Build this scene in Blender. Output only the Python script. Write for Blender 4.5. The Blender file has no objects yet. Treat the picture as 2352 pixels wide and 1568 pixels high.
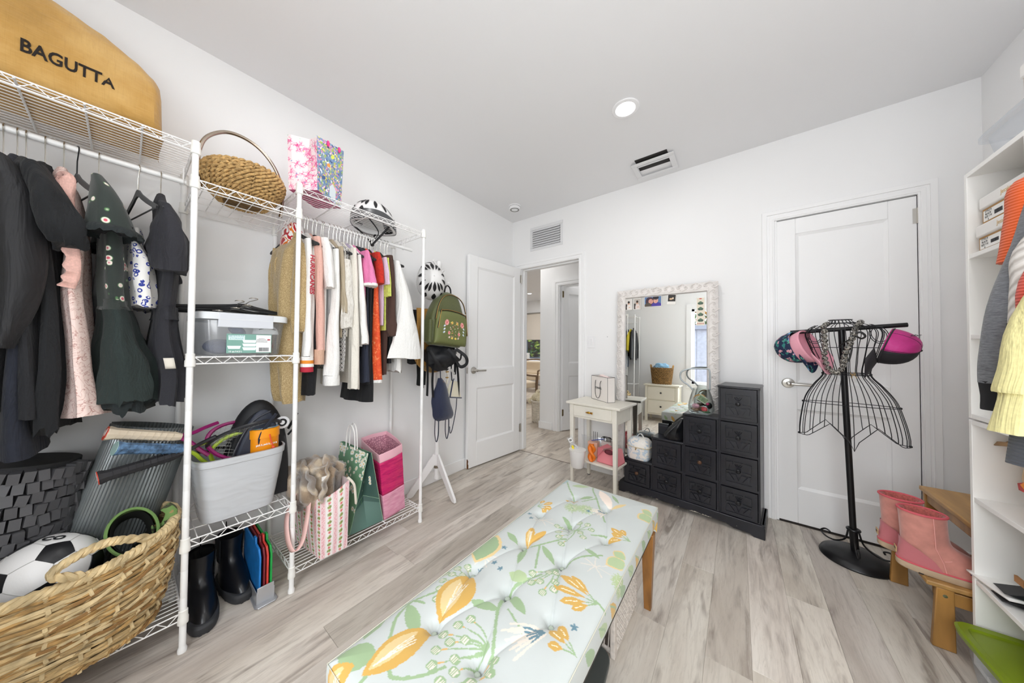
import bpy, bmesh, math, random
import numpy as np
from mathutils import Vector, Matrix, noise as mnoise

# ---------------------------------------------------------------- camera, world, light, exposure
S = bpy.context.scene
COL = S.collection
PI = math.pi
F_PX, CAM = 678.5826, (2.069, -2.706, 1.1554)
YAW, PITCH, ROLL = 0.65295, 0.01811, 0.00746
cam_data = bpy.data.cameras.new('camera')
cam = bpy.data.objects.new('camera', cam_data); COL.objects.link(cam)
cam_data.sensor_width = 36.0; cam_data.lens = F_PX * 36.0 / 2352.0
cam_data.clip_start = 0.02; cam_data.clip_end = 200
_f = Vector((-math.sin(YAW) * math.cos(PITCH), math.cos(YAW) * math.cos(PITCH), math.sin(PITCH)))
_r0 = Vector((math.cos(YAW), math.sin(YAW), 0)); _u0 = _r0.cross(_f)
_r = _r0 * math.cos(ROLL) + _u0 * math.sin(ROLL); _u = _u0 * math.cos(ROLL) - _r0 * math.sin(ROLL)
_m = Matrix((_r, _u, -_f)).transposed().to_4x4(); _m.translation = Vector(CAM)
cam.matrix_world = _m
S.camera = cam

W = bpy.data.worlds.new('world'); S.world = W; W.use_nodes = True
_bg = W.node_tree.nodes['Background']; _bg.inputs[0].default_value = (0.80, 0.90, 1.0, 1); _bg.inputs[1].default_value = 3.0

def area(name, loc, size, power, color=(1, 1, 1), rot=(0, 0, 0), size_y=None, shape=None, spread=PI):
    l = bpy.data.lights.new(name, 'AREA'); l.energy = power; l.color = color; l.size = size; l.spread = spread
    if size_y: l.shape = 'RECTANGLE'; l.size_y = size_y
    if shape: l.shape = shape
    o = bpy.data.objects.new(name, l); o.location = loc; o.rotation_euler = rot; COL.objects.link(o); return o

CEIL = 2.593
LAMPS = [(1.54, -0.91), (1.54, -2.75), (2.60, -1.85), (0.75, -2.0)]       # recessed ceiling lamps, the first is in view
for i, (x, y) in enumerate(LAMPS):
    area('downlight_lamp', (x, y, CEIL - 0.014), 0.095, 4.0, (1.0, 0.99, 0.975), shape='DISK')
for (x, y, pw) in ((-0.30, 0.45, 6), (-1.4, 2.6, 26), (-2.6, 3.6, 26), (0.6, 1.5, 7)):
    area('downlight_lamp', (x, y, CEIL - 0.014), 0.095, pw, (1.0, 0.99, 0.975), shape='DISK')
# daylight through the wide window behind the camera and the window of the far room
area('window_daylight', (2.06, -5.0, 3.5), 3.4, 300.0, (0.942, 0.970, 1.0), (math.radians(52), 0, 0), 2.0)
area('window_daylight', (-3.3, 6.0, 3.2), 3.0, 110.0, (0.942, 0.970, 1.0), (math.radians(-50), 0, 0), 1.6)
# added fill: a panel in the window opening, an unseen uplight toward the ceiling
area('window_fill', (2.22, -3.64, 1.36), 1.05, 34.0, (0.942, 0.970, 1.0), (PI / 2, 0, 0), 1.34)
area('fill_uplight', (2.5, -2.95, 0.75), 0.85, 18.0, (0.942, 0.970, 1.0), (PI, 0, 0), 0.8)
S.view_settings.view_transform = 'Standard'; S.view_settings.look = 'None'
S.view_settings.gamma = 1.0; S.view_settings.use_curve_mapping = False
S.view_settings.exposure = -0.31
S.cycles.max_bounces = 10; S.cycles.diffuse_bounces = 7; S.cycles.glossy_bounces = 5
S.cycles.transmission_bounces = 8; S.cycles.transparent_max_bounces = 12
S.cycles.caustics_reflective = False; S.cycles.caustics_refractive = False
S.cycles.sample_clamp_indirect = 6.0

# ---------------------------------------------------------------- materials
def lin(c):
    if isinstance(c, str):
        c = [int(c[i:i + 2], 16) / 255 for i in (0, 2, 4)]
    return tuple((x / 12.92 if x <= 0.04045 else ((x + 0.055) / 1.055) ** 2.4) for x in c[:3]) + (1.0,)

class N:
    """a small node-tree builder"""
    def __init__(s, name):
        s.m = bpy.data.materials.new(name); s.m.use_nodes = True
        s.t = s.m.node_tree; s.b = s.t.nodes['Principled BSDF']; s.out = s.t.nodes['Material Output']
    def n(s, typ, **kw):
        nd = s.t.nodes.new(typ)
        for k, v in kw.items():
            if k.startswith('i_'):
                key = k[2:].replace('_', ' ')
                key = int(key) if key.isdigit() else key
                nd.inputs[key].default_value = v
            else: setattr(nd, k, v)
        return nd
    def l(s, a, b): s.t.links.new(a, b)
    def coords(s, kind='Object', scale=(1, 1, 1), rot=(0, 0, 0)):
        tc = s.n('ShaderNodeTexCoord'); mp = s.n('ShaderNodeMapping')
        mp.inputs['Scale'].default_value = scale; mp.inputs['Rotation'].default_value = rot
        s.l(tc.outputs[kind], mp.inputs[0]); return mp.outputs[0]
    def noise(s, vec, scale, detail=3, rough=0.5, dist=0):
        nd = s.n('ShaderNodeTexNoise'); nd.inputs['Scale'].default_value = scale; nd.inputs['Detail'].default_value = detail
        nd.inputs['Roughness'].default_value = rough; nd.inputs['Distortion'].default_value = dist
        s.l(vec, nd.inputs['Vector']); return nd.outputs['Fac']
    def ramp(s, fac, stops, interp='LINEAR'):
        r = s.n('ShaderNodeValToRGB'); e = r.color_ramp; e.interpolation = interp
        while len(e.elements) < len(stops): e.elements.new(0.5)
        for el, (p, c) in zip(e.elements, stops): el.position = p; el.color = lin(c)
        s.l(fac, r.inputs[0]); return r.outputs[0]
    def mix(s, fac, a, b, mode='MIX'):
        nd = s.n('ShaderNodeMix', data_type='RGBA', blend_type=mode)
        for v, i in ((fac, 0), (a, 6), (b, 7)):
            if hasattr(v, 'links') or hasattr(v, 'is_linked'): s.l(v, nd.inputs[i])
            else: nd.inputs[i].default_value = v if i == 0 else (lin(v) if isinstance(v, str) else v)
        return nd.outputs[2]
    def bump(s, h, strength=0.2, dist=0.002):
        b = s.n('ShaderNodeBump'); b.inputs['Strength'].default_value = strength; b.inputs['Distance'].default_value = dist
        s.l(h, b.inputs['Height']); s.l(b.outputs[0], s.b.inputs['Normal'])
    def base(s, c):
        if isinstance(c, (str, tuple)): s.b.inputs['Base Color'].default_value = lin(c) if isinstance(c, str) else c
        else: s.l(c, s.b.inputs['Base Color'])
    def set(s, **kw):
        for k, v in kw.items(): s.b.inputs[k.replace('_', ' ')].default_value = v
        return s.m

_mc = {}
def mat(col, rough=0.5, metal=0.0, nz=None, bump=0.0, var=0.0, spec=None, name=None, sheen=0, trans=0, alpha=1.0, scl=(1, 1, 1)):
    """plain material with a fine procedural grain: nz = grain scale, var = colour variation, bump = relief"""
    key = (col, rough, metal, nz, bump, var, spec, sheen, trans, alpha, scl)
    if key in _mc: return _mc[key]
    k = N(name or 'material_' + col); k.base(col); k.set(Roughness=rough, Metallic=metal)
    v = k.coords('Object', scl); f = k.noise(v, nz or 60, 3)
    if var:
        c = k.mix(1.0, k.ramp(f, [(0.3, '%02x%02x%02x' % ((int(255 * (1 - var)),) * 3)), (0.7, 'ffffff')]), col, 'MULTIPLY'); k.base(c)
    if bump: k.bump(f, bump)
    if spec is not None: k.set(Specular_IOR_Level=spec)
    if sheen: k.set(Sheen_Weight=sheen)
    if trans: k.set(Transmission_Weight=trans)
    if alpha < 1: k.set(Alpha=alpha)
    _mc[key] = k.m; return k.m

def attr_mat(name, rough=0.6, bump=0.0, nz=200, spec=None, sheen=0):
    """colour read from the painted colour attribute of the mesh"""
    k = N(name); a = k.n('ShaderNodeAttribute'); a.attribute_name = 'paint'; k.base(a.outputs['Color']); k.set(Roughness=rough)
    if bump: k.bump(k.noise(k.coords('Object'), nz, 2), bump)
    if spec is not None: k.set(Specular_IOR_Level=spec)
    if sheen: k.set(Sheen_Weight=sheen)
    return k.m

# ---------------------------------------------------------------- mesh helpers
def rotz(a): return Matrix.Rotation(a, 3, 'Z')
class MB:
    def __init__(s): s.v = []; s.f = []; s.mi = []
    def add(s, vs, fs, mi=0):
        b = len(s.v); s.v.extend([tuple(map(float, p)) for p in vs])
        for f in fs: s.f.append(tuple(i + b for i in f)); s.mi.append(mi)
        return s
    def box(s, x0, x1, y0, y1, z0, z1, mi=0, rot=None, piv=None):
        vs = [Vector((x, y, z)) for z in (z0, z1) for y in (y0, y1) for x in (x0, x1)]
        if rot is not None:
            p = Vector(piv) if piv is not None else Vector(((x0 + x1) / 2, (y0 + y1) / 2, (z0 + z1) / 2))
            vs = [rot @ (q - p) + p for q in vs]
        return s.add(vs, [(0, 2, 3, 1), (4, 5, 7, 6), (0, 1, 5, 4), (2, 6, 7, 3), (0, 4, 6, 2), (1, 3, 7, 5)], mi)
    def hexa(s, q, mi=0):
        """8 corners: bottom ring of 4 (counter-clockwise), top ring of 4"""
        return s.add(q, [(3, 2, 1, 0), (4, 5, 6, 7), (0, 1, 5, 4), (1, 2, 6, 5), (2, 3, 7, 6), (3, 0, 4, 7)], mi)
    def tube(s, pts, r, n=8, closed=False, mi=0, caps=True, flat=1.0):
        pts = [Vector(p) for p in pts]; m = len(pts); rr = r if hasattr(r, '__len__') else [r] * m
        rings = []; up = None
        for i, p in enumerate(pts):
            a = pts[i - 1] if (i > 0 or closed) else p; b = pts[(i + 1) % m] if (i < m - 1 or closed) else p
            t = (b - a); t = t.normalized() if t.length > 1e-9 else Vector((0, 0, 1))
            if up is None:
                up = Vector((0, 0, 1)) if abs(t.z) < 0.9 else Vector((1, 0, 0))
            u = (up - t * up.dot(t)); u = u.normalized() if u.length > 1e-6 else t.orthogonal().normalized()
            w = t.cross(u); up = u
            rings.append([p + (u * math.cos(2 * PI * k / n) + w * math.sin(2 * PI * k / n) * flat) * rr[i] for k in range(n)])
        vs = [q for g in rings for q in g]; fs = []
        for i in range(m if closed else m - 1):
            j = (i + 1) % m
            for k in range(n):
                l = (k + 1) % n; fs.append((i * n + k, i * n + l, j * n + l, j * n + k))
        if caps and not closed: fs += [tuple(range(n))[::-1], tuple((m - 1) * n + k for k in range(n))]
        return s.add(vs, fs, mi)
    def lathe(s, prof, n=24, c=(0, 0, 0), mi=0, sx=1, sy=1, rot=None, cap=True):
        vs = []; fs = []; c = Vector(c)
        for (r, z) in prof:
            for k in range(n):
                a = 2 * PI * k / n; q = Vector((r * math.cos(a) * sx, r * math.sin(a) * sy, z))
                vs.append(c + (rot @ q if rot is not None else q))
        for i in range(len(prof) - 1):
            for k in range(n):
                l = (k + 1) % n; fs.append((i * n + k, i * n + l, (i + 1) * n + l, (i + 1) * n + k))
        if cap and prof[0][0] > 1e-6: fs.append(tuple(range(n))[::-1])
        if cap and prof[-1][0] > 1e-6: fs.append(tuple((len(prof) - 1) * n + k for k in range(n)))
        return s.add(vs, fs, mi)
    def ell(s, c, r, n=12, m=8, mi=0, rot=None):
        r = r if hasattr(r, '__len__') else (r, r, r)
        pr = [(max(1e-4, math.sin(PI * i / m)), -math.cos(PI * i / m)) for i in range(m + 1)]
        vs = []; fs = []; c = Vector(c)
        for (a_, z) in pr:
            for k in range(n):
                a = 2 * PI * k / n; q = Vector((a_ * math.cos(a) * r[0], a_ * math.sin(a) * r[1], z * r[2]))
                vs.append(c + (rot @ q if rot is not None else q))
        for i in range(m):
            for k in range(n):
                l = (k + 1) % n; fs.append((i * n + k, i * n + l, (i + 1) * n + l, (i + 1) * n + k))
        return s.add(vs, fs, mi)
    def grid(s, fn, nu, nv, closeu=False, mi=0, closev=False):
        U = nu if closeu else nu + 1; V = nv if closev else nv + 1
        vs = [fn(i / nu, j / nv) for j in range(V) for i in range(U)]; fs = []
        for j in range(nv):
            j2 = (j + 1) % V
            for i in range(nu):
                i2 = (i + 1) % U; fs.append((j * U + i, j * U + i2, j2 * U + i2, j2 * U + i))
        return s.add(vs, fs, mi)
    def prism(s, poly, d0, d1, axis='z', mi=0):
        n = len(poly)
        def P(a, b, d): return {'z': (a, b, d), 'y': (a, d, b), 'x': (d, a, b)}[axis]
        vs = [P(a, b, d0) for a, b in poly] + [P(a, b, d1) for a, b in poly]
        fs = [tuple(range(n))[::-1], tuple(range(n, 2 * n))] + [(i, (i + 1) % n, (i + 1) % n + n, i + n) for i in range(n)]
        return s.add(vs, fs, mi)
    def move(s, d=(0, 0, 0), rot=None, start=0):
        d = Vector(d)
        for i in range(start, len(s.v)):
            q = Vector(s.v[i]); q = rot @ q if rot is not None else q; s.v[i] = tuple(q + d)
        return s
    def mesh(s, name, mats, smooth=True):
        me = bpy.data.meshes.new(name); me.from_pydata(s.v, [], s.f)
        for m in (mats if isinstance(mats, (list, tuple)) else [mats]): me.materials.append(m)
        me.polygons.foreach_set('material_index', s.mi)
        bm = bmesh.new(); bm.from_mesh(me); bmesh.ops.recalc_face_normals(bm, faces=bm.faces); bm.to_mesh(me); bm.free()
        if smooth: me.shade_smooth(); me.set_sharp_from_angle(angle=math.radians(38))
        return me
    def build(s, name, mats, parent=None, bevel=0.0, smooth=True, seg=2, kind=None, subsurf=0):
        o = bpy.data.objects.new(name, s.mesh(name, mats, smooth)); COL.objects.link(o)
        if parent is not None: o.parent = parent
        if bevel:
            b = o.modifiers.new('bevel', 'BEVEL'); b.width = bevel; b.segments = seg; b.limit_method = 'ANGLE'; b.angle_limit = math.radians(40); b.harden_normals = False
        if subsurf:
            u = o.modifiers.new('sub', 'SUBSURF'); u.levels = subsurf; u.render_levels = subsurf
        if kind: o['kind'] = kind
        return o

def tag(o, label, cat, group=None):
    o['label'] = label; o['category'] = cat
    if group: o['group'] = group
    return o
def thing(name, label, cat, loc=(0, 0, 0), rz=0.0, group=None, rot=None):
    o = bpy.data.objects.new(name, None); COL.objects.link(o); o.empty_display_size = 0.05
    o.location = loc; o.rotation_euler = rot or (0, 0, rz); return tag(o, label, cat, group)
def struct(o): o['kind'] = 'structure'; return o
def inst(name, mesh, parent=None, loc=(0, 0, 0), rz=0, scale=None):
    o = bpy.data.objects.new(name, mesh); COL.objects.link(o); o.location = loc; o.rotation_euler = (0, 0, rz) if not hasattr(rz, '__len__') else rz
    if parent is not None: o.parent = parent
    if scale: o.scale = scale
    return o
def copy_tree(o, parent=None):
    c = o.copy(); COL.objects.link(c)
    if parent is not None: c.parent = parent; c.matrix_parent_inverse = o.matrix_parent_inverse
    for ch in list(o.children): copy_tree(ch, c)
    return c
def spline(pts, n=8, closed=False):
    """Catmull-Rom through pts"""
    P = [Vector(p) for p in pts]; out = []; m = len(P)
    for i in range(m if closed else m - 1):
        p0 = P[i - 1] if (i > 0 or closed) else P[0]; p1 = P[i]; p2 = P[(i + 1) % m]; p3 = P[(i + 2) % m] if (i + 2 < m or closed) else P[-1]
        for k in range(n):
            t = k / n; out.append(0.5 * ((2 * p1) + (-p0 + p2) * t + (2 * p0 - 5 * p1 + 4 * p2 - p3) * t * t + (-p0 + 3 * p1 - 3 * p2 + p3) * t ** 3))
    if not closed: out.append(P[-1])
    return out
def text(name, s, size, m, parent, loc, rot, ext=0.0006, bold=0.0, align='CENTER', sx=1.0):
    c = bpy.data.curves.new(name, 'FONT'); c.body = s; c.size = size; c.extrude = ext; c.offset = bold; c.align_x = align; c.align_y = 'CENTER'; c.resolution_u = 3
    t = bpy.data.objects.new(name, c); me = bpy.data.meshes.new_from_object(t); bpy.data.objects.remove(t)
    me.materials.clear(); me.materials.append(m)
    o = bpy.data.objects.new(name, me); COL.objects.link(o); o.parent = parent; o.location = loc
    o.rotation_euler = rot; o.scale = (sx, 1, 1); return o
def axes_rot(xdir, ydir):
    x = Vector(xdir).normalized(); y = Vector(ydir); y = (y - x * y.dot(x)).normalized(); z = x.cross(y)
    return Matrix((x, y, z)).transposed().to_euler()

class Canvas:
    """paints flat print in numpy; sampled into the colour attribute of a finely meshed fabric"""
    def __init__(s, w, h, res, bg):
        s.w, s.h, s.res = w, h, res; s.nx, s.ny = int(w * res), int(h * res)
        s.a = np.zeros((s.ny, s.nx, 3), np.float32); s.a[:] = lin(bg)[:3]
        s.X, s.Y = np.meshgrid((np.arange(s.nx) + .5) / res, (np.arange(s.ny) + .5) / res)
    def _win(s, x0, x1, y0, y1):
        return slice(max(0, int(y0 * s.res) - 1), max(0, min(s.ny, int(y1 * s.res) + 2))), slice(max(0, int(x0 * s.res) - 1), max(0, min(s.nx, int(x1 * s.res) + 2)))
    def ell(s, cx, cy, rx, ry, ang, col, alpha=1.0, power=2.0):
        R = max(rx, ry); w = s._win(cx - R, cx + R, cy - R, cy + R); X = s.X[w] - cx; Y = s.Y[w] - cy
        c, q = math.cos(ang), math.sin(ang); u = (X * c + Y * q) / rx; v = (-X * q + Y * c) / ry
        m = (abs(u) ** power + abs(v) ** power) <= 1; t = s.a[w]; t[m] = t[m] * (1 - alpha) + np.array(lin(col)[:3]) * alpha
    def leaf(s, x0, y0, x1, y1, wd, col, alpha=1.0, skew=0.5):
        """pointed leaf from one point to the other"""
        L = math.hypot(x1 - x0, y1 - y0) + 1e-9; w = s._win(min(x0, x1) - wd, max(x0, x1) + wd, min(y0, y1) - wd, max(y0, y1) + wd)
        X = s.X[w] - x0; Y = s.Y[w] - y0; ux, uy = (x1 - x0) / L, (y1 - y0) / L
        t = (X * ux + Y * uy) / L; d = np.abs(-X * uy + Y * ux)
        tt = np.clip(t, 0, 1); k = math.log(0.5) / math.log(skew)
        m = (t >= 0) & (t <= 1) & (d <= wd * np.sin(PI * tt ** k) ** 0.8); a = s.a[w]; a[m] = a[m] * (1 - alpha) + np.array(lin(col)[:3]) * alpha
    def line(s, pts, wd, col, wd2=None, alpha=1.0):
        P = spline([(p[0], p[1], 0) for p in pts], 8) if len(pts) > 2 else [Vector((p[0], p[1], 0)) for p in pts]
        n = len(P); wd2 = wd if wd2 is None else wd2; cc = np.array(lin(col)[:3])
        for i in range(n - 1):
            a, b = P[i], P[i + 1]; r = wd + (wd2 - wd) * i / n
            w = s._win(min(a.x, b.x) - r, max(a.x, b.x) + r, min(a.y, b.y) - r, max(a.y, b.y) + r)
            X = s.X[w] - a.x; Y = s.Y[w] - a.y; dx, dy = b.x - a.x, b.y - a.y; L2 = dx * dx + dy * dy + 1e-12
            t = np.clip((X * dx + Y * dy) / L2, 0, 1); m = ((X - t * dx) ** 2 + (Y - t * dy) ** 2) <= r * r
            q = s.a[w]; q[m] = q[m] * (1 - alpha) + cc * alpha
    def rect(s, x0, x1, y0, y1, col, alpha=1.0):
        w = s._win(x0, x1, y0, y1); m = (s.X[w] >= x0) & (s.X[w] <= x1) & (s.Y[w] >= y0) & (s.Y[w] <= y1)
        q = s.a[w]; q[m] = q[m] * (1 - alpha) + np.array(lin(col)[:3]) * alpha
    def poly(s, pts, col, alpha=1.0):
        xs = [p[0] for p in pts]; ys = [p[1] for p in pts]; w = s._win(min(xs), max(xs), min(ys), max(ys))
        X = s.X[w]; Y = s.Y[w]; m = np.zeros(X.shape, bool); j = len(pts) - 1
        for i in range(len(pts)):
            xi, yi = pts[i]; xj, yj = pts[j]
            m ^= ((yi > Y) != (yj > Y)) & (X < (xj - xi) * (Y - yi) / (yj - yi + 1e-12) + xi); j = i
        q = s.a[w]; q[m] = q[m] * (1 - alpha) + np.array(lin(col)[:3]) * alpha
    def daisy(s, x, y, r, k=10, col='f4f4ec', mid='e8c33c'):
        for i in range(k):
            a = 2 * PI * i / k + x * 37; s.leaf(x + .15 * r * math.cos(a), y + .15 * r * math.sin(a), x + r * math.cos(a), y + r * math.sin(a), r * .2, col)
        s.ell(x, y, r * .28, r * .28, 0, mid)
    def put(s, me, uv):
        """uv: one (u,v) in metres per vertex"""
        uv = np.asarray(uv); ix = np.clip((uv[:, 0] * s.res).astype(int), 0, s.nx - 1); iy = np.clip((uv[:, 1] * s.res).astype(int), 0, s.ny - 1)
        at = me.attributes.new('paint', 'FLOAT_COLOR', 'POINT'); c = np.ones((len(uv), 4), np.float32); c[:, :3] = s.a[iy, ix]
        at.data.foreach_set('color', c.ravel())

def paint_obj(name, grids, canvas, m, parent, smooth=True):
    """grids: list of (fn(u,v)->xyz, nu, nv, uvfn(u,v)->canvas metres); one welded-free painted mesh"""
    mb = MB(); uv = []
    for fn, nu, nv, uf in grids:
        mb.grid(fn, nu, nv); uv += [uf(i / nu, j / nv) for j in range(nv + 1) for i in range(nu + 1)]
    me = bpy.data.meshes.new(name); me.from_pydata(mb.v, [], mb.f); me.materials.append(m)
    if smooth: me.shade_smooth()
    canvas.put(me, uv); o = bpy.data.objects.new(name, me); COL.objects.link(o)
    if parent is not None: o.parent = parent
    return o
rnd = random.Random(7)
def nz(x, y=0.0, z=0.0): return mnoise.noise(Vector((x, y, z)))

# ================================================================ the room
wall_m = mat('f2f2f2', 0.62, nz=90, bump=0.03); trim_m = mat('f5f5f5', 0.35, nz=20, bump=0.01); ceil_m = mat('e9e9ea', 0.8, nz=120, bump=0.02)
white_gloss = mat('f1f1f2', 0.3); steel = mat('c9c6c0', 0.28, 1.0, nz=300, bump=0.02); brass_old = mat('8d7b58', 0.4, 0.9, nz=80, var=0.4)
dark_gap = mat('2c2a28', 0.9)
FRONT, RW = -3.60, 3.0919
def sbox(name, boxes, m, bevel=0.0, parent=None, cls=True):
    b = MB()
    for q in boxes: b.box(*q)
    o = b.build(name, m, parent, bevel, smooth=False)
    return struct(o) if cls else o
sbox('ceiling', [(-5.2, 3.3, -3.75, 5.2, CEIL, CEIL + .1)], ceil_m)
sbox('wall_left', [(-.12, 0, FRONT - .1, .12, 0, CEIL)], wall_m)
sbox('wall_right', [(RW, RW + .12, FRONT - .1, .12, 0, CEIL)], wall_m)
D0, D1 = .110, .826      # doorway clear opening
C0, C1 = 2.272, 2.880    # closet opening
sbox('wall_back', [(0, D0, 0, .12, 0, CEIL), (D0, D1, 0, .12, 2.045, CEIL), (D1, C0, 0, .12, 0, CEIL), (C0, C1, 0, .12, 2.04, CEIL), (C1, RW, 0, .12, 0, CEIL), (C0 - .02, C1 + .02, .12, .14, 0, 2.1)], wall_m)
WX0, WX1, WZ0, WZ1 = 1.40, 2.75, .68, 2.04
sbox('wall_front', [(0, WX0, FRONT - .12, FRONT, 0, CEIL), (WX1, RW, FRONT - .12, FRONT, 0, CEIL), (WX0, WX1, FRONT - .12, FRONT, 0, WZ0), (WX0, WX1, FRONT - .12, FRONT, WZ1, CEIL)], wall_m)

# ---- floor: vinyl planks laid along the room, each a piece of the floor
k = N('vinyl_plank'); v = k.coords('Object', (1, 1, 1)); oi = k.n('ShaderNodeObjectInfo')
off = k.n('ShaderNodeVectorMath', operation='MULTIPLY_ADD'); off.inputs[1].default_value = (1, 1, 1)
k.l(v, off.inputs[0]); mul = k.n('ShaderNodeVectorMath', operation='SCALE'); k.l(oi.outputs['Location'], mul.inputs[0]); mul.inputs['Scale'].default_value = 7.3
k.l(mul.outputs[0], off.inputs[2])
def mapped(vec, sc):
    m_ = k.n('ShaderNodeMapping'); m_.inputs['Scale'].default_value = sc; k.l(vec, m_.inputs[0]); return m_.outputs[0]
big = k.noise(mapped(off.outputs[0], (3.2, .7, 1)), 1.5, 4, .62, .7)
fine = k.noise(mapped(off.outputs[0], (60, 5.5, 1)), 1.5, 5, .72, 1.6)
streak = k.noise(mapped(off.outputs[0], (15, .8, 1)), 1.3, 4, .6, 1.6)
wv = k.n('ShaderNodeTexWave', wave_type='RINGS', rings_direction='Z'); wv.inputs['Scale'].default_value = .9; wv.inputs['Distortion'].default_value = 16; wv.inputs['Detail'].default_value = 3; wv.inputs['Detail Scale'].default_value = 1.1
k.l(mapped(off.outputs[0], (7, .55, 1)), wv.inputs[0])
c = k.ramp(big, [(.30, 'b5aba0'), (.48, 'c9c1b7'), (.68, 'd7d1c8')])
patch = k.noise(mapped(off.outputs[0], (9, 1.5, 1)), 1.7, 3, .55, .9)
pm1 = k.ramp(patch, [(.50, '000000'), (.66, 'ffffff')]); c = k.mix(k.mix(1.0, pm1, k.ramp(streak, [(.36, '202020'), (.58, 'e6e6e6')]), 'MULTIPLY'), c, '82776e')
c = k.mix(k.mix(1.0, pm1, k.ramp(k.noise(mapped(off.outputs[0], (120, 9, 1)), 1.2, 3, .7, 1.5), [(.52, '000000'), (.66, 'a0a0a0')]), 'MULTIPLY'), c, 'ddd8d2')
c = k.mix(k.ramp(wv.outputs['Fac'], [(.0, '606060'), (.12, '1a1a1a'), (.3, '000000')]), c, '8f867d')
c = k.mix(k.ramp(fine, [(.50, '000000'), (.70, '9c9c9c')]), c, '8f857a')
c = k.mix(1.0, c, oi.outputs['Color'], 'MULTIPLY'); k.base(c); k.set(Roughness=.42, Specular_IOR_Level=.35); k.bump(fine, .06, .001)
plank_m = k.m
fl = MB().box(-5.2, 3.3, -3.75, 5.2, -.06, -.006).build('floor', mat('6b625b', .7), None, 0, False); struct(fl)
pm = {}
def plank(x, y0, y1, tint):
    L = round(y1 - y0, 3)
    if L not in pm:
        b = MB(); h = L / 2
        xs = [-.0697, -.0690, .0690, .0697]; ys = [-h + .0003, -h + .001, h - .001, h - .0003]
        vs = [(xs[i], ys[j], 0 if (0 < i < 3 and 0 < j < 3) else -.0012) for j in range(4) for i in range(4)]
        fs = [(j * 4 + i, j * 4 + i + 1, j * 4 + i + 5, j * 4 + i + 4) for j in range(3) for i in range(3)]
        b.add(vs, fs); me = b.mesh('plank', plank_m, False); me.validate(); pm[L] = me
    o = inst('plank', pm[L], fl, (x, (y0 + y1) / 2, 0)); o.color = (tint[0], tint[1], tint[2], 1); return o
prnd = random.Random(21); ncol = 0
fixed = {0: (-.80, {(-1): (1.10, 1.09, 1.07)}), 12: (-1.755, {0: (1.17, 1.17, 1.17)}), 11: (-2.19, {-1: (1.19, 1.19, 1.19)}), 10: (-1.42, {}), 13: (-.55, {})}
for ci in range(-6, 27):
    x = 2.243 + .07 - .1395 * ci
    j0, sp = fixed.get(ci, (prnd.uniform(-1.2, 0), {}))
    y_hi = 0.0
    lo = -3.6 if x > 0 else 9
    if x < RW + .07 and x > -.07:
        y = j0; n = 0
        segs = []
        yy = j0
        while yy < y_hi: segs.append((yy, yy + 1.22, int(round((yy - j0) / 1.22)))); yy += 1.22
        yy = j0
        while yy > FRONT: segs.append((yy - 1.22, yy, int(round((yy - 1.22 - j0) / 1.22)))); yy -= 1.22
        for a, b_, idx in segs:
            a2, b2 = max(a, FRONT), min(b_, y_hi - .004)
            if b2 - a2 < .02: continue
            g = prnd.choice([.90, .95, 1.0, 1.02, 1.05, 1.12]); t = sp.get(idx, (g, g * prnd.uniform(.985, 1.0), g * prnd.uniform(.97, .995)))
            plank(x, a2, b2, t)
    if -1.7 < x < 1.3:      # hallway
        yy = .004 - prnd.uniform(0, 1.1)
        while yy < 2.4:
            a2, b2 = max(yy, .004), min(yy + 1.22, 2.4); g = prnd.choice([1.02, 1.05, 1.09, 1.13])
            if b2 - a2 > .02: plank(x, a2, b2, (g, g * .965, g * .92))
            yy += 1.22
for i in range(28):          # the far room
    x = -1.75 - .1395 * i
    for (a, b_) in ((-.6, 1.1), (1.1, 2.9), (2.9, 4.9)):
        g = prnd.uniform(1.0, 1.12); plank(x, a, b_, (g, g * .965, g * .92))
for i in range(12):
    g = prnd.uniform(1.0, 1.1); plank(-.09 - .1395 * i, 2.4, 4.9, (g, g * .965, g * .92))
MB().box(D0, D1, -.006, .006, -.004, .0006).build('threshold_strip', mat('6d5f50', .6), fl)

# ---- baseboards
def baseboard(name, boxes):
    b = MB()
    for (x0, x1, y0, y1) in boxes: b.box(x0, x1, y0, y1, 0, .10)
    return struct(b.build(name, trim_m, None, .004))
baseboard('baseboard_left', [(0, .013, FRONT, -.001)])
baseboard('baseboard_back', [(.885, 2.212, -.013, 0), (2.955, RW, -.013, 0)])
baseboard('baseboard_right', [(RW - .013, RW, FRONT, -.013)])
baseboard('baseboard_front', [(.013, RW, FRONT, FRONT + .013)])

# ---- casings and doors
def casing(name, x0, x1, zt, yf, w=.062, sides=(True, True), jamb=.12):
    """moulded trim round an opening in a wall whose room face is at yf (room at smaller y)"""
    b = MB()
    for (a, c_, t) in ((0, w, .010), (w * .12, w * .42, .014), (w * .60, w - .0005, .019)):
        b.prism([(x0 - c_, 0), (x0 - a, 0), (x0 - a, zt + a), (x1 + a, zt + a), (x1 + a, 0), (x1 + c_, 0), (x1 + c_, zt + c_), (x0 - c_, zt + c_)], yf - t, yf, 'y')
    if jamb:
        b.box(x0, x0 + .014, yf, yf + jamb, 0, zt); b.box(x1 - .0, x1 + .014, yf, yf + jamb, 0, zt); b.box(x0, x1, yf, yf + jamb, zt, zt + .014)
        b.box(x0 + .014, x0 + .026, yf + .045, yf + jamb - .02, 0, zt - .012); b.box(x1 - .012, x1, yf + .045, yf + jamb - .02, 0, zt - .012); b.box(x0 + .014, x1, yf + .045, yf + jamb - .02, zt - .012, zt)
    return struct(b.build(name, trim_m, None, .002))
casing('trim_1', D0, D1, 2.033, 0.0)
casing('trim_2', C0, C1, 2.036, 0.0, w=.066)

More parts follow.
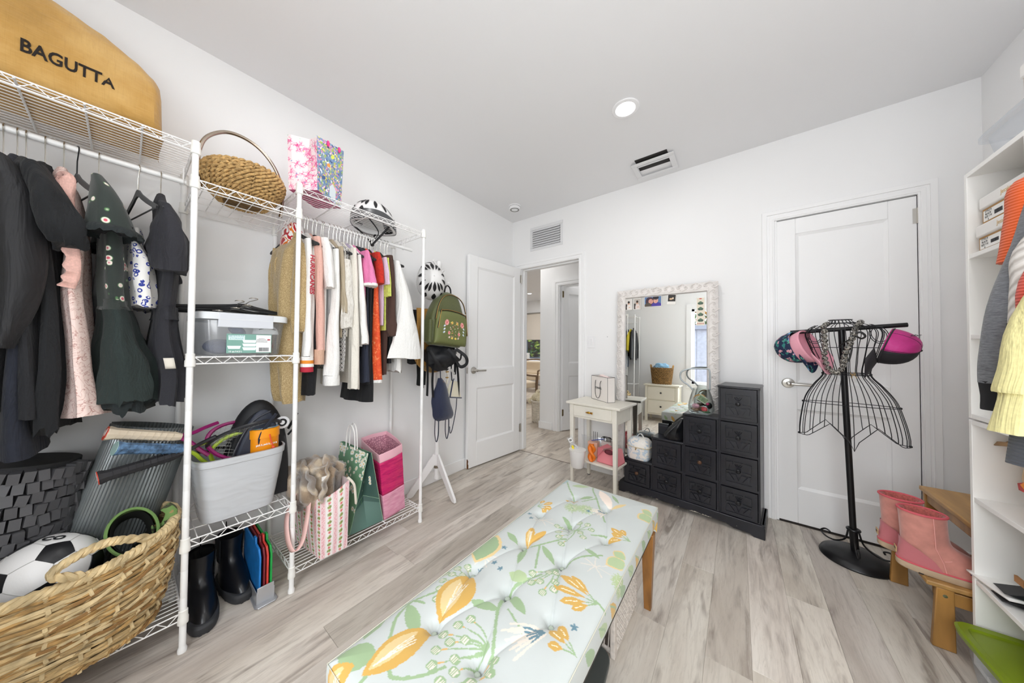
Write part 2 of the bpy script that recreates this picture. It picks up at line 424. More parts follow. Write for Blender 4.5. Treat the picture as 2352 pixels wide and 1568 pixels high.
def door(name, w, h, loc, ang, handle_side=-1, t=.035, hinge_side=1, hinge_m=None, hz=.917, both=False, stile=.105, knob=True, hinge_x=None):
    """two-panel door; local x from 0 to w along the slab, room face at local y=0 looking to -y"""
    e = bpy.data.objects.new(name, None); COL.objects.link(e); e.location = loc; e.rotation_euler = (0, 0, ang); struct(e)
    b = MB(); st = stile; rails = [(0, .225), (.745, .925), (h - .105, h)]
    b.box(0, st, 0, t, 0, h); b.box(w - st, w, 0, t, 0, h)
    for z0, z1 in rails: b.box(st, w - st, 0, t, z0, z1)
    b.build('door_frame', trim_m, e, .003)
    for z0, z1 in ((.225, .745), (.925, h - .105)):
        p = MB(); q = [(st, 0, z0), (w - st, 0, z0), (w - st, 0, z1), (st, 0, z1)]
        for (f, s_) in ((0.0, 1), (t, -1)):      # bevelled recess on both faces
            i = .016; d = .010 * s_
            vs = [(st, f + .0015 * s_, z0), (w - st, f + .0015 * s_, z0), (w - st, f + .0015 * s_, z1), (st, f + .0015 * s_, z1),
                  (st + i, f + d, z0 + i), (w - st - i, f + d, z0 + i), (w - st - i, f + d, z1 - i), (st + i, f + d, z1 - i)]
            p.add(vs, [(0, 1, 5, 4), (1, 2, 6, 5), (2, 3, 7, 6), (3, 0, 4, 7), (4, 5, 6, 7)])
        p.build('door_panel', trim_m, e, 0, False)
    if knob:
        hx = .062 if handle_side < 0 else w - .062; dr = 1 if handle_side < 0 else -1
        for (f, s_) in ((0, -1), (t, 1)):
            k_ = MB(); k_.lathe([(.033, 0), (.033, .004), (.028, .010), (.012, .013), (.0115, .045), (.0135, .050), (.0135, .058), (.004, .062)], 24, rot=Matrix.Rotation(PI / 2 * (1 if s_ < 0 else -1), 3, 'X'))
            k_.tube([(0, s_ * .052, 0), (dr * .03, s_ * .055, -.001), (dr * .115, s_ * .051, -.003)], [.010, .0088, .0085], 10, flat=.62)
            k_.move((hx, f, hz)); k_.build('door_handle', steel, e)
        l_ = MB().box(-.0012, .001, t / 2 - .012, t / 2 + .012, hz - .028, hz + .028) if handle_side < 0 else MB().box(w - .001, w + .0012, t / 2 - .012, t / 2 + .012, hz - .028, hz + .028)
        l_.build('latch_plate', steel, e)
    hxx = (w + .004) if hinge_side > 0 else -.004
    for z in (.20, h - .16):
        g = MB(); g.tube([(hxx, -.005, z), (hxx, -.005, z + .09)], .0065, 10); g.box(hxx - .02 if hinge_side > 0 else hxx, hxx if hinge_side > 0 else hxx + .02, -.0015, 0, z + .002, z + .088)
        g.build('hinge', hinge_m or steel, e)
    return e
door('door_2', 2.8792 - 2.2735, 2.02, (2.2735, .004, .010), 0, -1, hinge_side=1)
# the entrance door, swung open against the left wall: free end towards the camera
_h, _e = Vector((.133, -.017, 0)), Vector((.059, -.748, 0)); _d = (_h - _e)
dd = door('door_1', _d.length, 2.02, (_e.x, _e.y, .012), math.atan2(_d.y, _d.x), -1, hinge_side=1)
chip = MB().prism([(0, 0), (.006, 0), (.011, .004), (.010, .035), (.004, .045), (.008, .07), (0, .088)], -.0008, .0005, 'y').build('paint_chip', mat('7c4a22', .8, nz=90, var=.3), dd)
chip2 = MB().box(-.0008, .0006, .001, .012, 0, .088).build('paint_chip', mat('7c4a22', .8, nz=90, var=.3), dd)
# bookcase-side closet casing hinge side is covered above; hallway wall with its own door
sbox('wall_hall', [(-.194, .107, .92, 1.04, 0, CEIL), (.107, .872, .92, 1.04, 2.02, CEIL), (.872, 1.7, .92, 1.04, 0, CEIL), (-.194, -.08, 1.04, 5.1, 0, CEIL), (-.08, 1.7, 2.4, 2.5, 0, CEIL), (1.6, 1.7, .12, 2.4, 0, CEIL)], wall_m)
sbox('wall_far', [(-5.2, -4.6, 5.0, 5.15, 0, CEIL), (-1.9, -.1, 5.0, 5.15, 0, CEIL), (-4.6, -1.9, 5.0, 5.15, 0, .80), (-4.6, -1.9, 5.0, 5.15, 2.2, CEIL), (-5.3, -5.2, -.7, 5.15, 0, CEIL), (-5.2, -.12, -.75, -.65, 0, CEIL)], wall_m)
baseboard('baseboard_hall', [(-.208, .012, .906, .92), (-.208, -.194, .92, 5.0)])
casing('trim_3', .107, .872, 2.005, .92, w=.075)
door('door_3', .72, 1.99, (.150, .955, .012), math.radians(62), 1, hinge_side=-1, hinge_m=brass_old, stile=.10)

# ---- window behind the camera (seen in the mirror) and its outlook
wn = bpy.data.objects.new('window_1', None); COL.objects.link(wn); struct(wn)
glass_k = N('window_glass'); tr = glass_k.n('ShaderNodeBsdfTransparent'); gl = glass_k.n('ShaderNodeBsdfGlossy'); gl.inputs['Roughness'].default_value = .02
mx = glass_k.n('ShaderNodeMixShader'); mx.inputs[0].default_value = .05; glass_k.l(tr.outputs[0], mx.inputs[1]); glass_k.l(gl.outputs[0], mx.inputs[2]); glass_k.l(mx.outputs[0], glass_k.out.inputs['Surface'])
pane_m = glass_k.m
b = MB(); f = .045
for (a, c_) in ((WX0, WX0 + f), ((WX0 + WX1) / 2 - .03, (WX0 + WX1) / 2 + .03), (WX1 - f, WX1)): b.box(a, c_, FRONT - .09, FRONT - .05, WZ0, WZ1)
for (a, c_) in ((WZ0, WZ0 + f), (WZ1 - f, WZ1)): b.box(WX0, WX1, FRONT - .09, FRONT - .05, a, c_)
b.build('window_frame', trim_m, wn, .003)
for (a, c_) in ((WX0 + f, (WX0 + WX1) / 2 - .03), ((WX0 + WX1) / 2 + .03, WX1 - f)):
    MB().box(a, c_, FRONT - .073, FRONT - .068, WZ0 + f, WZ1 - f).build('pane', pane_m, wn, 0, False)
cs = MB()
for q in ((WX0 - .08, WX0, WZ0 - .08, WZ1 + .08), (WX1, WX1 + .08, WZ0 - .08, WZ1 + .08), (WX0, WX1, WZ1, WZ1 + .08), (WX0, WX1, WZ0 - .08, WZ0)): cs.box(q[0], q[1], FRONT, FRONT + .016, q[2], q[3])
cs.build('window_casing', trim_m, wn, .003)
# outside: ground, a pale shed with a small window, crates and a leafy tree
struct(MB().box(-8, 10, -14, FRONT - .12, -.3, -.2).build('ground_outside', mat('a69c8c', .9, nz=6, var=.3)))
sh = thing('garden_shed', 'pale lilac garden shed with one small window, seen through the room window', 'shed', (0, -6.6, -.2))
b = MB()
for i in range(12): b.box(-1.2 + i * .3, -1.2 + i * .3 + .294, -.06, 0, 0, 2.15)
b.build('cladding', mat('cfd0e0', .7, nz=12, var=.12), sh, .004)
MB().box(-1.3, 2.5, -1.6, .12, 2.15, 2.28).build('roof', mat('9fa1b2', .6), sh, .01)
MB().box(-1.2, 2.4, -1.5, -.06, 0, 2.15).build('body', mat('c4c5d6', .7), sh)
for x_ in (.32, 1.6):
    wf = MB()
    for q in ((x_, x_ + .62, 1.45, 1.53), (x_, x_ + .62, .93, 1.0), (x_, x_ + .07, 1.0, 1.45), (x_ + .55, x_ + .62, 1.0, 1.45)): wf.box(q[0], q[1], 0, .03, q[2] + .15, q[3] + .15)
    wf2 = wf.build('shed_window', mat('f0f0f4', .5), sh); MB().box(x_ + .07, x_ + .55, 0, .012, 1.15, 1.6).build('pane', mat('3c4a44', .15), wf2)
cr = thing('wooden_crate', 'brown wooden crate against the outdoor shed', 'crate', (.75, -6.1, -.2))
for i in range(5): MB().box(0, .5, -.012, .012, i * .13, i * .13 + .115).build('slat', mat('a9875f', .8, nz=20, var=.35), cr, .003)
for x_ in (0, .25, .48): MB().box(x_, x_ + .04, -.03, -.012, 0, .64).build('batten', mat('8d6b46', .8, nz=20, var=.3), cr, .003)
MB().box(.02, .48, -.3, -.03, 0, .6).build('body', mat('7b5d3d', .8), cr)
tg = MB(); tr_ = random.Random(3)
for i in range(900):
    a, b_, c_ = tr_.gauss(0, .9), tr_.gauss(0, .45), tr_.gauss(0, .5); p = Vector((a, b_, c_)); d1 = Vector((tr_.uniform(-1, 1), tr_.uniform(-1, 1), tr_.uniform(-1, 1))).normalized(); d2 = d1.orthogonal().normalized() * .045; d1 *= .10
    tg.add([p - d1, p + d2, p + d1, p - d2], [(0, 1, 2, 3)], tr_.choice((0, 0, 0, 1)))
tt = thing('garden_tree', 'leafy tree with yellow leaves rising beyond the outdoor shed', 'tree', (1.2, -9.8, 2.6))
tg.build('foliage', [mat('6f8a4a', .7, nz=5, var=.3), mat('d99a3c', .7)], tt, smooth=False)
MB().tube([(0, 0, -2.8), (.05, 0, -1.2), (.1, 0, .3)], [.12, .1, .05], 10).build('trunk', mat('6b563f', .9, nz=20, var=.3, bump=.5), tt)

# ---- vents, detector, ceiling lamp, switch
vm = mat('e3e3e4', .4)
g = thing('wall_vent', 'white louvred return-air grille on the wall above the open doorway', 'vent', (.449, 0, 2.338))
b = MB()
for q in ((-.201, .201, -.128, -.098), (-.201, .201, .098, .128), (-.201, -.170, -.098, .098), (.170, .201, -.098, .098)): b.box(q[0], q[1], -.008, 0, q[2], q[3])
b.build('frame', vm, g, .004)
MB().box(-.170, .170, -.0012, -.0002, -.098, .098).build('duct_back', dark_gap, g)
me = MB().box(-.170, .170, -.0145, .0145, -.0012, .0012).mesh('slat', vm, False)
for i in range(8): inst('slat', me, g, (0, -.0085, -.086 + i * .0245), (math.radians(58), 0, 0))
g = thing('ceiling_vent', 'white ceiling air vent with curved blades, near the lamp', 'vent', (1.555, -.272, CEIL))
b = MB()
for q in ((-.150, .150, -.122, -.085), (-.150, .150, .085, .122), (-.150, -.112, -.085, .085), (.112, .150, -.085, .085)): b.box(q[0], q[1], q[2], q[3], -.007, 0)
b.build('frame', vm, g, .004)
MB().box(-.112, .112, -.085, .085, -.0008, -.0002).build('duct_back', dark_gap, g)
for i, (y_, tl, w_) in enumerate(((-.068, 52, .017), (-.045, 52, .017), (-.018, 30, .024), (.018, -22, .022), (.042, -38, .018), (.066, -48, .018))):
    MB().grid(lambda u, v_: ((u - .5) * .222, (v_ - .5) * 2 * w_, -.004 * math.sin(PI * v_)), 1, 5).build('blade', vm, g).rotation_euler = (math.radians(tl), 0, 0)
    o = g.children[-1]; o.location = (0, y_, -.012)
g = thing('ceiling_lamp', 'round recessed lamp glowing in the ceiling', 'ceiling light', (1.54, -.912, CEIL))
MB().lathe([(.075, -.0002), (.078, -.004), (.074, -.008), (.056, -.010), (.052, -.004)], 40).build('trim_ring', white_gloss, g)
k = N('lamp_lens'); em = k.n('ShaderNodeEmission'); em.inputs['Strength'].default_value = 14; em.inputs['Color'].default_value = (1, .98, .95, 1); k.l(em.outputs[0], k.out.inputs['Surface']); lens_m = k.m
MB().lathe([(.053, -.005), (.03, -.0055), (.0001, -.006)], 40).build('lens', lens_m, g)
g2 = thing('ceiling_lamp', 'recessed lamp in the hall ceiling, seen small through the doorway', 'ceiling light', (-2.37, 3.86, CEIL))
inst('trim_ring', g.children[0].data, g2); inst('lens', g.children[1].data, g2)
g3 = thing('ceiling_lamp', 'hall lamp right behind the door frame top, a bright dot', 'ceiling light', (-.36, .74, CEIL))
inst('trim_ring', g.children[0].data, g3); inst('lens', g.children[1].data, g3)
g = thing('smoke_detector', 'round white smoke detector on the ceiling by the corner', 'smoke detector', (.262, -.315, CEIL))
MB().lathe([(.062, 0), (.062, -.008), (.060, -.010)], 32).build('base_plate', white_gloss, g)
MB().lathe([(.052, -.010), (.057, -.013), (.057, -.030), (.050, -.037), (.0001, -.038)], 32).build('cover', white_gloss, g)
MB().lathe([(.045, -.0382), (.045, -.0392), (.034, -.0392), (.034, -.0382)], 32, cap=False).build('sensor_ring', mat('7d7d79', .5), g)
b = MB()
for i in range(28):
    a = 2 * PI * i / 28; b.box(.0525, .0575, -.003, .003, -.0125, -.0095, rot=rotz(a), piv=(0, 0, -.011))
b.build('air_slot', mat('55554f', .6), g)
g = thing('light_switch', 'white rocker light switch on the wall between doorway and mirror', 'switch', (.956, 0, 1.208))
MB().box(-.037, .037, -.006, 0, -.058, .058).build('plate', white_gloss, g, .003)
MB().box(-.018, .018, -.008, -.004, -.034, .034).build('bezel', trim_m, g, .001)
MB().hexa([(-.015, -.008, -.031), (.015, -.008, -.031), (.015, -.005, -.031), (-.015, -.005, -.031), (-.015, -.0125, .031), (.015, -.0125, .031), (.015, -.005, .031), (-.015, -.005, .031)]).build('rocker', white_gloss, g, .001)
MB().lathe([(.0001, -.003), (.003, -.002), (.003, 0)], 10, rot=Matrix.Rotation(PI / 2, 3, 'X')).build('nail', mat('3c3c3c', .5), None)
nl = bpy.data.objects['nail']; nl.location = (1.11, -.0005, 1.255); tag(nl, 'small dark nail in the wall beside the mirror', 'nail')

# ---- what stands beyond the doorway
g = thing('window_2', 'x', 'x', (0, 0, 0)); del g['label']; del g['category']; struct(g)
b = MB()
for q in ((-4.6, -1.9, .80, .84), (-4.6, -1.9, 2.16, 2.2), (-4.6, -4.55, .8, 2.2), (-3.32, -3.26, .8, 2.2), (-1.95, -1.9, .8, 2.2)): b.box(q[0], q[1], 5.02, 5.08, q[2], q[3])
b.build('window_frame', mat('5d6270', .5), g)
for a, c_ in ((-4.55, -3.32), (-3.26, -1.95)): MB().box(a, c_, 5.045, 5.05, .84, 2.16).build('pane', pane_m, g, 0, False)
g = thing('roller_blind', 'beige roller blind half drawn over the far room window', 'blind', (0, 4.97, 0))
MB().box(-4.5, -1.95, -.006, 0, 1.39, 2.19).build('cloth', mat('d8cfc3', .8, nz=300, bump=.1), g); MB().tube([(-4.5, -.02, 2.20), (-1.95, -.02, 2.20)], .02, 12).build('tube', mat('8e8a84', .5), g)
MB().tube([(-4.5, -.003, 1.385), (-1.95, -.003, 1.385)], .009, 8).build('hem_bar', mat('c9c0b4', .6), g)
tg = MB()
for i in range(1500):
    p = Vector((tr_.uniform(-6.4, -2.2), tr_.uniform(6.2, 7.0), tr_.uniform(.3, 2.6))); d1 = Vector((tr_.uniform(-1, 1), tr_.uniform(-1, 1), tr_.uniform(-1, 1))).normalized(); d2 = d1.orthogonal().normalized() * .04; d1 *= .09
    tg.add([p - d1, p + d2, p + d1, p - d2], [(0, 1, 2, 3)], tr_.choice((0, 0, 1)))
o = tg.build('hedge', [mat('3f6b2f', .6, nz=5, var=.3), mat('8a9b3a', .6)], None, smooth=False); o['kind'] = 'stuff'; tag(o, 'green hedge outside the far room window', 'hedge')
struct(MB().box(-9, 2, 5.2, 8, -.3, .25).build('ground_terrace', mat('8d8577', .9, nz=6, var=.3)))
MB().box(-9, 0, 7.4, 7.5, -.2, 3.0).build('fence_outside', mat('4a4038', .8, nz=5, var=.3), None); struct(bpy.data.objects['fence_outside'])
g = thing('side_table', 'long white console under the far window with a framed picture on it', 'table', (-3.3, 4.72, 0))
MB().box(-.75, 1.0, -.22, .2, .70, .74).build('tabletop', white_gloss, g, .004)
for x_ in (-.72, .94): MB().box(x_, x_ + .05, -.2, .18, 0, .70).build('side_panel', white_gloss, g, .003)
g = thing('picture_frame', 'small white picture frame standing on the far console', 'picture', (-2.98, 4.60, .742), math.radians(-8))
MB().box(-.13, .13, -.01, .01, 0, .24).build('frame', white_gloss, g, .003); MB().box(-.10, .10, -.0125, -.0105, .03, .21).build('print', mat('f4f4f2', .7), g)
MB().tube([(-.04, -.0145, .07), (0, -.0145, .12), (.04, -.0145, .07)], .004, 6).tube([(0, -.0145, .12), (0, -.0145, .17)], .004, 6).tube([(-.05, -.0145, .15), (0, -.0145, .13), (.05, -.0145, .15)], .004, 6).build('motif', mat('2f2f2f', .6), g)
wd = mat('8a7057', .6, nz=18, var=.3, scl=(1, 1, 6)); cr_m = mat('dccbb2', .85, nz=400, bump=.15, sheen=.3)
def lounge_chair(loc, rz, label):
    g = thing('lounge_chair', label, 'chair', loc, rz)
    MB().box(-.30, .30, -.28, .28, .32, .44).build('seat', cr_m, g, .03, seg=4)
    b = MB(); b.grid(lambda u, v_: ((u - .5) * .60, .26 + .04 * math.sin(PI * v_) - .05 * math.cos((u - .5) * PI), .42 + v_ * .36), 10, 8); o = b.build('backrest', cr_m, g)
    s_ = o.modifiers.new('s', 'SOLIDIFY'); s_.thickness = .06
    for sx in (-1, 1):
        MB().tube(spline([(sx * .33, -.28, .56), (sx * .33, 0, .60), (sx * .33, .24, .70), (sx * .30, .30, .80)], 5), .02, 8).build('armrest', wd, g)
        MB().tube([(sx * .29, -.26, 0), (sx * .32, -.27, .56)], [.018, .024], 8).build('leg', wd, g); MB().tube([(sx * .27, .26, 0), (sx * .30, .25, .62)], [.018, .024], 8).build('leg', wd, g)
    MB().tube(spline([(-.30, .30, .80), (0, .36, .82), (.30, .30, .80)], 6), .02, 8).build('top_rail', wd, g)
    return g
lounge_chair((-2.25, 3.75, 0), math.radians(10), 'cream lounge chair with curved wood frame under the far window')
lounge_chair((-1.62, 2.35, 0), math.radians(150), 'cream lounge chair cut off by the open door edge')
g = thing('wicker_basket', 'white wicker basket of cream flowers in the hallway', 'basket', (-.375, 1.225, 0))
b = MB()
for i in range(16): z = .02 + i * .019; b.tube([((.125 + .03 * z) * math.cos(a) * (1 + .015 * (-1) ** (j + i)), (.125 + .03 * z) * math.sin(a) * (1 + .015 * (-1) ** (j + i)), z) for j, a in enumerate([2 * PI * q / 32 for q in range(32)])], .006, 5, True)
b.build('weave', mat('e6dfd2', .8), g, kind='stuff')
sm = MB().tube([(0, 0, 0), (.012, 0, .32)], .005, 6).mesh('stake', mat('ded6c8', .8))
for i in range(14): a = 2 * PI * i / 14; inst('stake', sm, g, (.122 * math.cos(a), .122 * math.sin(a), 0), a)
MB().tube([(.14 * math.cos(a), .14 * math.sin(a), .325) for a in [2 * PI * q / 24 for q in range(24)]], .011, 6, True).build('rim', mat('e6dfd2', .8), g)
MB().tube(spline([(-.13, 0, .32), (-.10, 0, .42), (0, 0, .46), (.10, 0, .42), (.13, 0, .32)], 5), .01, 6).build('handle', mat('b5a78f', .8), g)
fm = MB()
for i in range(40):
    a, t_ = 2.4 * i, math.acos(1 - 2 * (i + .5) / 40); q = Vector((math.sin(t_) * math.cos(a), math.sin(t_) * math.sin(a), math.cos(t_))) * .04; fm.ell(q, (.014, .014, .014), 6, 4)
fme = fm.mesh('pompom', mat('efe6cd', .9))
for i, (x_, y_, z_) in enumerate(((-.12, .02, .36), (-.04, -.06, .40), (.05, -.03, .42), (.10, .03, .37), (0, .07, .38), (-.16, -.02, .31), (-.05, .03, .44), (.03, -.08, .36))):
    o = inst('flower_head', fme, None, (-.375 + x_, 1.225 + y_, z_)); tag(o, 'cream ball flower in the white hallway basket', 'flower', 'cream ball flowers in the hallway basket')
g = thing('hall_vent', 'dark slotted air vent high in the hall ceiling behind the doorway', 'vent', (-.10, 2.10, CEIL))
MB().box(-.2, .2, -.12, .12, -.006, 0).build('frame', vm, g, .003)
for i in range(4): MB().box(-.17, .17, -.08 + i * .045, -.055 + i * .045, -.0065, -.0061).build('slot', dark_gap, g)

# ================================================================ wire shelving along the left wall
wire_m = mat('f0efee', 0.32, nz=40, bump=.02); post_m = mat('f3f3f2', 0.28); collar_m = mat('eeede8', 0.35)
unit = thing('wire_shelving', 'white wire closet shelving with three bays and hanging rods along the left wall', 'shelving', (0, 0, 0))
XF, XB = .401, .030
PY = [-3.165, -2.555, -2.213, -1.507]; PH = 1.935
post_me = MB()
post_me.lathe([(.0135, 0), (.0135, .012), (.0105, .020), (.0100, .022)] + [q for i in range(18) for q in ((.0100, .10 * (i + 1)), (.0097, .10 * (i + 1) + .001), (.0100, .10 * (i + 1) + .002))] + [(.0100, PH - .026), (.0118, PH - .024), (.0118, PH - .004), (.0095, PH), (.0001, PH + .001)], 16)
post_me = post_me.mesh('post', post_m)
col_me = MB().lathe([(.0112, -.026), (.0150, -.024), (.0150, -.002), (.0132, .002), (.0132, .024), (.0112, .026)], 18).mesh('collar', collar_m)
levels = {0: [1.917, .13], 1: [1.917, 1.785, 1.095, .395, .13], 2: [1.905, 1.785, 1.095, .395, .092], 3: [1.905, .092]}
posts = {}
for i, y in enumerate(PY):
    for x in (XF, XB):
        p = inst('post', post_me, unit, (x, y, 0))
        for z in levels[i]: inst('collar', col_me, p, (0, 0, z))
def wire_shelf(y0, y1, z, along_y, kx=13, braces=2):
    """z = top of deck"""
    b = MB(); r = .0026; H = .026
    y0 += .012; y1 -= .012; x0, x1 = XB + .012, XF - .012
    for x in (XF, XB):
        for dz in (0, -H): b.tube([(x, y0, z + dz), (x, y1, z + dz)], r, 6)
        n = max(3, int((y1 - y0) / .052)); zz = []
        for i in range(2 * n + 1): zz.append((x, y0 + (y1 - y0) * i / (2 * n), z - (H if i % 2 else 0)))
        b.tube(zz, .0019, 5)
    for y in (y0 - .008, y1 + .008):
        for dz in (0, -H): b.tube([(x0, y, z + dz), (x1, y, z + dz)], r, 6)
        n = 6; b.tube([(x0 + (x1 - x0) * i / (2 * n), y, z - (H if i % 2 else 0)) for i in range(2 * n + 1)], .0019, 5)
    o = b.build('shelf_truss', wire_m, unit)
    if along_y:
        me = MB().tube([(0, y0 - .008, z + .002), (0, y1 + .008, z + .002)], .0019, 6).mesh('wire', wire_m)
        for i in range(kx): inst('wire', me, o, (x0 + (x1 - x0) * (i + .5) / kx, 0, 0))
        for i in range(braces):
            y = y0 + (y1 - y0) * (i + 1) / (braces + 1); MB().tube([(XB, y, z - .0018), (XF, y, z - .0018)], .0030, 6).build('cross_rod', wire_m, o)
    else:
        me = MB().tube([(XB, 0, z + .002), (XF, 0, z + .002)], .0019, 6).mesh('wire', wire_m); n = int((y1 - y0) / .036)
        for i in range(n): inst('wire', me, o, (0, y0 + (y1 - y0) * (i + .5) / n, 0))
        for i in range(3): MB().tube([(x0 + (x1 - x0) * (i + 1) / 4, y0 - .008, z - .001), (x0 + (x1 - x0) * (i + 1) / 4, y1 + .008, z - .001)], .0024, 6).build('cross_rod', wire_m, o)
    return o
wire_shelf(PY[0], PY[1], 1.93, True, 15, 4); wire_shelf(PY[0], PY[1], .145, True, 14, 3)
wire_shelf(PY[1], PY[2], 1.797, False); wire_shelf(PY[1], PY[2], 1.106, False); wire_shelf(PY[1], PY[2], .407, False)
wire_shelf(PY[2], PY[3], 1.915, True, 15, 3); wire_shelf(PY[2], PY[3], .104, True, 14, 2)
RODX, RODZ = .20, 1.846
b = MB()
MB().tube([(RODX, PY[0], RODZ), (RODX, -2.562, RODZ)], .0105, 16).build('hanging_rod', post_m, unit)
MB().tube([(RODX, -2.205, RODZ), (RODX, -1.462, RODZ)], .0105, 16).build('hanging_rod', post_m, unit)
for y in (-2.57, -2.20, -1.53): MB().tube([(RODX - .012, y, 1.905), (RODX - .012, y, 1.838), (RODX, y, 1.832), (RODX + .012, y, 1.838), (RODX + .012, y, 1.905)], .002, 6).build('rod_bracket', wire_m, unit)

# ---------------------------------------------------------------- hangers and hanging clothes
_fc = {}
def fab(col, nzs=350, bump=.25, var=.08, rough=.92, sheen=.04, wr=.9):
    key = (col, nzs, bump, var, rough, sheen, wr)
    if key in _fc: return _fc[key]
    k = N('fabric_' + col); v = k.coords('Object'); a = k.noise(v, nzs, 2); w1 = k.noise(k.coords('Object', (9, 9, 2.2)), 1.6, 4, .55, .8)
    k.base(k.mix(1.0, k.ramp(a, [(.3, '%02x%02x%02x' % ((int(255 * (1 - var)),) * 3)), (.7, 'ffffff')]), col, 'MULTIPLY')); k.set(Roughness=rough, Sheen_Weight=sheen)
    b1 = k.n('ShaderNodeBump'); b1.inputs['Strength'].default_value = wr; b1.inputs['Distance'].default_value = .02; k.l(w1, b1.inputs['Height'])
    b2 = k.n('ShaderNodeBump'); b2.inputs['Strength'].default_value = bump; b2.inputs['Distance'].default_value = .002; k.l(a, b2.inputs['Height']); k.l(b1.outputs[0], b2.inputs['Normal']); k.l(b2.outputs[0], k.b.inputs['Normal'])
    _fc[key] = k.m; return k.m
velvet = mat('17171a', .95, nz=500, bump=.1, sheen=.2); hookm = mat('d0ccc4', .22, 1.0)
hk = MB(); pts = [(0, 0, -.105), (0, 0, -.035)] + [(.0145 * math.cos(a), 0, .0145 * math.sin(a) - .0015) for a in [-PI / 2 + .5 + PI * 1.32 * i / 12 for i in range(0, 13)]]
hk.tube([(0, 0, -.100), (0, 0, -.040), (.006, 0, -.026)] + pts[3:], .0017, 6); hook_me = hk.mesh('hook', hookm); hook_black = hk.mesh('hook', velvet)
hb = MB()
arm = [(.0, -.085), (.014, -.090), (.045, -.112), (.12, -.150), (.196, -.182), (.203, -.190), (.199, -.197), (.19, -.195)]
left = [(-a, z) for a, z in arm][::-1]
outer = [(a, z) for a, z in arm] ; under = [(.16, -.186), (.10, -.160), (.045, -.133), (.020, -.118), (0, -.113)]
poly = outer + under + [(-a, z) for a, z in under[:-1]][::-1] + left[:-1]
hb.prism(poly, -.0026, .0026, 'y'); hb.tube([(-.198, 0, -.192), (.198, 0, -.192)], .0026, 6); body_me = hb.mesh('hanger_body', velvet)
def hanger(y, label, rz=0, black=False, x=RODX):
    t = thing('clothes_hanger', label, 'hanger', (x, y, RODZ), rz, 'slim black hangers on the rods')
    inst('hook', hook_black if black else hook_me, t); inst('hanger_body', body_me, t); return t

def loft(mb, rings, n=28, rip=0.0, fr=7, seed=0.0, sub=4, mi=0, cap=True, p=2.0, ragged=0.0, ripx=0.0):
    """rings: (z, x, y, rx, ry) from top to bottom"""
    R = spline([(a[0], a[1], a[2]) for a in rings], sub); Q = spline([(a[3], a[4], 0) for a in rings], sub); m = len(R); vs = []; fs = []
    z0, z1 = rings[0][0], rings[-1][0]
    wx_, wy_ = 7.3 + seed, 2.1 + seed
    for i in range(m):
        t = (R[i][0] - z0) / (z1 - z0 + 1e-9); rx, ry = max(.002, Q[i][0]), max(.002, Q[i][1])
        for k in range(n):
            a = 2 * PI * k / n; c, s_ = math.cos(a), math.sin(a)
            e = 2 / p; cx = math.copysign(abs(c) ** e, c); sy = math.copysign(abs(s_) ** e, s_)
            w = 1 + rip * (.25 + t) * (math.sin(fr * a + seed) * .6 + nz(fr * a * .5, seed + t * 2.5, 3.1) * .9)
            w2 = 1 + ripx * math.sin(fr * a * 1.3 + seed * 2 + t * 3)
            z = R[i][0] + (ragged * nz(a * 5, seed, 1.7) if i == m - 1 else 0) + rip * .02 * nz(a * 2, t * 6, seed) * t
            z += (-.010 * rip * t * math.cos(a * 2 + seed)) if rip > .1 else 0
            wob_ = min(rip, .4) * t * min(1, (z0 - z1) * 3)
            vs.append((R[i][1] + rx * cx * w2 + wob_ * .03 * nz(wx_, t * 3.1), R[i][2] + ry * sy * w + rip * ry * .5 * nz(cx * 2.2, t * 4, seed + 9) + wob_ * .022 * nz(wy_, t * 3.7), z))
    for i in range(m - 1):
        for k in range(n):
            l = (k + 1) % n; fs.append((i * n + k, i * n + l, (i + 1) * n + l, (i + 1) * n + k))
    if cap: fs.append(tuple(range(n))[::-1]); fs.append(tuple((m - 1) * n + k for k in range(n)))
    mb.add(vs, fs, mi); return mb

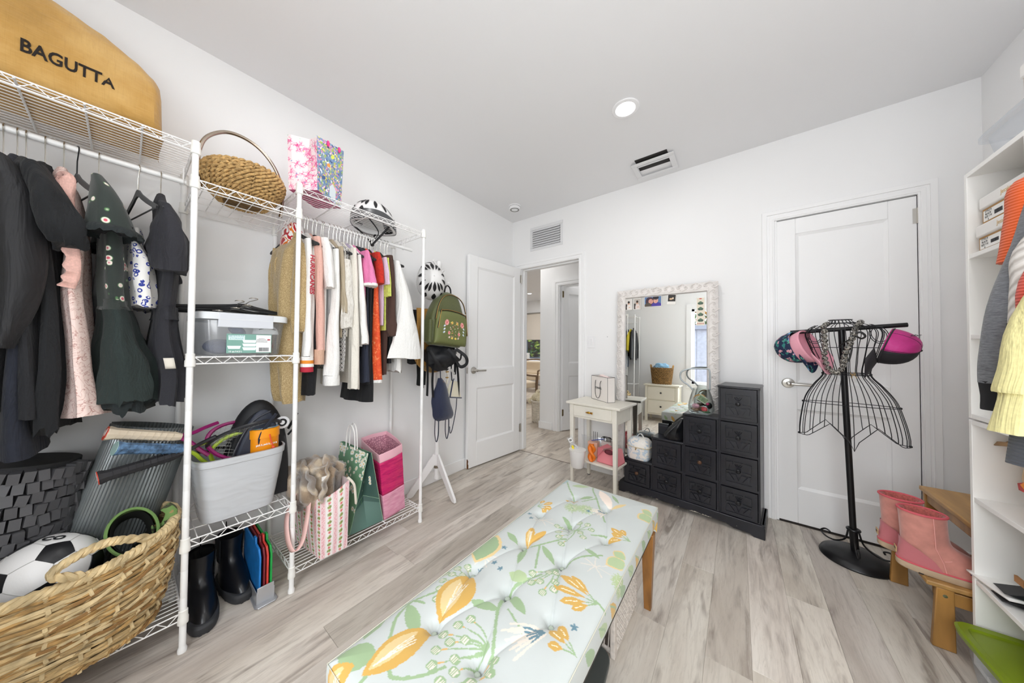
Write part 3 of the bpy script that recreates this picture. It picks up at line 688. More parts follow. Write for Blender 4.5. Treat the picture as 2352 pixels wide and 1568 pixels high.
def garment(label, yt, prof, m, hw=.185, xc=RODX, zt=1.755, sleeve=None, sleeve_m=None, cuff=None, cat='top', name='garment', rip=.30, fr=7, rz=0, flare=1.0, nk=.05, group='clothes on the right-hand rod', hang=True, hblack=False, shape=None, bw=None, ragged=0.0, n=36, drop=.085):
    """prof: (z, y centre, half thickness) downwards. The garment hangs across the rod in the x-z plane."""
    t = thing(name, label, cat, (xc, yt, 0), rz, group); s = abs(hash(label)) % 97 / 9.7 if False else (sum(map(ord, label)) % 97) / 9.7
    rings = [(zt, 0, 0, nk, .012), (zt - drop * .45, 0, 0, hw * .55, .018), (zt - drop, 0, (prof[0][1] - yt) * .6, hw * .95, max(.016, prof[0][2] * .8))]
    pr = [q for q in prof if q[0] < zt - drop - .02]; zl = pr[-1][0]
    for (z, yc, th) in pr:
        f = (zt - z) / (zt - zl); rings.append((z, 0, yc - yt, (bw or hw) * (1 + (flare - 1) * f), th))
    b = MB(); loft(b, rings, n, rip, fr, s, 4, p=2.3, ragged=ragged); b.build('body', m, t)
    if sleeve:
        zs = zt - drop * .9
        for sd in (1, -1):
            x1 = hw * .93 * sd; R = []
            for (z, dx, yc, rx, ry) in sleeve: R.append((z, x1 + (dx if sd > 0 else 0), (yc - yt) if sd > 0 else (yc - yt) * .5, rx * (1 if sd > 0 else .55), ry))
            o = loft(MB(), R, 26, rip * 1.0, 3, s + sd, 5).build('sleeve', sleeve_m or m, t)
            if cuff and sd > 0:
                for (z0, z1, rx, ry, cm) in cuff:
                    xx, yy = R[-1][1], R[-1][2]; loft(MB(), [(z0, xx, yy, rx, ry), ((z0 + z1) / 2, xx, yy, rx * 1.02, ry * 1.02), (z1, xx, yy, rx, ry)], 20, .05, 4, s, 2).build('cuff', cm, o)
    if hang: hanger(yt, ' '.join(('black hanger of the ' + label).split()[:14]), rz, hblack, xc)
    return t
def sl(prof, dx=.012, rx=.045, k=.9):
    """front sleeve rings from a measured (z, y, half width) list"""
    return [(z, dx * (i / max(1, len(prof) - 1)), y, rx, th * k) for i, (z, y, th) in enumerate(prof)]

black_f = fab('141518'); coal = fab('212226'); navyk = fab('232733', 60, .5); white_f = fab('ecebe8', 200, .12, .04); cream_f = fab('e2ddd2', 200, .15, .05)
# -- left rod
garment('large smooth black coat with long sleeves at the left frame edge', -2.956, [(1.60, -2.93, .035), (1.3, -2.93, .04), (1.1, -2.94, .035), (.95, -2.95, .03)], fab('1d1d20', 500, .06, .04, .7), sleeve=sl([(1.69, -2.935, .020), (1.60, -2.912, .040), (1.50, -2.905, .047), (1.39, -2.899, .045), (1.26, -2.905, .038), (1.14, -2.925, .022)], .01, .06), cat='coat', name='coat', hw=.19, group='dark clothes on the left-hand rod', rip=.12, zt=1.74)
garment('navy ribbed knit dress below the big black coat', -2.933, [(1.5, -2.92, .02), (1.2, -2.905, .024), (1.04, -2.905, .026), (.92, -2.902, .031), (.81, -2.897, .037)], navyk, cat='dress', name='dress', group='dark clothes on the left-hand rod', rip=.10, flare=1.08)
garment('plain black dress with a square folded hem', -2.918, [(1.5, -2.895, .02), (1.25, -2.89, .022), (1.05, -2.885, .030), (.93, -2.882, .032)], coal, cat='dress', name='dress', group='dark clothes on the left-hand rod', rip=.34, hw=.20)
garment('black dress with crumpled puff sleeves beside the pink dress', -2.884, [(1.5, -2.868, .02), (1.27, -2.858, .024), (1.08, -2.85, .036), (.96, -2.85, .036), (.875, -2.85, .034)], fab('17191c', 300, .3), sleeve=[(1.70, -.01, -2.885, .05, .018), (1.64, .01, -2.870, .07, .030), (1.58, .02, -2.850, .075, .034), (1.50, .03, -2.832, .07, .034), (1.46, .02, -2.828, .05, .026)], cat='dress', name='dress', group='dark clothes on the left-hand rod', rip=.75, fr=10, ragged=.04, n=56)
pk = N('pink_swirl'); v = pk.coords('Object', (1, 1, 1)); w1 = pk.noise(v, 14, 2, .5, 4.5)
pk.base(pk.ramp(w1, [(.40, 'efd8d0'), (.475, 'efd8d0'), (.50, 'b9857c'), (.53, 'ecd2c9'), (1, 'f3e2dc')])); pk.set(Roughness=.85); pk.bump(pk.noise(v, 200, 2), .15); pink_sw = pk.m
pink_f = fab('e3b5a9', 200, .2)
g = garment('pale pink dress with ruffled neck and swirl print', -2.849, [(1.56, -2.815, .020), (1.45, -2.812, .022), (1.28, -2.812, .024), (1.07, -2.797, .028), (.97, -2.79, .036), (.915, -2.785, .044)], pink_sw, cat='dress', name='dress', group='dark clothes on the left-hand rod', rip=.4, fr=8, hw=.175, bw=.185, flare=1.05)
def ruffle(parent, pts, wd, m, amp=.01, fr=14, name='ruffle', flat=(1, 0, 0)):
    P = spline(pts, 10); n = len(P); F = Vector(flat)
    def fn(u, v_):
        i = min(n - 1, int(round(u * (n - 1)))); q = P[i]; t_ = (P[min(n - 1, i + 1)] - P[max(0, i - 1)]).normalized(); s_ = t_.cross(F).normalized()
        return q + s_ * (wd * (v_ - .2)) + F * (amp * math.sin(fr * u * 2 * PI) * v_) + s_ * amp * .5 * math.cos(fr * u * 2 * PI + 1) * v_
    o = MB().grid(fn, n - 1, 4).build(name, m, parent); q = o.modifiers.new('s', 'SOLIDIFY'); q.thickness = .0015; return o
ruffle(g, [(.155, -.002, 1.665), (.185, .012, 1.69), (.205, .030, 1.675), (.20, .030, 1.62), (.195, .03, 1.57)], .035, pink_f, .008, 3)
ruffle(g, [(.185, .030, 1.53), (.20, .042, 1.46), (.205, .046, 1.38), (.195, .036, 1.33)], .030, pink_f, .009, 5)
hanger(-2.823, 'empty black hanger tilted beside the pink dress', math.radians(14), True)
gk = N('floral_green'); v = gk.coords('Object'); vo = gk.n('ShaderNodeTexVoronoi'); vo.inputs['Scale'].default_value = 30; gk.l(v, vo.inputs[0])
sel = gk.ramp(vo.outputs['Color'], [(.50, '000000'), (.52, 'ffffff')], 'CONSTANT')
core = gk.ramp(vo.outputs['Distance'], [(.0, 'd2596b'), (.13, 'd2596b'), (.16, 'ecd6cf'), (.25, 'f0e4da'), (.29, '5c8a58'), (.34, '2b332f')], 'LINEAR')
gk.base(gk.mix(sel, '2b332f', core)); gk.set(Roughness=.9, Sheen_Weight=.2); gk.bump(gk.noise(v, 350, 2), .25); floral_green = gk.m
green_f = fab('26312f', 300, .3, .1)
g = garment('dark green dress with sparse rose print and ragged ruffles', -2.778, [(1.60, -2.745, .026), (1.45, -2.738, .034), (1.33, -2.735, .034), (1.285, -2.732, .036)], floral_green, cat='dress', name='dress', group='dark clothes on the left-hand rod', rip=.28, fr=9, hw=.165, bw=.17)
b = MB(); loft(b, [(1.31, 0, .045, .172, .036), (1.295, 0, .045, .168, .036), (1.275, 0, .046, .174, .040)], 44, .12, 22, 1, 3); b.build('waistband', floral_green, g)
b = MB(); loft(b, [(1.278, 0, .046, .172, .040), (1.20, .004, .056, .180, .050), (1.12, .006, .066, .19, .066), (1.02, .008, .074, .19, .084), (.955, .008, .078, .19, .088)], 84, .34, 11, 2, 7, ragged=.03); b.build('skirt', green_f, g)
b = MB(); loft(b, [(.985, 0, .066, .18, .076), (.955, .0, .068, .182, .080), (.925, 0, .072, .182, .072)], 84, .34, 17, 5, 4, ragged=.045); b.build('hem_ruffle', fab('1f2627', 250, .4), g)
for sd in (1, -1):
    b = MB(); X = .17 if sd > 0 else -.10; R = [(1.715, X, .004, .03, .012), (1.66, X + .015 * sd, .020, .055, .028), (1.60, X + .02 * sd, .030, .065, .042), (1.535, X + .02 * sd, .036, .06, .052)]
    loft(b, R, 32, .12, 6, 3, 5, cap=False); o = b.build('sleeve', floral_green, g)
    b = MB(); loft(b, [(1.56, X + .02 * sd, .033, .052, .046), (1.53, X + .02 * sd, .036, .040, .036), (1.545, X + .02 * sd, .036, .01, .012)], 32, .15, 8, 4, 4, cap=False); b.build('lining', black_f, o)
    b = MB(); loft(b, [(1.545, X + .02 * sd, .036, .060, .052), (1.532, X + .02 * sd, .037, .078, .064), (1.515, X + .022 * sd, .038, .084, .064)], 48, .12, 14, 4, 3, cap=False, ragged=.012); b.build('ruffle', fab('1f2627', 250, .4), o)
bk = N('blue_folk_print'); v = bk.coords('Object', (1, 1, 1)); vo = bk.n('ShaderNodeTexVoronoi', feature='F1'); vo.inputs['Scale'].default_value = 48; bk.l(v, vo.inputs[0])
ring = bk.ramp(vo.outputs['Distance'], [(.0, 'e9e7e4'), (.16, 'e9e7e4'), (.20, '2f3e93'), (.34, '2f3e93'), (.38, 'e9e7e4')], 'CONSTANT'); bn = bk.noise(v, 16, 3, .6, 3)
bk.base(bk.mix(bk.ramp(bn, [(.36, '000000'), (.42, 'ffffff')], 'CONSTANT'), 'e9e7e4', ring)); bk.set(Roughness=.85); bk.bump(bk.noise(v, 60, 3), .4)
g = garment('white sleeveless blouse with blue folk print', -2.688, [(1.56, -2.69, .024), (1.45, -2.676, .034), (1.35, -2.67, .034), (1.295, -2.667, .030)], bk.m, cat='blouse', name='blouse', group='dark clothes on the left-hand rod', rip=.3, fr=9, hw=.16, zt=1.60, hang=False, ragged=.01)
hanger(-2.688, 'bare black hanger top showing above the blue print blouse', math.radians(12))
g = garment('charcoal wrap dress with short sleeves next to the shelf post', -2.631, [(1.55, -2.612, .030), (1.42, -2.612, .028), (1.30, -2.612, .028), (1.14, -2.61, .042), (1.02, -2.602, .042), (.93, -2.60, .040)], fab('2b2b31', 300, .18), cat='dress', name='dress', group='dark clothes on the left-hand rod', rip=.45, fr=10, hw=.165, sleeve=[(1.68, -.01, -2.625, .05, .016), (1.62, .01, -2.615, .06, .034), (1.55, .02, -2.607, .062, .044), (1.46, .02, -2.603, .055, .046), (1.43, .02, -2.603, .05, .044)], ragged=.015)
loft(MB(), [(1.30, 0, .02, .168, .034), (1.275, 0, .02, .164, .034), (1.25, 0, .02, .168, .036)], 44, .12, 20, 1, 3).build('waistband', fab('2b2b31', 100, .5), g)
MB().grid(lambda u, v_: (.20 + .004 * math.sin(v_ * 3), .022 + (u - .5) * .026 + .006 * v_, 1.105 - v_ * .04), 3, 4).build('care_label', mat('d8d2c6', .7), g).modifiers.new('s', 'SOLIDIFY').thickness = .001

# -- right rod, from the near end to the far end
gold_k = N('gold_knit'); v = gold_k.coords('Object'); gn = gold_k.noise(v, 260, 3, .8); gold_k.base(gold_k.ramp(gn, [(.35, '8d7448'), (.5, 'ad9465'), (.66, 'cdb78a'), (.75, 'efdcb4')])); gold_k.set(Roughness=.6, Sheen_Weight=.3); gold_k.bump(gn, .5); gold_f = gold_k.m
g = garment('long gold glitter knit cardigan at the near end of the rod', -2.185, [(1.60, -2.20, .045), (1.4, -2.205, .052), (1.15, -2.205, .055), (.95, -2.20, .05), (.87, -2.19, .040)], gold_f, cat='cardigan', name='cardigan', hw=.105, xc=.235, rz=math.radians(14), zt=1.735, rip=.42, fr=6, flare=.85, sleeve=[(1.66, 0, -2.20, .035, .035), (1.5, .02, -2.21, .04, .040), (1.3, .02, -2.215, .04, .036), (1.22, .02, -2.215, .035, .028)])
for dx in (-.03, .03): MB().tube(spline([(dx, -.058, 1.60), (dx * 1.2, -.064, 1.57), (dx * .8, -.066, 1.50), (dx * 1.1, -.062, 1.45)], 5), .004, 6).build('drawstring', gold_f, g)
g = garment('white silk shirt with red and orange ring print inside the gold cardigan', -2.168, [(1.60, -2.185, .02), (1.45, -2.185, .018), (1.30, -2.18, .02)], white_f, cat='shirt', name='shirt', hw=.12, zt=1.775, rz=math.radians(17), rip=.1, hang=False)
rk = N('ring_print'); v = rk.coords('Object', (1, 1, 1)); wv_ = rk.noise(v, 13, 1, .4, 1.5); rk.base(rk.ramp(wv_, [(0, 'f1efec'), (.40, 'b5202c'), (.47, 'f1efec'), (.53, 'e07b2c'), (.57, 'f1efec'), (.60, 'b5202c'), (.66, 'f1efec')], 'CONSTANT')); rk.set(Roughness=.35)
loft(MB(), [(1.79, 0, -.012, .05, .028), (1.76, 0, -.014, .062, .034), (1.69, 0, -.020, .064, .036), (1.64, 0, -.022, .05, .034)], 28, .12, 5, 1, 4).build('collar', rk.m, g)
letter_m = mat('b32a3c', .7)
g = garment('white sweatshirt with red lettered sleeve and striped cuff', -2.127, [(1.6, -2.14, .022), (1.3, -2.14, .024), (1.12, -2.14, .024)], white_f, cat='sweatshirt', name='sweatshirt', sleeve=sl([(1.68, -2.168, .016), (1.58, -2.163, .017), (1.45, -2.162, .016), (1.25, -2.163, .018), (1.10, -2.163, .024)], .012, .035),
            cuff=[(1.10, 1.082, .036, .0255, white_f), (1.082, 1.066, .036, .026, mat('e08a2a', .8)), (1.066, 1.050, .036, .027, white_f), (1.050, 1.025, .034, .026, mat('b5253a', .8))])
text('lettering', 'HURRICANES', .032, letter_m, g, (.225, -.034, 1.50), axes_rot((0, 0, -1), (-.45, 1, 0)), .0006, .001)
g = garment('pale pink sweatshirt with long sleeve and beige cuff', -2.114, [(1.6, -2.115, .02), (1.3, -2.112, .022), (1.15, -2.11, .022)], fab('e3b3a5'), cat='sweatshirt', name='sweatshirt', sleeve=sl([(1.70, -2.130, .018), (1.6, -2.122, .020), (1.47, -2.117, .022), (1.25, -2.112, .022), (1.13, -2.112, .024)], .012, .04), cuff=[(1.135, 1.06, .038, .022, fab('d3ab93'))])
garment('long black dress hanging below the pale sweatshirts', -2.09, [(1.5, -2.12, .02), (1.14, -2.13, .036), (1.0, -2.132, .036), (.905, -2.134, .034)], black_f, cat='dress', name='dress', hw=.185, rip=.2)
garment('white tee with drooping wide short sleeves', -2.072, [(1.6, -2.085, .018), (1.35, -2.085, .02), (1.13, -2.085, .018)], white_f, cat='tee', name='tee_shirt', sleeve=sl([(1.70, -2.10, .022), (1.62, -2.086, .026), (1.52, -2.08, .024), (1.45, -2.078, .020)], .02, .055))
garment('grey ribbed jumper squeezed in behind the white tee', -2.046, [(1.55, -2.062, .014), (1.2, -2.062, .014), (1.05, -2.062, .014)], fab('a6a6a6'), cat='jumper', name='jumper')
garment('long white sweatshirt with a wide plain cuff', -2.037, [(1.6, -2.045, .018), (1.3, -2.04, .02), (1.05, -2.04, .02)], white_f, cat='sweatshirt', name='sweatshirt', sleeve=sl([(1.66, -2.045, .017), (1.5, -2.042, .019), (1.37, -2.042, .021), (1.14, -2.046, .028), (1.0, -2.052, .033)], .014, .045), cuff=[(1.0, .95, .046, .036, white_f)])
garment('beige vest with narrow strap sleeves', -2.008, [(1.6, -2.018, .016), (1.45, -2.012, .014), (1.3, -2.008, .012), (1.2, -2.008, .012)], fab('b5a78f'), cat='vest', name='vest', sleeve=sl([(1.68, -2.020, .014), (1.5, -2.008, .012), (1.38, -2.002, .016), (1.33, -2.0, .010)], .018, .04))
fk = N('fur'); v = fk.coords('Object', (1, 1, .35)); fk.base(fk.ramp(fk.noise(v, 120, 4, .7), [(.3, 'cfc8bc'), (.6, 'f0ece4')])); fk.set(Roughness=1, Sheen_Weight=.5); fk.bump(fk.noise(v, 160, 4, .8), 1.0, .006)
g = garment('cream fluffy fur vest with a knitted lower panel', -1.984, [(1.60, -1.992, .020), (1.5, -1.985, .024), (1.37, -1.981, .024), (1.27, -1.981, .026), (1.2, -1.983, .022)], fk.m, cat='vest', name='vest', rip=.5, fr=11)
loft(MB(), [(1.62, .188, -.008, .02, .022), (1.5, .196, 0, .022, .025), (1.4, .2, .002, .022, .026), (1.33, .2, .002, .026, .028), (1.25, .198, .002, .024, .024)], 26, .6, 9, 3, 6).build('fur_trim', fk.m, g)
dk = N('diamond_print'); v = dk.coords('Object', (1, 62, 62), (PI / 4, 0, 0)); sp = dk.n('ShaderNodeSeparateXYZ'); dk.l(v, sp.inputs[0])
def tri(o_):
    a = dk.n('ShaderNodeMath', operation='PINGPONG'); a.inputs[1].default_value = .5; dk.l(o_, a.inputs[0]); return a.outputs[0]
mxn = dk.n('ShaderNodeMath', operation='MAXIMUM'); dk.l(tri(sp.outputs[1]), mxn.inputs[0]); dk.l(tri(sp.outputs[2]), mxn.inputs[1])
dk.base(dk.ramp(mxn.outputs[0], [(0, '1d1d1f'), (.17, 'e8e6e2'), (.30, '1d1d1f'), (.42, 'e8e6e2')], 'CONSTANT')); dk.set(Roughness=.85)
garment('black and white diamond print tunic', -1.966, [(1.5, -1.985, .012), (1.28, -1.985, .014), (1.1, -1.992, .017), (1.02, -1.995, .018)], dk.m, cat='tunic', name='tunic', hw=.19)
garment('long off-white blouse with loose long sleeves', -1.948, [(1.6, -1.945, .014), (1.3, -1.94, .018), (1.05, -1.935, .02), (.95, -1.935, .02)], cream_f, cat='blouse', name='blouse', sleeve=sl([(1.69, -1.955, .015), (1.55, -1.948, .018), (1.38, -1.945, .021), (1.14, -1.943, .023), (.92, -1.942, .024)], .016, .045))
garment('lavender print top behind the off-white blouse', -1.925, [(1.6, -1.928, .012), (1.4, -1.925, .012), (1.25, -1.922, .012)], fab('b9aec6', 30, .2, .35), cat='top', name='top')
garment('plain white knit top with a straight side hem', -1.905, [(1.62, -1.92, .012), (1.4, -1.905, .018), (1.2, -1.897, .024), (1.15, -1.897, .024)], white_f, cat='top', name='top', sleeve=sl([(1.66, -1.925, .010), (1.5, -1.912, .018), (1.38, -1.903, .022), (1.25, -1.895, .025), (1.165, -1.892, .026)], .016, .04))
garment('bright pink sports shirt with a white trimmed sleeve', -1.888, [(1.62, -1.89, .014), (1.4, -1.885, .018), (1.3, -1.885, .014)], fab('e884b4'), cat='shirt', name='shirt', sleeve=sl([(1.69, -1.893, .012), (1.62, -1.880, .024), (1.55, -1.869, .034), (1.505, -1.866, .036)], .03, .06), cuff=[(1.507, 1.492, .060, .035, white_f)])
garment('black velvet top among the crowded hangers', -1.868, [(1.6, -1.875, .012), (1.3, -1.872, .014), (1.1, -1.872, .014), (.96, -1.870, .014)], black_f, cat='top', name='top')
garment('navy blue A-line dress with pleated front', -1.852, [(1.6, -1.858, .012), (1.43, -1.866, .020), (1.2, -1.864, .028), (1.0, -1.863, .034), (.945, -1.863, .036)], fab('2a2f3f'), cat='dress', name='dress', rip=.3, fr=5, hw=.175, flare=1.1, ragged=.004)
ok_ = N('orange_damask'); v = ok_.coords('Object'); on = ok_.noise(v, 40, 3, .6, 1.5); ok_.base(ok_.ramp(on, [(.4, 'd9481f'), (.6, 'e8612c'), (.68, 'f09a6c')])); ok_.set(Roughness=.75); ok_.bump(on, .2)
garment('black blazer with a red and blue printed lining', -1.832, [(1.6, -1.842, .014), (1.3, -1.846, .016), (1.0, -1.85, .018), (.93, -1.85, .018)], fab('1d1e22', 60, .2, .1), cat='blazer', name='blazer')
g = garment('bright orange shift dress with a white hem', -1.813, [(1.6, -1.81, .020), (1.45, -1.81, .026), (1.2, -1.80, .036), (1.0, -1.792, .042), (.955, -1.79, .044)], ok_.m, cat='dress', name='dress', rip=.1, hw=.18, flare=1.08, sleeve=sl([(1.70, -1.822, .018), (1.64, -1.808, .024), (1.56, -1.803, .026), (1.52, -1.805, .024)], .018, .05), sleeve_m=fab('c9301f', 90, .3, .15))
loft(MB(), [(.956, 0, .023, .196, .0445), (.948, 0, .023, .197, .0455), (.938, 0, .023, .196, .045)], 40, .05, 5, 0, 2).build('hem', white_f, g)
garment('black skirt hanging lowest behind the orange dress', -1.795, [(1.4, -1.83, .015), (1.1, -1.832, .022), (.93, -1.832, .040), (.83, -1.835, .052)], black_f, cat='skirt', name='skirt', hw=.17, rip=.2)
garment('thin pale lilac shirt beside the orange dress', -1.775, [(1.62, -1.776, .014), (1.35, -1.773, .013), (1.28, -1.773, .012)], fab('dcc6dc'), cat='shirt', name='shirt', sleeve=sl([(1.68, -1.780, .012), (1.6, -1.772, .018), (1.52, -1.770, .016)], .02, .05))
garment('lime yellow blouse peeking between lilac and brown', -1.762, [(1.64, -1.764, .012), (1.45, -1.758, .013), (1.3, -1.757, .013), (1.25, -1.757, .012)], fab('d5de6e', 80, .3, .15), cat='blouse', name='blouse', sleeve=sl([(1.68, -1.766, .010), (1.55, -1.758, .016), (1.45, -1.756, .014)], .018, .05))
brown_f = fab('4a332b')
g = garment('dark brown cardigan with a bunched balloon cuff', -1.744, [(1.6, -1.745, .018), (1.3, -1.748, .020), (1.1, -1.748, .022), (.98, -1.75, .022)], brown_f, cat='cardigan', name='cardigan', sleeve=sl([(1.70, -1.746, .024), (1.6, -1.735, .026), (1.4, -1.728, .024), (1.33, -1.727, .028), (1.28, -1.727, .042), (1.24, -1.728, .040), (1.215, -1.728, .026)], .02, .05))
garment('black knitted shirt between brown cardigan and white blouse', -1.726, [(1.62, -1.722, .014), (1.3, -1.72, .014), (1.05, -1.72, .014)], black_f, cat='shirt', name='shirt')
g = garment('white poplin blouse with a wide fluttering sleeve, last on the rod', -1.70, [(1.6, -1.69, .02), (1.35, -1.68, .026), (1.1, -1.66, .03), (1.0, -1.66, .03)], white_f, cat='blouse', name='blouse', rip=.35, sleeve=[(1.68, 0, -1.695, .04, .018), (1.55, .02, -1.675, .05, .030), (1.40, .03, -1.652, .06, .046), (1.22, .04, -1.642, .07, .070), (1.08, .045, -1.640, .07, .086)], ragged=.03)
for i, y in enumerate((-1.672, -1.652)):
    hanger(y, ['spare black hanger just past the white poplin blouse', 'last spare hanger at the open rod end'][i])

# ================================================================ things on the shelving
def rrect(rx, ry, p=4.0, n=40):
    out = []
    for k in range(n):
        a = 2 * PI * k / n; c, s_ = math.cos(a), math.sin(a); out.append((math.copysign(abs(c) ** (2 / p), c) * rx, math.copysign(abs(s_) ** (2 / p), s_) * ry))
    return out
def shell(mb, levels_, p=4.0, n=40, mi=0, cap0=True, cap1=False, wob=0.0, seed=0):
    """levels: (z, cx, cy, rx, ry)"""
    vs = []; fs = []
    for i, (z, cx, cy, rx, ry) in enumerate(levels_):
        for k, (a, b_) in enumerate(rrect(rx, ry, p, n)):
            w = 1 + wob * nz(a * 9 + seed, b_ * 9, z * 6); vs.append((cx + a * w, cy + b_ * w, z + wob * .04 * nz(k * .4, seed, i)))
    m = len(levels_)
    for i in range(m - 1):
        for k in range(n):
            l = (k + 1) % n; fs.append((i * n + k, i * n + l, (i + 1) * n + l, (i + 1) * n + k))
    if cap0: fs.append(tuple(range(n))[::-1])
    if cap1: fs.append(tuple((m - 1) * n + k for k in range(n)))
    return mb.add(vs, fs, mi)
def solid(o, t, off=-1): m_ = o.modifiers.new('thickness', 'SOLIDIFY'); m_.thickness = t; m_.offset = off; return o

# -- burlap bag on the left bay
k = N('burlap'); v = k.coords('Object'); a1 = k.noise(k.coords('Object', (1, 260, 12)), 2, 2); a2 = k.noise(k.coords('Object', (1, 12, 260)), 2, 2); lo = k.noise(v, 5, 4, .6)
c = k.ramp(lo, [(.3, 'a67f3f'), (.5, 'b98f4c'), (.7, 'c9a262')]); c = k.mix(k.ramp(a1, [(.5, '000000'), (.75, '707070')]), c, '8e6a30'); c = k.mix(k.ramp(a2, [(.5, '000000'), (.75, '707070')]), c, 'dcb981'); k.base(c); k.set(Roughness=.95, Sheen_Weight=.2); k.bump(k.noise(v, 7, 4, .6), .6, .03); burlap = k.m
g = thing('burlap_storage_bag', 'tan burlap storage bag with black lettering on the left-hand top shelf', 'bag', (0, 0, 1.934))
Y0, Y1 = -3.12, -2.635
def bagpt(u, v_):
    y = Y1 + (Y0 - Y1) * u ** 1.15; a = 2 * PI * v_ + PI * 1.25
    prof = [(0, .02), (.003, .17), (.010, .225), (.025, .252), (.06, .285), (.14, .33), (.28, .375), (.42, .41), (.62, .435), (1, .44)]
    d = -(y - Y1); H = np.interp(d, [p_[0] for p_ in prof], [p_[1] for p_ in prof]); sq = min(1, .55 + .45 * (d / .02)) if d < .02 else 1
    c_, s_ = math.cos(a), math.sin(a); e = .42; rx = .155 * (.55 + .45 * sq); x = .208 + rx * math.copysign(abs(c_) ** e, c_); zz = H / 2 + H / 2 * math.copysign(abs(s_) ** e, s_)
    hf = zz / max(H, 1e-3); x = .208 + (x - .208) * (1 - .42 * hf ** 2.5)
    wv2 = .012 * nz(y * 9, zz * 9, 2) + .005 * nz(y * 26, zz * 26, 5)
    return (x + wv2 * (1 if c_ > 0 else -1) * (.2 + hf), y + .006 * nz(zz * 12, a) * (1 if u < .1 else 0), max(.001, zz + (.010 * nz(y * 14, a) if hf > .8 else 0)))
b = MB(); b.grid(bagpt, 60, 64, closev=True); n_ = 61; b.f.append(tuple(i * n_ for i in range(64))); b.mi.append(0); b.build('body', burlap, g)

ink = mat('1f1712', .9)
def bagx(y, z):
    """front surface of the bag at this height"""
    best = max((bagpt((max(0, (y - Y1) / (Y0 - Y1))) ** (1 / 1.15), i / 128) for i in range(128)), key=lambda q: q[0] - 12 * abs(q[2] - z)); return best[0]
tx = text('lettering', 'BAGUTTA', .058, ink, g, (0, 0, 0), (0, 0, 0), .0004, .0012, sx=1.0); tm = tx.data
bb = [v_.co.copy() for v_ in tm.vertices]; wx = max(q.x for q in bb) - min(q.x for q in bb)
for v_ in tm.vertices:
    yy = -2.832 + v_.co.x / wx * .170 + 0; zz = .118 + v_.co.y * .95; v_.co = Vector((bagx(yy, zz) + .0012 + v_.co.z * 2, yy, zz))
tx.scale = (1, 1, 1)

# -- rope basket with a metal hoop on the middle bay
rope = mat('d3ac70', .85, nz=90, bump=.5, var=.3); rope2 = mat('8f6e40', .85, nz=90, bump=.5, var=.3)
g = thing('rope_basket', 'coarse twisted straw basket with a steel hoop handle on the middle top shelf', 'basket', (.245, -2.385, 1.801), math.radians(4))
def braid_ring(mb, cx, cy, z, rx, ry, r, turns, strands=2, n=120, mi=0, p=2.0, tilt=0.0, a0=0, a1=2 * PI, closed=True, rr=.6):
    for s_ in range(strands):
        pts = []
        for i in range(n + (0 if closed else 1)):
            a = a0 + (a1 - a0) * i / n; ph = turns * a + 2 * PI * s_ / strands; c_, q = math.cos(a), math.sin(a)
            x = cx + math.copysign(abs(c_) ** (2 / p), c_) * (rx + r * math.cos(ph)); y = cy + math.copysign(abs(q) ** (2 / p), q) * (ry + r * math.cos(ph)); pts.append((x, y, z + r * math.sin(ph) + tilt * q))
        mb.tube(pts, r * rr + r * .25, 6, closed, mi, caps=not closed)
    return mb
b = MB(); rows = 10
for i in range(rows):
    t = i / (rows - 1); rx = .085 + .062 * math.sin(t * PI * .62) / math.sin(PI * .62) * 1.0 - .012 * max(0, t - .75) * 4; braid_ring(b, 0, 0, .012 + t * .135, rx * 1.0, rx * .96, .0072, 17 + i % 3, 2, 110, i % 2 * 0, tilt=.006 * t)
b.build('weave', rope, g, kind='stuff')
MB().lathe([(.0001, .008), (.070, .008), (.105, .03), (.118, .08), (.112, .14)], 40, cap=False).build('lining', rope2, g)
hp = [(0, -.140, .02), (0, -.150, .10), (0, -.147, .18), (0, -.125, .25), (0, -.07, .305), (0, -.005, .318), (0, .06, .295), (0, .115, .235), (0, .145, .15), (0, .148, .06), (0, .142, .0)]
steel_w = mat('b8aa9b', .22, 1.0, nz=200, bump=.02); MB().tube(spline(hp, 6), .0075, 10).build('hoop_handle', steel_w, g)

# -- gift bag with bright prints on the right bay
g = thing('gift_bag', 'open gift bag with pink palm print side and blue floral front on the top shelf', 'gift bag', (0, 0, 1.917))
Nn, Ll, Rr, Ff = Vector((.435, -2.149, 0)), Vector((.326, -2.236, 0)), Vector((.317, -1.992, 0)), Vector((.208, -2.079, 0))
Nt, Lt, Rt, Ft = Vector((.430, -2.155, .270)), Vector((.318, -2.243, .272)), Vector((.322, -1.985, .325)), Vector((.215, -2.07, .29))
gm = attr_mat('printed_paper', .35)
cr_ = random.Random(5)
cp = Canvas(.16, .30, 900, 'f6e3e6')
for i in range(64):
    x, y = cr_.uniform(0, .16), cr_.uniform(0, .30)
    for q in range(8): a = cr_.uniform(0, 6.3); L = cr_.uniform(.01, .028); cp.line([(x, y), (x + L * .5 * math.cos(a), y + L * .5 * math.sin(a)), (x + L * math.cos(a + .4), y + L * math.sin(a + .4))], .0016, cr_.choice(('e75a97', 'ee7fae', 'd93f83', 'f29bbd')), .0005)
for i in range(22): cp.ell(cr_.uniform(0, .16), cr_.uniform(0, .30), .004, .003, cr_.uniform(0, 3), cr_.choice(('e8d84a', '8a93c4', 'b7d2c0', 'ee7fae')))
def quadfn(a, b_, c_, d_, bulge=0.0, nrm=None):
    nrm = nrm or (b_ - a).cross(d_ - a).normalized()
    return lambda u, v_: tuple(a * (1 - u) * (1 - v_) + b_ * u * (1 - v_) + c_ * u * v_ + d_ * (1 - u) * v_ + nrm * (bulge * math.sin(PI * u) * math.sin(PI * min(1, v_ * 1.02))))
fold = Vector((.012, .006, 0))
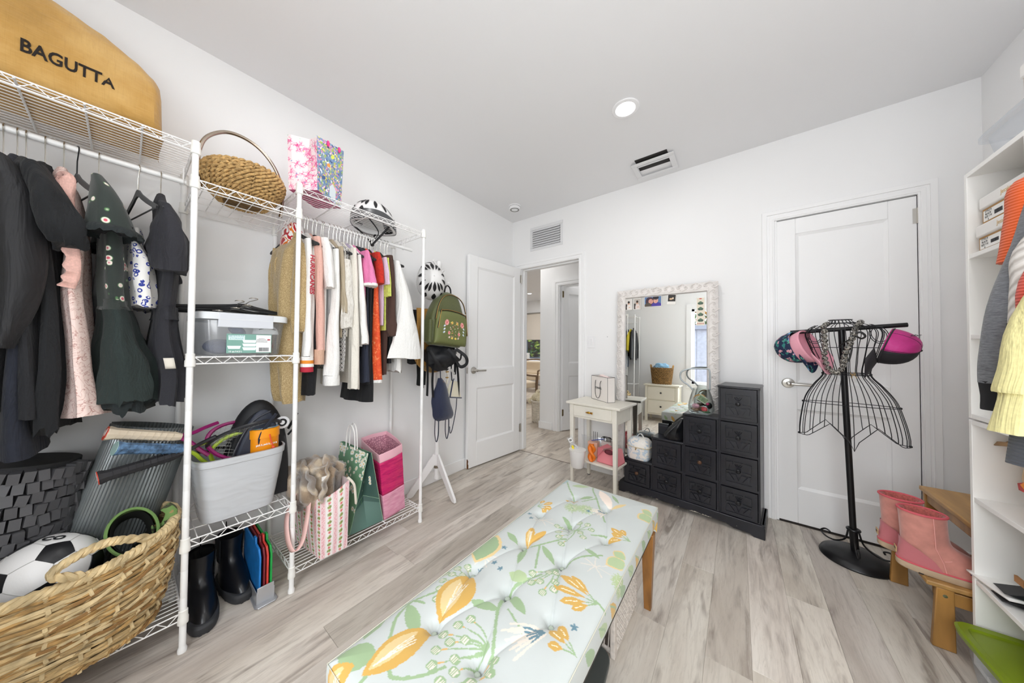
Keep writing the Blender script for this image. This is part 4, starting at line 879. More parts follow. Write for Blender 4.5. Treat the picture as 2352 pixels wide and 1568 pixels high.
def pleat(u, v_):
    q = Vector(quadfn(Ll, Nn, Nt, Lt)(u, v_)); d = (Vector((-.65, .76, 0)) * .030) * v_ * (1 - abs(2 * u - 1.25) if abs(2 * u - 1.25) < 1 else 0); return tuple(q + d)
paint_obj('side_face', [(pleat, 70, 140, lambda u, v_: (u * .16, v_ * .30))], cp, gm, g, False)
cb = Canvas(.21, .32, 900, '7b93b4')
for i in range(800):
    x, y = cr_.uniform(0, .21), cr_.uniform(0, .32); a = cr_.uniform(0, 6.3); L = cr_.uniform(.008, .022)
    cb.leaf(x, y, x + L * math.cos(a), y + L * math.sin(a), L * .22, cr_.choice(('4f6f9c', '5d86b8', 'c9cf3c', '9fc04a', 'f0b9cc', 'e88ab0', 'ffffff', '3f5684', 'e7dc57', '86a6c9')))
for q in ((.09, .19, 'f0a04c'), (.12, .25, 'dfe457'), (.05, .10, '3f5f94'), (.15, .08, 'efb3cc')): cb.ell(q[0], q[1], .016, .011, .6, q[2])
cb.poly([(.10, .02), (.155, .02), (.155, .075), (.125, .10), (.10, .075)], 'dfe9ef'); cb.line([(.095, .075), (.125, .10), (.16, .075)], .002, 'e88ab0')
paint_obj('front_face', [(quadfn(Nn, Rr, Rt, Nt), 100, 150, lambda u, v_: (u * .21, v_ * .32))], cb, gm, g, False)
b = MB(); b.add([Ll, Nn, Rr, Ff], [(0, 3, 2, 1)]); pinkp = mat('d8608f', .5, nz=70, var=.45); b.build('bottom_face', pinkp, g, smooth=False)
MB().add([Ll, Ff, Ft, Lt, Ff, Rr, Rt, Ft], [(0, 1, 2, 3), (4, 5, 6, 7)]).build('rear_faces', mat('efb9cb', .5), g, smooth=False)
hot = mat('e0307c', .6)
for (u_, z_) in ((.38, .288), (.80, .318)):
    q = Nt.lerp(Rt, u_) ; b = MB(); b.ell((q.x + .006, q.y, q.z - .012), (.006, .007, .016), 10, 8); b.tube([(q.x + .004, q.y, q.z - .002), (q.x - .004, q.y, q.z + .006)], .003, 6); b.build('ribbon_knot', hot, g)

# -- bicycle helmets
def helmet(name, label, loc, rot, m1, m2, m3):
    g = thing(name, label, 'helmet', loc, rot=rot); A, B_, C_ = .140, .102, .145      # long axis y, top +z
    def sp(u, v_):
        a = 2 * PI * u; t = .02 + v_ * (PI / 2 + .12); x = B_ * math.sin(t) * math.cos(a); y = A * math.sin(t) * math.sin(a) * (1 + .08 * math.sin(a)); z = C_ * math.cos(t) + .006 * math.cos(3 * a) * v_; return (x, y, z)
    b = MB(); b.grid(sp, 48, 20, closeu=True); solid(b.build('shell', m1, g), .018)
    MB().grid(lambda u, v_: tuple(Vector(sp(u, v_)) * .86), 40, 14, closeu=True).build('liner', m2, g); lo_ = MB().grid(lambda u, v_: tuple(Vector(sp(u, .74 + v_ * .262)) * 1.02), 48, 6, closeu=True); lo_.build('lower_shell', m3, g)
    vents = MB()
    def vent(u, v0, v1, w):
        P = []
        for i in range(9):
            t = i / 8; v_ = v0 + (v1 - v0) * t; ww = 1.15 * w * math.sin(PI * min(.97, max(.03, t))) ** .7; P.append((Vector(sp(u - ww, v_)) * 1.022, Vector(sp(u, v_)) * 1.03, Vector(sp(u + ww, v_)) * 1.022))
        o_ = MB(); vs = [q for r_ in P for q in r_]; fs = [];
        for i in range(8): fs += [(i * 3, i * 3 + 1, i * 3 + 4, i * 3 + 3), (i * 3 + 1, i * 3 + 2, i * 3 + 5, i * 3 + 4)]
        o_.add(vs, fs); o_.build('vent', m2, g)
    for u0 in (0, .5):
        for (du, a_, b2, w) in ((.25, .18, .50, .030), (.17, .22, .55, .018), (.33, .22, .55, .018), (.25, .58, .88, .024), (.12, .30, .62, .016), (.38, .30, .62, .016), (.15, .66, .90, .018), (.35, .66, .90, .018), (.04, .35, .70, .014), (.46, .35, .70, .014)): vent(u0 + du, a_, b2, w)
    st = mat('1d1d1f', .8, nz=200, bump=.1)
    for sx in (-1, 1): MB().tube(spline([(sx * .08, .07, -.01), (sx * .065, .03, -.075), (sx * .02, 0, -.13), (0, 0, -.14)], 6), .006, 6, flat=.3).tube(spline([(sx * .08, -.08, -.01), (sx * .065, 0, -.07), (sx * .03, 0, -.11)], 6), .005, 6, flat=.3).build('strap', st, g)
    MB().ell((0, 0, -.14), (.014, .010, .008), 10, 6).build('buckle', st, g)
    MB().tube([(.075 * math.cos(a), .10 * math.sin(a), .01) for a in [PI * 1.1 + PI * .8 * i / 16 for i in range(17)]], .007, 6).build('rear_band', st, g)
    return g
hwhite = mat('e6e5e4', .25, nz=30, bump=.02); hdark = mat('141416', .6); hgrey = mat('4a4b4d', .35)
helmet('bicycle_helmet', 'white and dark grey bicycle helmet lying on the right-hand top shelf', (.235, -1.77, 1.926), (math.radians(-3), math.radians(-6), math.radians(2)), hwhite, hdark, hgrey)

# -- clear lidded bin on the middle shelf with loose hangers on it
k = N('clear_plastic'); tr = k.n('ShaderNodeBsdfTransparent'); tr.inputs[0].default_value = (.93, .95, .97, 1); df = k.n('ShaderNodeBsdfDiffuse'); df.inputs[0].default_value = lin('dfe3ea'); gl = k.n('ShaderNodeBsdfGlossy'); gl.inputs['Roughness'].default_value = .12
m1_ = k.n('ShaderNodeMixShader'); m1_.inputs[0].default_value = .16; k.l(tr.outputs[0], m1_.inputs[1]); k.l(df.outputs[0], m1_.inputs[2]); m2_ = k.n('ShaderNodeMixShader'); m2_.inputs[0].default_value = .10; k.l(m1_.outputs[0], m2_.inputs[1]); k.l(gl.outputs[0], m2_.inputs[2]); k.l(m2_.outputs[0], k.out.inputs['Surface']); clear_m = k.m
g = thing('storage_bin', 'clear plastic storage bin with clip lid and green label on the middle shelf', 'storage bin', (.225, -2.388, 1.110))
b = MB(); shell(b, [(.0, 0, 0, .125, .125), (.003, 0, 0, .130, .130), (.145, 0, 0, .150, .143), (.150, 0, 0, .156, .150), (.156, 0, 0, .156, .150)], 7, 56); b.build('tub', clear_m, g)
b = MB(); shell(b, [(.150, 0, 0, .163, .156), (.172, 0, 0, .163, .156), (.178, 0, 0, .160, .153), (.180, 0, 0, .15, .143), (.175, 0, 0, .145, .138)], 7, 56, cap0=False, cap1=True); lidm = mat('dcdfe2', .3, alpha=.93); b.build('lid', lidm, g)
MB().hexa([(.158, -.092, .118), (.158, .092, .118), (.152, .092, .118), (.152, -.092, .118), (.166, -.088, .176), (.166, .088, .176), (.15, .088, .181), (.15, -.088, .181)]).build('clip_handle', mat('d3d6dd', .3), g, .004)
for sy in (-1, 1): MB().box(-.05, .05, sy * .152 - .006, sy * .152 + .006, .10, .155).build('grip', clear_m, g, .003)
lb = MB().box(.1425, .1437, -.062, .088, .010, .092).build('paper_label', mat('7ba79b', .6), g)
MB().box(.1437, .1442, .034, .086, .013, .089).build('price_sheet', mat('f2f2f2', .6), lb)
MB().box(.1437, .1441, -.056, -.004, .066, .086).build('title_plate', mat('dfeeed', .6), lb, .002)
tl = axes_rot((0, 1, 0), (0, 0, 1)); lbl_ink = mat('9bc4c9', .6); dk_ink = mat('2d2f33', .6)
text('lettering', 'MODULAR\nSTORAGE', .010, lbl_ink, lb, (.1445, -.030, .077), tl, .0001, .0002); text('lettering', '15 qt./14.2 L', .0085, mat('f4f6f6', .6), lb, (.1441, -.034, .0165), tl, .0001, .0002)
text('lettering', 'Small Box\nMADE IN USA\nSTACK AND CLIP\nWWW.STORAGE', .0052, dk_ink, lb, (.1446, .053, .066), tl, .0001)
MB().box(.1442, .1446, .073, .083, .066, .072).build('flag', mat('b23a45', .6), lb)
bc = MB(); yy = .044
for i in range(22): w = cr_.choice((.0004, .0008, .0012)); bc.box(.1442, .1446, yy, yy + w, .017, .034); yy += w + cr_.choice((.0005, .0009))
bc.build('barcode', dk_ink, lb)
for (yb, zb, s_) in ((-.038, .028, 1.0), (.012, .022, 1.1), (.012, .038, 1.1), (.012, .054, 1.1)): MB().hexa([(.1438, yb - .018 * s_, zb), (.1438, yb + .018 * s_, zb), (.1437, yb + .018 * s_, zb), (.1437, yb - .018 * s_, zb), (.1445, yb - .022 * s_, zb + .013), (.1445, yb + .022 * s_, zb + .013), (.1437, yb + .022 * s_, zb + .013), (.1437, yb - .022 * s_, zb + .013)]).build('printed_box', mat('e9f3f4', .6), lb)
for i, (x, y, z, r_, c_, lab) in enumerate(((-.02, -.06, .035, .05, '3c4a6e', 'navy cloth bundle inside the clear bin'), (.04, .02, .04, .045, '6b7f9d', 'blue plastic bottle shape inside the clear bin'), (.02, .085, .05, .04, 'a8433f', 'red toy piece inside the clear bin'), (.09, -.02, .105, .03, '4d5a7e', 'slate blue piece near the top of the clear bin'), (-.07, .05, .045, .05, 'cfcbc0', 'cream cloth inside the clear bin'))):
    o = MB().ell((0, 0, 0), (r_, r_ * 1.1, r_ * .65), 16, 10).build('bin_content', fab(c_, wr=1.0), None); o.location = (.225 + x, -2.388 + y, 1.112 + z); o.rotation_euler = (.2 * i, .3, i); tag(o, lab, 'stored item')
o = thing('toy_shoe', 'white toy trainer with dark lines inside the clear bin', 'shoe', (.31, -2.31, 1.225)); loft(MB(), [(.02, .02, -.01, .02, .035), (0, .015, 0, .022, .045), (-.02, .01, 0, .022, .05)], 20, .1, 3, 1).build('body', mat('e6e6e4', .5), o); MB().tube([(.035, -.03, .0), (.04, 0, .01), (.036, .03, .0)], .002, 5).build('lace', dk_ink, o)
for i in range(5):
    o = thing('clothes_hanger', ['bottom hanger of the loose pile on the clear bin', 'second loose hanger from the bottom of the pile on the clear bin', 'middle hanger of the loose pile on the clear bin', 'loose hanger second from the top on the clear bin', 'top hanger of the loose pile on the clear bin'][i], 'hanger', (.22 + .012 * i, -2.40 - .055 + .015 * i, 1.296 + .0065 * i), group='loose hangers on the clear bin', rot=(math.radians(90 - 3 * i), 0, math.radians(90 + (-9, 5, 13, -3, 8)[i])))
    inst('hook', hook_me, o, (0, 0, .148)); inst('hanger_body', body_me, o, (0, 0, .148))

# -- grey tub on the lower middle shelf and what stands in it
k = N('tub_plastic'); v = k.coords('Object', (1, 1, 2.6)); k.base('c6c9cd'); k.set(Roughness=.11, Specular_IOR_Level=.5); wv_ = k.noise(v, 8, 1, .4, .8); k.bump(wv_, .28, .02); tub_m = k.m
g = thing('plastic_tub', 'glossy light grey rippled plastic tub on the lower middle shelf', 'tub', (.222, -2.383, .409))
b = MB(); shell(b, [(.0, 0, 0, .108, .112), (.006, 0, 0, .116, .122), (.20, 0, 0, .148, .148), (.242, 0, 0, .152, .152), (.246, 0, 0, .158, .156), (.272, 0, 0, .160, .158), (.274, 0, 0, .152, .152)], 5, 56); solid(b.build('body', tub_m, g), .003)
def racket(label, butt, aim, m_grip, m_frame, m_cap, cap_text, roll=0.0, hl=.30, hw_=.105, name='tennis_racket'):
    """handle from butt towards aim, then throat and strung head"""
    d = (Vector(aim) - Vector(butt)).normalized(); up = Vector((math.sin(roll), 0, math.cos(roll))); q = d.cross(up).normalized(); up = q.cross(d)
    g = thing(name, label, 'racket', butt); B = lambda s_, w: tuple(d * s_ + up * w)
    MB().tube([B(0, 0), B(.004, 0), B(.02, 0), B(.17, 0), B(.19, 0)], [.023, .025, .020, .018, .013], 8).build('grip', m_grip, g)
    gr = MB()
    for i in range(9): gr.tube([tuple(d * (.026 + .017 * i + .0045 * math.cos(a)) + (up * math.cos(a) + q * math.sin(a)) * .0196) for a in [2 * PI * j / 12 for j in range(12)]], .0009, 4, True)
    gr.build('grip_wrap', m_grip, g)
    cpb = MB(); rt = Matrix((q, up, -d)).transposed(); cpb.lathe([(.0245, .0), (.0245, .0015), (.0001, .0018)], 8, rot=rt); c_ = cpb.build('butt_cap', m_cap, g); text('logo', cap_text, .032, mat('f6f2ee', .5), c_, tuple(-d * .0024), Matrix((q, up, -d)).transposed().to_euler(), .0003, .0008)
    h0 = .27; th = MB()
    for s_ in (-1, 1): th.tube(spline([B(.185, s_ * .004), B(.22, s_ * .018), B(.255, s_ * .045), B(.29, s_ * .068)], 4), .0075, 6)
    th.build('throat', m_frame, g)
    fr = MB().tube([B(h0 + hl / 2 - hl / 2 * math.cos(a), hw_ * math.sin(a)) for a in [2 * PI * i / 40 for i in range(40)]], .0078, 6, True); fr.build('frame', m_frame, g)
    st = MB()
    for i in range(-5, 6):
        w = hw_ * i / 6; L = hl / 2 * math.sqrt(1 - (i / 6) ** 2); st.tube([B(h0 + hl / 2 - L, w), B(h0 + hl / 2 + L, w)], .0007, 3)
    for i in range(-7, 8):
        s_ = hl / 2 * i / 8; L = hw_ * math.sqrt(1 - (i / 8) ** 2); st.tube([B(h0 + hl / 2 + s_, -L), B(h0 + hl / 2 + s_, L)], .0007, 3)
    st.build('strings', mat('9b9b97', .4), g); return g
redcap = mat('dc4a33', .4)
racket('tennis racket with black grip and red end cap, lowest in the grey tub', (.315, -2.755, .692), (.285, -2.45, .735), mat('2b2a2d', .75, nz=150, bump=.2), mat('2c2d31', .3), redcap, 'W', .9, .26, .085)
racket('tennis racket with cream grip and magenta frame, topmost in the grey tub', (.305, -2.742, .842), (.27, -2.45, .745), mat('dccdb6', .8, nz=150, bump=.2), mat('8f1c63', .3), redcap, 'W', -.35, .27, .085)
racket('tennis racket with blue mesh-wrapped grip between the two others', (.335, -2.722, .790), (.27, -2.45, .700), mat('6f97c2', .5, nz=60, var=.5, bump=.2), mat('b9d53f', .3), mat('9fc0bb', .3), '', .25, .25, .085)
g = thing('racket_bag', 'black and navy padded bag with a curved top standing in the grey tub', 'bag', (.245, -2.315, .43))
nvy = mat('2a2f3d', .55, nz=120, bump=.15); blk = mat('141519', .6, nz=120, bump=.15)
def arch(ry, H, x0, x1, m, name, par, lean=0, cy=0, seg=26, bul=.02):
    b = MB(); 
    def fn(u, v_):
        a = PI * u; y = -math.cos(a) * ry; z = max(0, math.sin(a)) ** .75 * H; q = (v_ - .5) * 2; k_ = 1 - .10 * q * q
        return (x0 + (x1 - x0) * v_, cy + y * k_ + lean * z, z * k_)
    b.grid(fn, seg, 8); e0 = [fn(i / seg, 0) for i in range(seg + 1)]; e1 = [fn(i / seg, 1) for i in range(seg + 1)]; n0 = len(b.v); b.add(e0, [tuple(range(seg + 1))]); b.add([(q[0] + 0, q[1], q[2]) for q in e1], [tuple(range(seg + 1))[::-1]]); return b.build(name, m, par, .004)
arch(.128, .462, -.05, .035, blk, 'body', g, .02, -.005); arch(.088, .425, .035, .070, nvy, 'front_pocket', g, .10, -.035); MB().tube(spline([(.072, -.115, .10), (.074, -.095, .25), (.073, -.04, .37), (.072, .03, .415)], 8), .003, 6).build('zipper', mat('35373f', .4), g)
MB().tube(spline([(.06, .03, .2), (.09, -.01, .30), (.08, .05, .40)], 6), .012, 8, flat=.3).build('strap', nvy, g)
for r_, m_, e_ in ((.030, mat('dfe0e2', .5), .0), (.019, blk, .001), (.010, mat('dfe0e2', .5), .002)): MB().lathe([(.0001, .002 + e_), (r_, .0015 + e_), (r_, 0)], 20, rot=Matrix.Rotation(PI / 2, 3, 'Y'), c=(.038, .085, .345)).build('ring_print', m_, g)
MB().tube([(.0, .12, .30), (.03, .15, .38)], .006, 6, flat=.3).tube([(0, .12, .27), (.03, .14, .31)], .005, 6, flat=.3).build('loose_strap', blk, g)
g = thing('game_tin', 'orange oval cardboard tin with a colourful lid standing in the grey tub', 'box', (.295, -2.303, .60))
shell(MB(), [(0, 0, 0, .046, .055), (.162, 0, 0, .046, .055)], 2.4, 40).build('body', mat('f0940f', .35), g); lid = shell(MB(), [(.128, 0, 0, .049, .058), (.166, 0, 0, .049, .058), (.168, 0, 0, .046, .055)], 2.4, 40, cap1=True).build('lid', mat('f29a16', .3), g)
cl = Canvas(.12, .14, 900, '4aa3d8')
for i in range(60): cl.ell(cr_.uniform(0, .12), cr_.uniform(0, .14), cr_.uniform(.004, .012), cr_.uniform(.003, .007), cr_.uniform(0, 3), cr_.choice(('e8483a', 'f6d13c', '4aa3d8', 'ffffff', '7b4aa8', 'f0940f', '56b365')))
for i in range(4): cl.rect(.03, .09, .035 + i * .02, .047 + i * .02, 'f4f2ee'); cl.rect(.035, .085, .038 + i * .02, .043 + i * .02, '8e2b2b')
paint_obj('lid_print', [(lambda u, v_: (.046 * v_ * math.cos(2 * PI * u), .055 * v_ * math.sin(2 * PI * u), .1695), 60, 30, lambda u, v_: (.06 + .05 * v_ * math.cos(2 * PI * u), .07 + .06 * v_ * math.sin(2 * PI * u)))], cl, attr_mat('lid_paint', .35), lid)
MB().tube(spline([(.044, .012, .142), (.054, .010, .135), (.058, .016, .105), (.060, .022, .085)], 5), .003, 6).ell((.060, .022, .083), (.006, .008, .006), 8, 6).build('cord', mat('e2532f', .5), g)
text('lettering', "pack it, pack it, pack it", .012, mat('f6f3ec', .5), g, (.0475, 0, .100), axes_rot((0, 1, 0), (0, 0, 1)), .0002, .0004, sx=.7)

# -- boots and cutting boards below
leather = mat('121317', .30, nz=14, bump=.35, spec=.5); rub = mat('333437', .7, nz=80, bump=.2)
def ankle_boot(label, loc, rz):
    g = thing('ankle_boot', label, 'boot', loc, rz, 'black ankle boots under the grey tub')
    b = MB(); shell(b, [(0, .13, 0, .138, .048), (.012, .13, 0, .144, .052), (.030, .13, 0, .144, .052), (.038, .128, 0, .138, .048)], 2.7, 44, cap1=True, wob=0); b.build('sole', rub, g, .002)
    b = MB(); b.add([(0, 0, 0)] * 0, []); 
    for i in range(14): a = -PI * .95 + 1.9 * PI * i / 13; b.box(.13 + .137 * math.cos(a) - .006, .13 + .137 * math.cos(a) + .006, .048 * math.sin(a) - .004, .048 * math.sin(a) + .004, -.000, .012)
    b.build('tread', rub, g)
    b = MB(); loft(b, [(.235, .062, 0, .058, .046), (.20, .060, 0, .056, .044), (.15, .060, 0, .055, .040), (.115, .072, 0, .066, .041), (.085, .098, 0, .098, .044), (.060, .118, 0, .120, .047), (.036, .126, 0, .132, .048)], 36, .05, 5, 2, 5, cap=False); b.build('upper', leather, g)
    shell(MB(), [(.225, .062, 0, .052, .040), (.10, .062, 0, .048, .034), (.06, .09, 0, .07, .034)], 2.2, 30, cap1=True, cap0=False).build('lining', mat('0c0c0e', .9), g)
    for sy in (-1, 1): MB().hexa([(.045, sy * .042, .12), (.080, sy * .042, .12), (.080, sy * .038, .12), (.045, sy * .038, .12), (.030, sy * .0475, .232), (.092, sy * .0455, .232), (.092, sy * .042, .232), (.030, sy * .043, .232)]).build('elastic_gusset', mat('1c1d21', .9, nz=300, bump=.5), g)
    MB().tube([(.006, 0, .20), (.0, 0, .24), (.004, 0, .268), (.010, 0, .24), (.012, 0, .20)], .009, 6, flat=.25).build('pull_tab', mat('1a1a1c', .9), g)
    return g
ankle_boot('black leather ankle boot with chunky sole beside the shelf post', (.105, -2.480, .0005), math.radians(-3)); ankle_boot('black leather ankle boot with chunky sole next to the chopping boards', (.035, -2.385, .0005), math.radians(6))
g = thing('chopping_board_set', 'silver rack with blue, red and green chopping boards on the floor', 'chopping boards', (.235, -2.302, .0005))
MB().prism([(-.12, -.035), (.155, -.042), (.168, -.03), (.168, .03), (.155, .042), (-.12, .035)], 0, .006, 'z').build('base', mat('b9bbc0', .3, .6), g, .003)
b = MB(); b.box(.135, .141, -.030, .030, .004, .075); b.box(-.10, .141, -.032, -.029, .004, .055); b.box(-.10, .141, .029, .032, .004, .055); b.box(-.105, -.10, -.032, .032, .004, .06); b.build('rack', mat('c4c6ca', .3, .6), g, .0015)
for y, c_, nm in ((-.019, '1f7fd0', 'blue'), (-.004, '7a1f2c', 'dark red'), (.008, 'e0463e', 'red'), (.021, '1aa84a', 'green')):
    o = MB().prism([(-.15, .010), (.131, .010), (.131, .20), (.11, .232), (.06, .236), (.055, .262), (.03, .262), (.025, .238), (-.135, .245), (-.15, .23)], y - .0038, y + .0038, 'y').build('board', mat(c_, .4, nz=30, bump=.05, var=.12), g, .002); o['label'] = nm + ' board'

# -- left bay, bottom shelf: big woven basket and what is in and behind it
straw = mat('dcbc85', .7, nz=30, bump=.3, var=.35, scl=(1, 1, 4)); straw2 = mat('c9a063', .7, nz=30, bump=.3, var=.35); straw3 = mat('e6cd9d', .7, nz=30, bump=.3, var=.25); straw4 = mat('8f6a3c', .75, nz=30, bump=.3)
g = thing('woven_basket', 'large oval water-hyacinth basket with braided rim on the bottom left shelf', 'basket', (.300, -2.872, .150))
def bk_(a, z, off=0.0):
    t = z / .33; rx = .165 + .062 * math.sin(t * PI / 2) + off; ry = .250 + .048 * math.sin(t * PI / 2) + off; c_, s_ = math.cos(a), math.sin(a); e = 2 / 2.35
    return (math.copysign(abs(c_) ** e, c_) * rx, math.copysign(abs(s_) ** e, s_) * ry, z)
rim_z = lambda a: .318 + .03 * max(0, math.sin(a)) ** 2 - .012 * max(0, math.cos(a))
wr_ = random.Random(11); W_ = [MB(), MB(), MB(), MB()]
A0, A1 = -PI * .78, PI * .78
def strand(za, zb, amp, ph, r, off, mi, a0=A0, a1=A1):
    pts = []; n = int(70 * (a1 - a0) / (A1 - A0)) + 8
    for i in range(n):
        t = i / (n - 1); a = a0 + (a1 - a0) * t; z = za + (zb - za) * t + .004 * nz(a * 3, ph); sc = rim_z(a) / .318; pts.append(bk_(a, max(.008, min(.306, z)) * sc, off + amp * math.sin(16 * a + ph) + .0015 * nz(a * 9, ph, 4)))
    W_[mi].tube(pts, r, 6, flat=.62)
for i in range(27):
    z = .010 + i * .0113
    for s_ in (0, 1): strand(z + wr_.uniform(-.006, .006), z + wr_.uniform(-.008, .010), .005, PI * (i + s_) + wr_.uniform(-.4, .4), .0056 + wr_.uniform(-.001, .0012), .002 * s_, wr_.choice((0, 0, 1, 2)))
for i in range(95):
    a = wr_.uniform(A0, A1 - .5); L = wr_.uniform(.35, 1.0); z = wr_.uniform(.01, .26); dz = wr_.choice((-1, 1)) * wr_.uniform(.02, .055); strand(z, z + dz, .004, wr_.uniform(0, 6), .0052, .006 + wr_.uniform(0, .004), wr_.choice((0, 1, 2, 2, 3)), a, a + L)
for i, m_ in enumerate((straw, straw2, straw3, straw4)): W_[i].build('weave', m_, g, kind='stuff')
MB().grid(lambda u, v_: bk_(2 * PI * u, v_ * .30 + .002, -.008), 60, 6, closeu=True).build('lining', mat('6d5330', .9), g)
b = MB(); n_ = 40; b.add([bk_(2 * PI * k_ / n_, .006, -.006) for k_ in range(n_)], [tuple(range(n_))]); b.build('bottom', straw2, g)
for i in range(24):
    a = -PI * .8 + 1.6 * PI * i / 23; pts = [bk_(a + .01 * math.sin(j * 2), .31 * rim_z(a) / .318 * j / 12, .004 + .0075 * math.cos(j * PI + i * PI * 0)) for j in range(13)]; MB().tube(pts, .0048, 6).build('stake', straw3, g)
b = MB()
for s_ in (0, 1, 2):
    pts = []
    for i in range(240): a = 2 * PI * i / 240; p_ = bk_(a, rim_z(a), 0); ph = 38 * a + 2 * PI * s_ / 3; pts.append((p_[0] + .008 * math.cos(ph) * math.cos(a), p_[1] + .008 * math.cos(ph) * math.sin(a), p_[2] + .008 * math.sin(ph)))
    b.tube(pts, .0085, 6, True)
b.build('braided_rim', straw3, g)
b = MB()
for s_ in (0, 1):
    pts = []
    ctr = spline([bk_(.28, .318, .004), (.232, .050, .352), (.222, .085, .378), (.205, .135, .386), (.188, .175, .372), bk_(.92, .330, .004)], 12)
    for i, q in enumerate(ctr): ph = i * .85 + PI * s_; pts.append((q.x + .006 * math.cos(ph), q.y, q.z + .006 * math.sin(ph)))
    b.tube(pts, .0085, 6)
b.build('rope_handle', straw3, g)
braid = MB(); braid_ring(braid, 0, 0, .012, .172, .256, .006, 40, 2, 200, p=2.35); braid.build('foot_braid', straw2, g)

# football: white panels with black pentagons
g = thing('football', 'white football with black pentagon patches lying in the woven basket', 'ball', (.325, -2.845, .428)); Rb = .108
bw = mat('ecebea', .35, nz=250, bump=.08); bb_ = mat('16171b', .35, nz=250, bump=.08)
bm = bmesh.new(); bmesh.ops.create_icosphere(bm, subdivisions=1, radius=1.0); ico = [v_.co.normalized() for v_ in bm.verts]; faces_ = [[v_.index for v_ in f_.verts] for f_ in bm.faces]; bm.free()
phi = (1 + 5 ** .5) / 2; verts12 = [Vector(q).normalized() for q in [(0, s1, s2 * phi) for s1 in (-1, 1) for s2 in (-1, 1)] + [(s1, s2 * phi, 0) for s1 in (-1, 1) for s2 in (-1, 1)] + [(s2 * phi, 0, s1) for s1 in (-1, 1) for s2 in (-1, 1)]]
RT = Matrix.Rotation(.35, 3, 'Y') @ Matrix.Rotation(-.95, 3, 'Z') @ Matrix.Rotation(.2, 3, 'X'); verts12 = [RT @ q for q in verts12]
MB().ell((0, 0, 0), (Rb, Rb, Rb), 48, 32).build('body', bw, g)
seams = MB(); done = set()
for i, q in enumerate(verts12):
    nb = sorted((j for j in range(12) if j != i), key=lambda j: -q.dot(verts12[j]))[:5]; ax = q.orthogonal().normalized(); ay = q.cross(ax)
    nb.sort(key=lambda j: math.atan2(verts12[j].dot(ay), verts12[j].dot(ax))); pent = [(q * 2 + verts12[j]).normalized() for j in nb]
    P = MB(); vs = [q * (Rb + .0016)]; ring_n = 4
    pp = []
    for e in range(5):
        for s_ in range(ring_n): pp.append(pent[e].lerp(pent[(e + 1) % 5], s_ / ring_n).normalized())
    for rr_ in (.5, .96): vs += [(q.lerp(w, rr_)).normalized() * (Rb + .0014) for w in pp]
    vs += [(q.lerp(w, 1.0)).normalized() * (Rb - .0006) for w in pp]; M_ = len(pp); fs = [(0, 1 + k_, 1 + (k_ + 1) % M_) for k_ in range(M_)]
    for L in (0, 1): fs += [(1 + L * M_ + k_, 1 + (L + 1) * M_ + k_, 1 + (L + 1) * M_ + (k_ + 1) % M_, 1 + L * M_ + (k_ + 1) % M_) for k_ in range(M_)]
    P.add(vs, fs); P.build('pentagon', bb_, g)
    for e, j in enumerate(nb):
        if (j, i) in done: continue
        done.add((i, j)); a_ = (q * 2 + verts12[j]).normalized(); b2 = (verts12[j] * 2 + q).normalized(); seams.tube([a_.lerp(b2, s_ / 6).normalized() * (Rb + .0001) for s_ in range(7)], .0012, 5)
seams.build('seam', mat('b9b8b6', .6), g)
text('lettering', 'CO', .030, bb_, g, (.012, .012, .1085), (math.radians(0), math.radians(10), math.radians(70)), .0004, .001)

# camouflage slipper top
k = N('camouflage'); v = k.coords('Object'); c1 = k.ramp(k.noise(v, 17, 2), [(.0, '5d7341'), (.47, '5d7341'), (.48, '3c3f2a'), (.56, '3c3f2a'), (.57, '6b8a4c'), (.66, '9a8256')], 'CONSTANT'); k.base(c1); k.set(Roughness=.85); k.bump(k.noise(v, 300, 2), .2); camo = k.m
g = thing('camouflage_boot', 'green camouflage rain boot with its opening facing out of the woven basket', 'boot', (.325, -2.678, .470)); rm = Matrix.Rotation(math.radians(62), 3, 'Y') @ Matrix.Rotation(math.radians(12), 3, 'Z')
b = MB(); shell(b, [(-.22, -.03, 0, .05, .040), (-.10, 0, 0, .060, .045), (0, 0, 0, .072, .052), (.055, 0, 0, .076, .054)], 2.3, 36, cap0=True, wob=.06); b.move((0, 0, 0), rm); solid(b.build('shaft', camo, g), .004, 1)
b = MB(); b.tube([tuple(rm @ Vector((math.cos(a) * .078, math.sin(a) * .056, .056 + .004 * math.sin(3 * a)))) for a in [2 * PI * i / 30 for i in range(30)]], .0045, 6, True); b.build('edge_trim', mat('6f9150', .7), g)
b = MB(); shell(b, [(.045, 0, 0, .069, .047), (-.10, 0, 0, .052, .037)], 2.3, 36, cap0=False, cap1=True); b.move((0, 0, 0), rm); b.build('lining', mat('17190f', .9), g)
b = MB().tube(spline([(.02, .045, .0), (.04, .075, .01), (.03, .09, .05), (.01, .075, .07)], 5), .016, 8, flat=.3); b.build('pull_strap', camo, g)

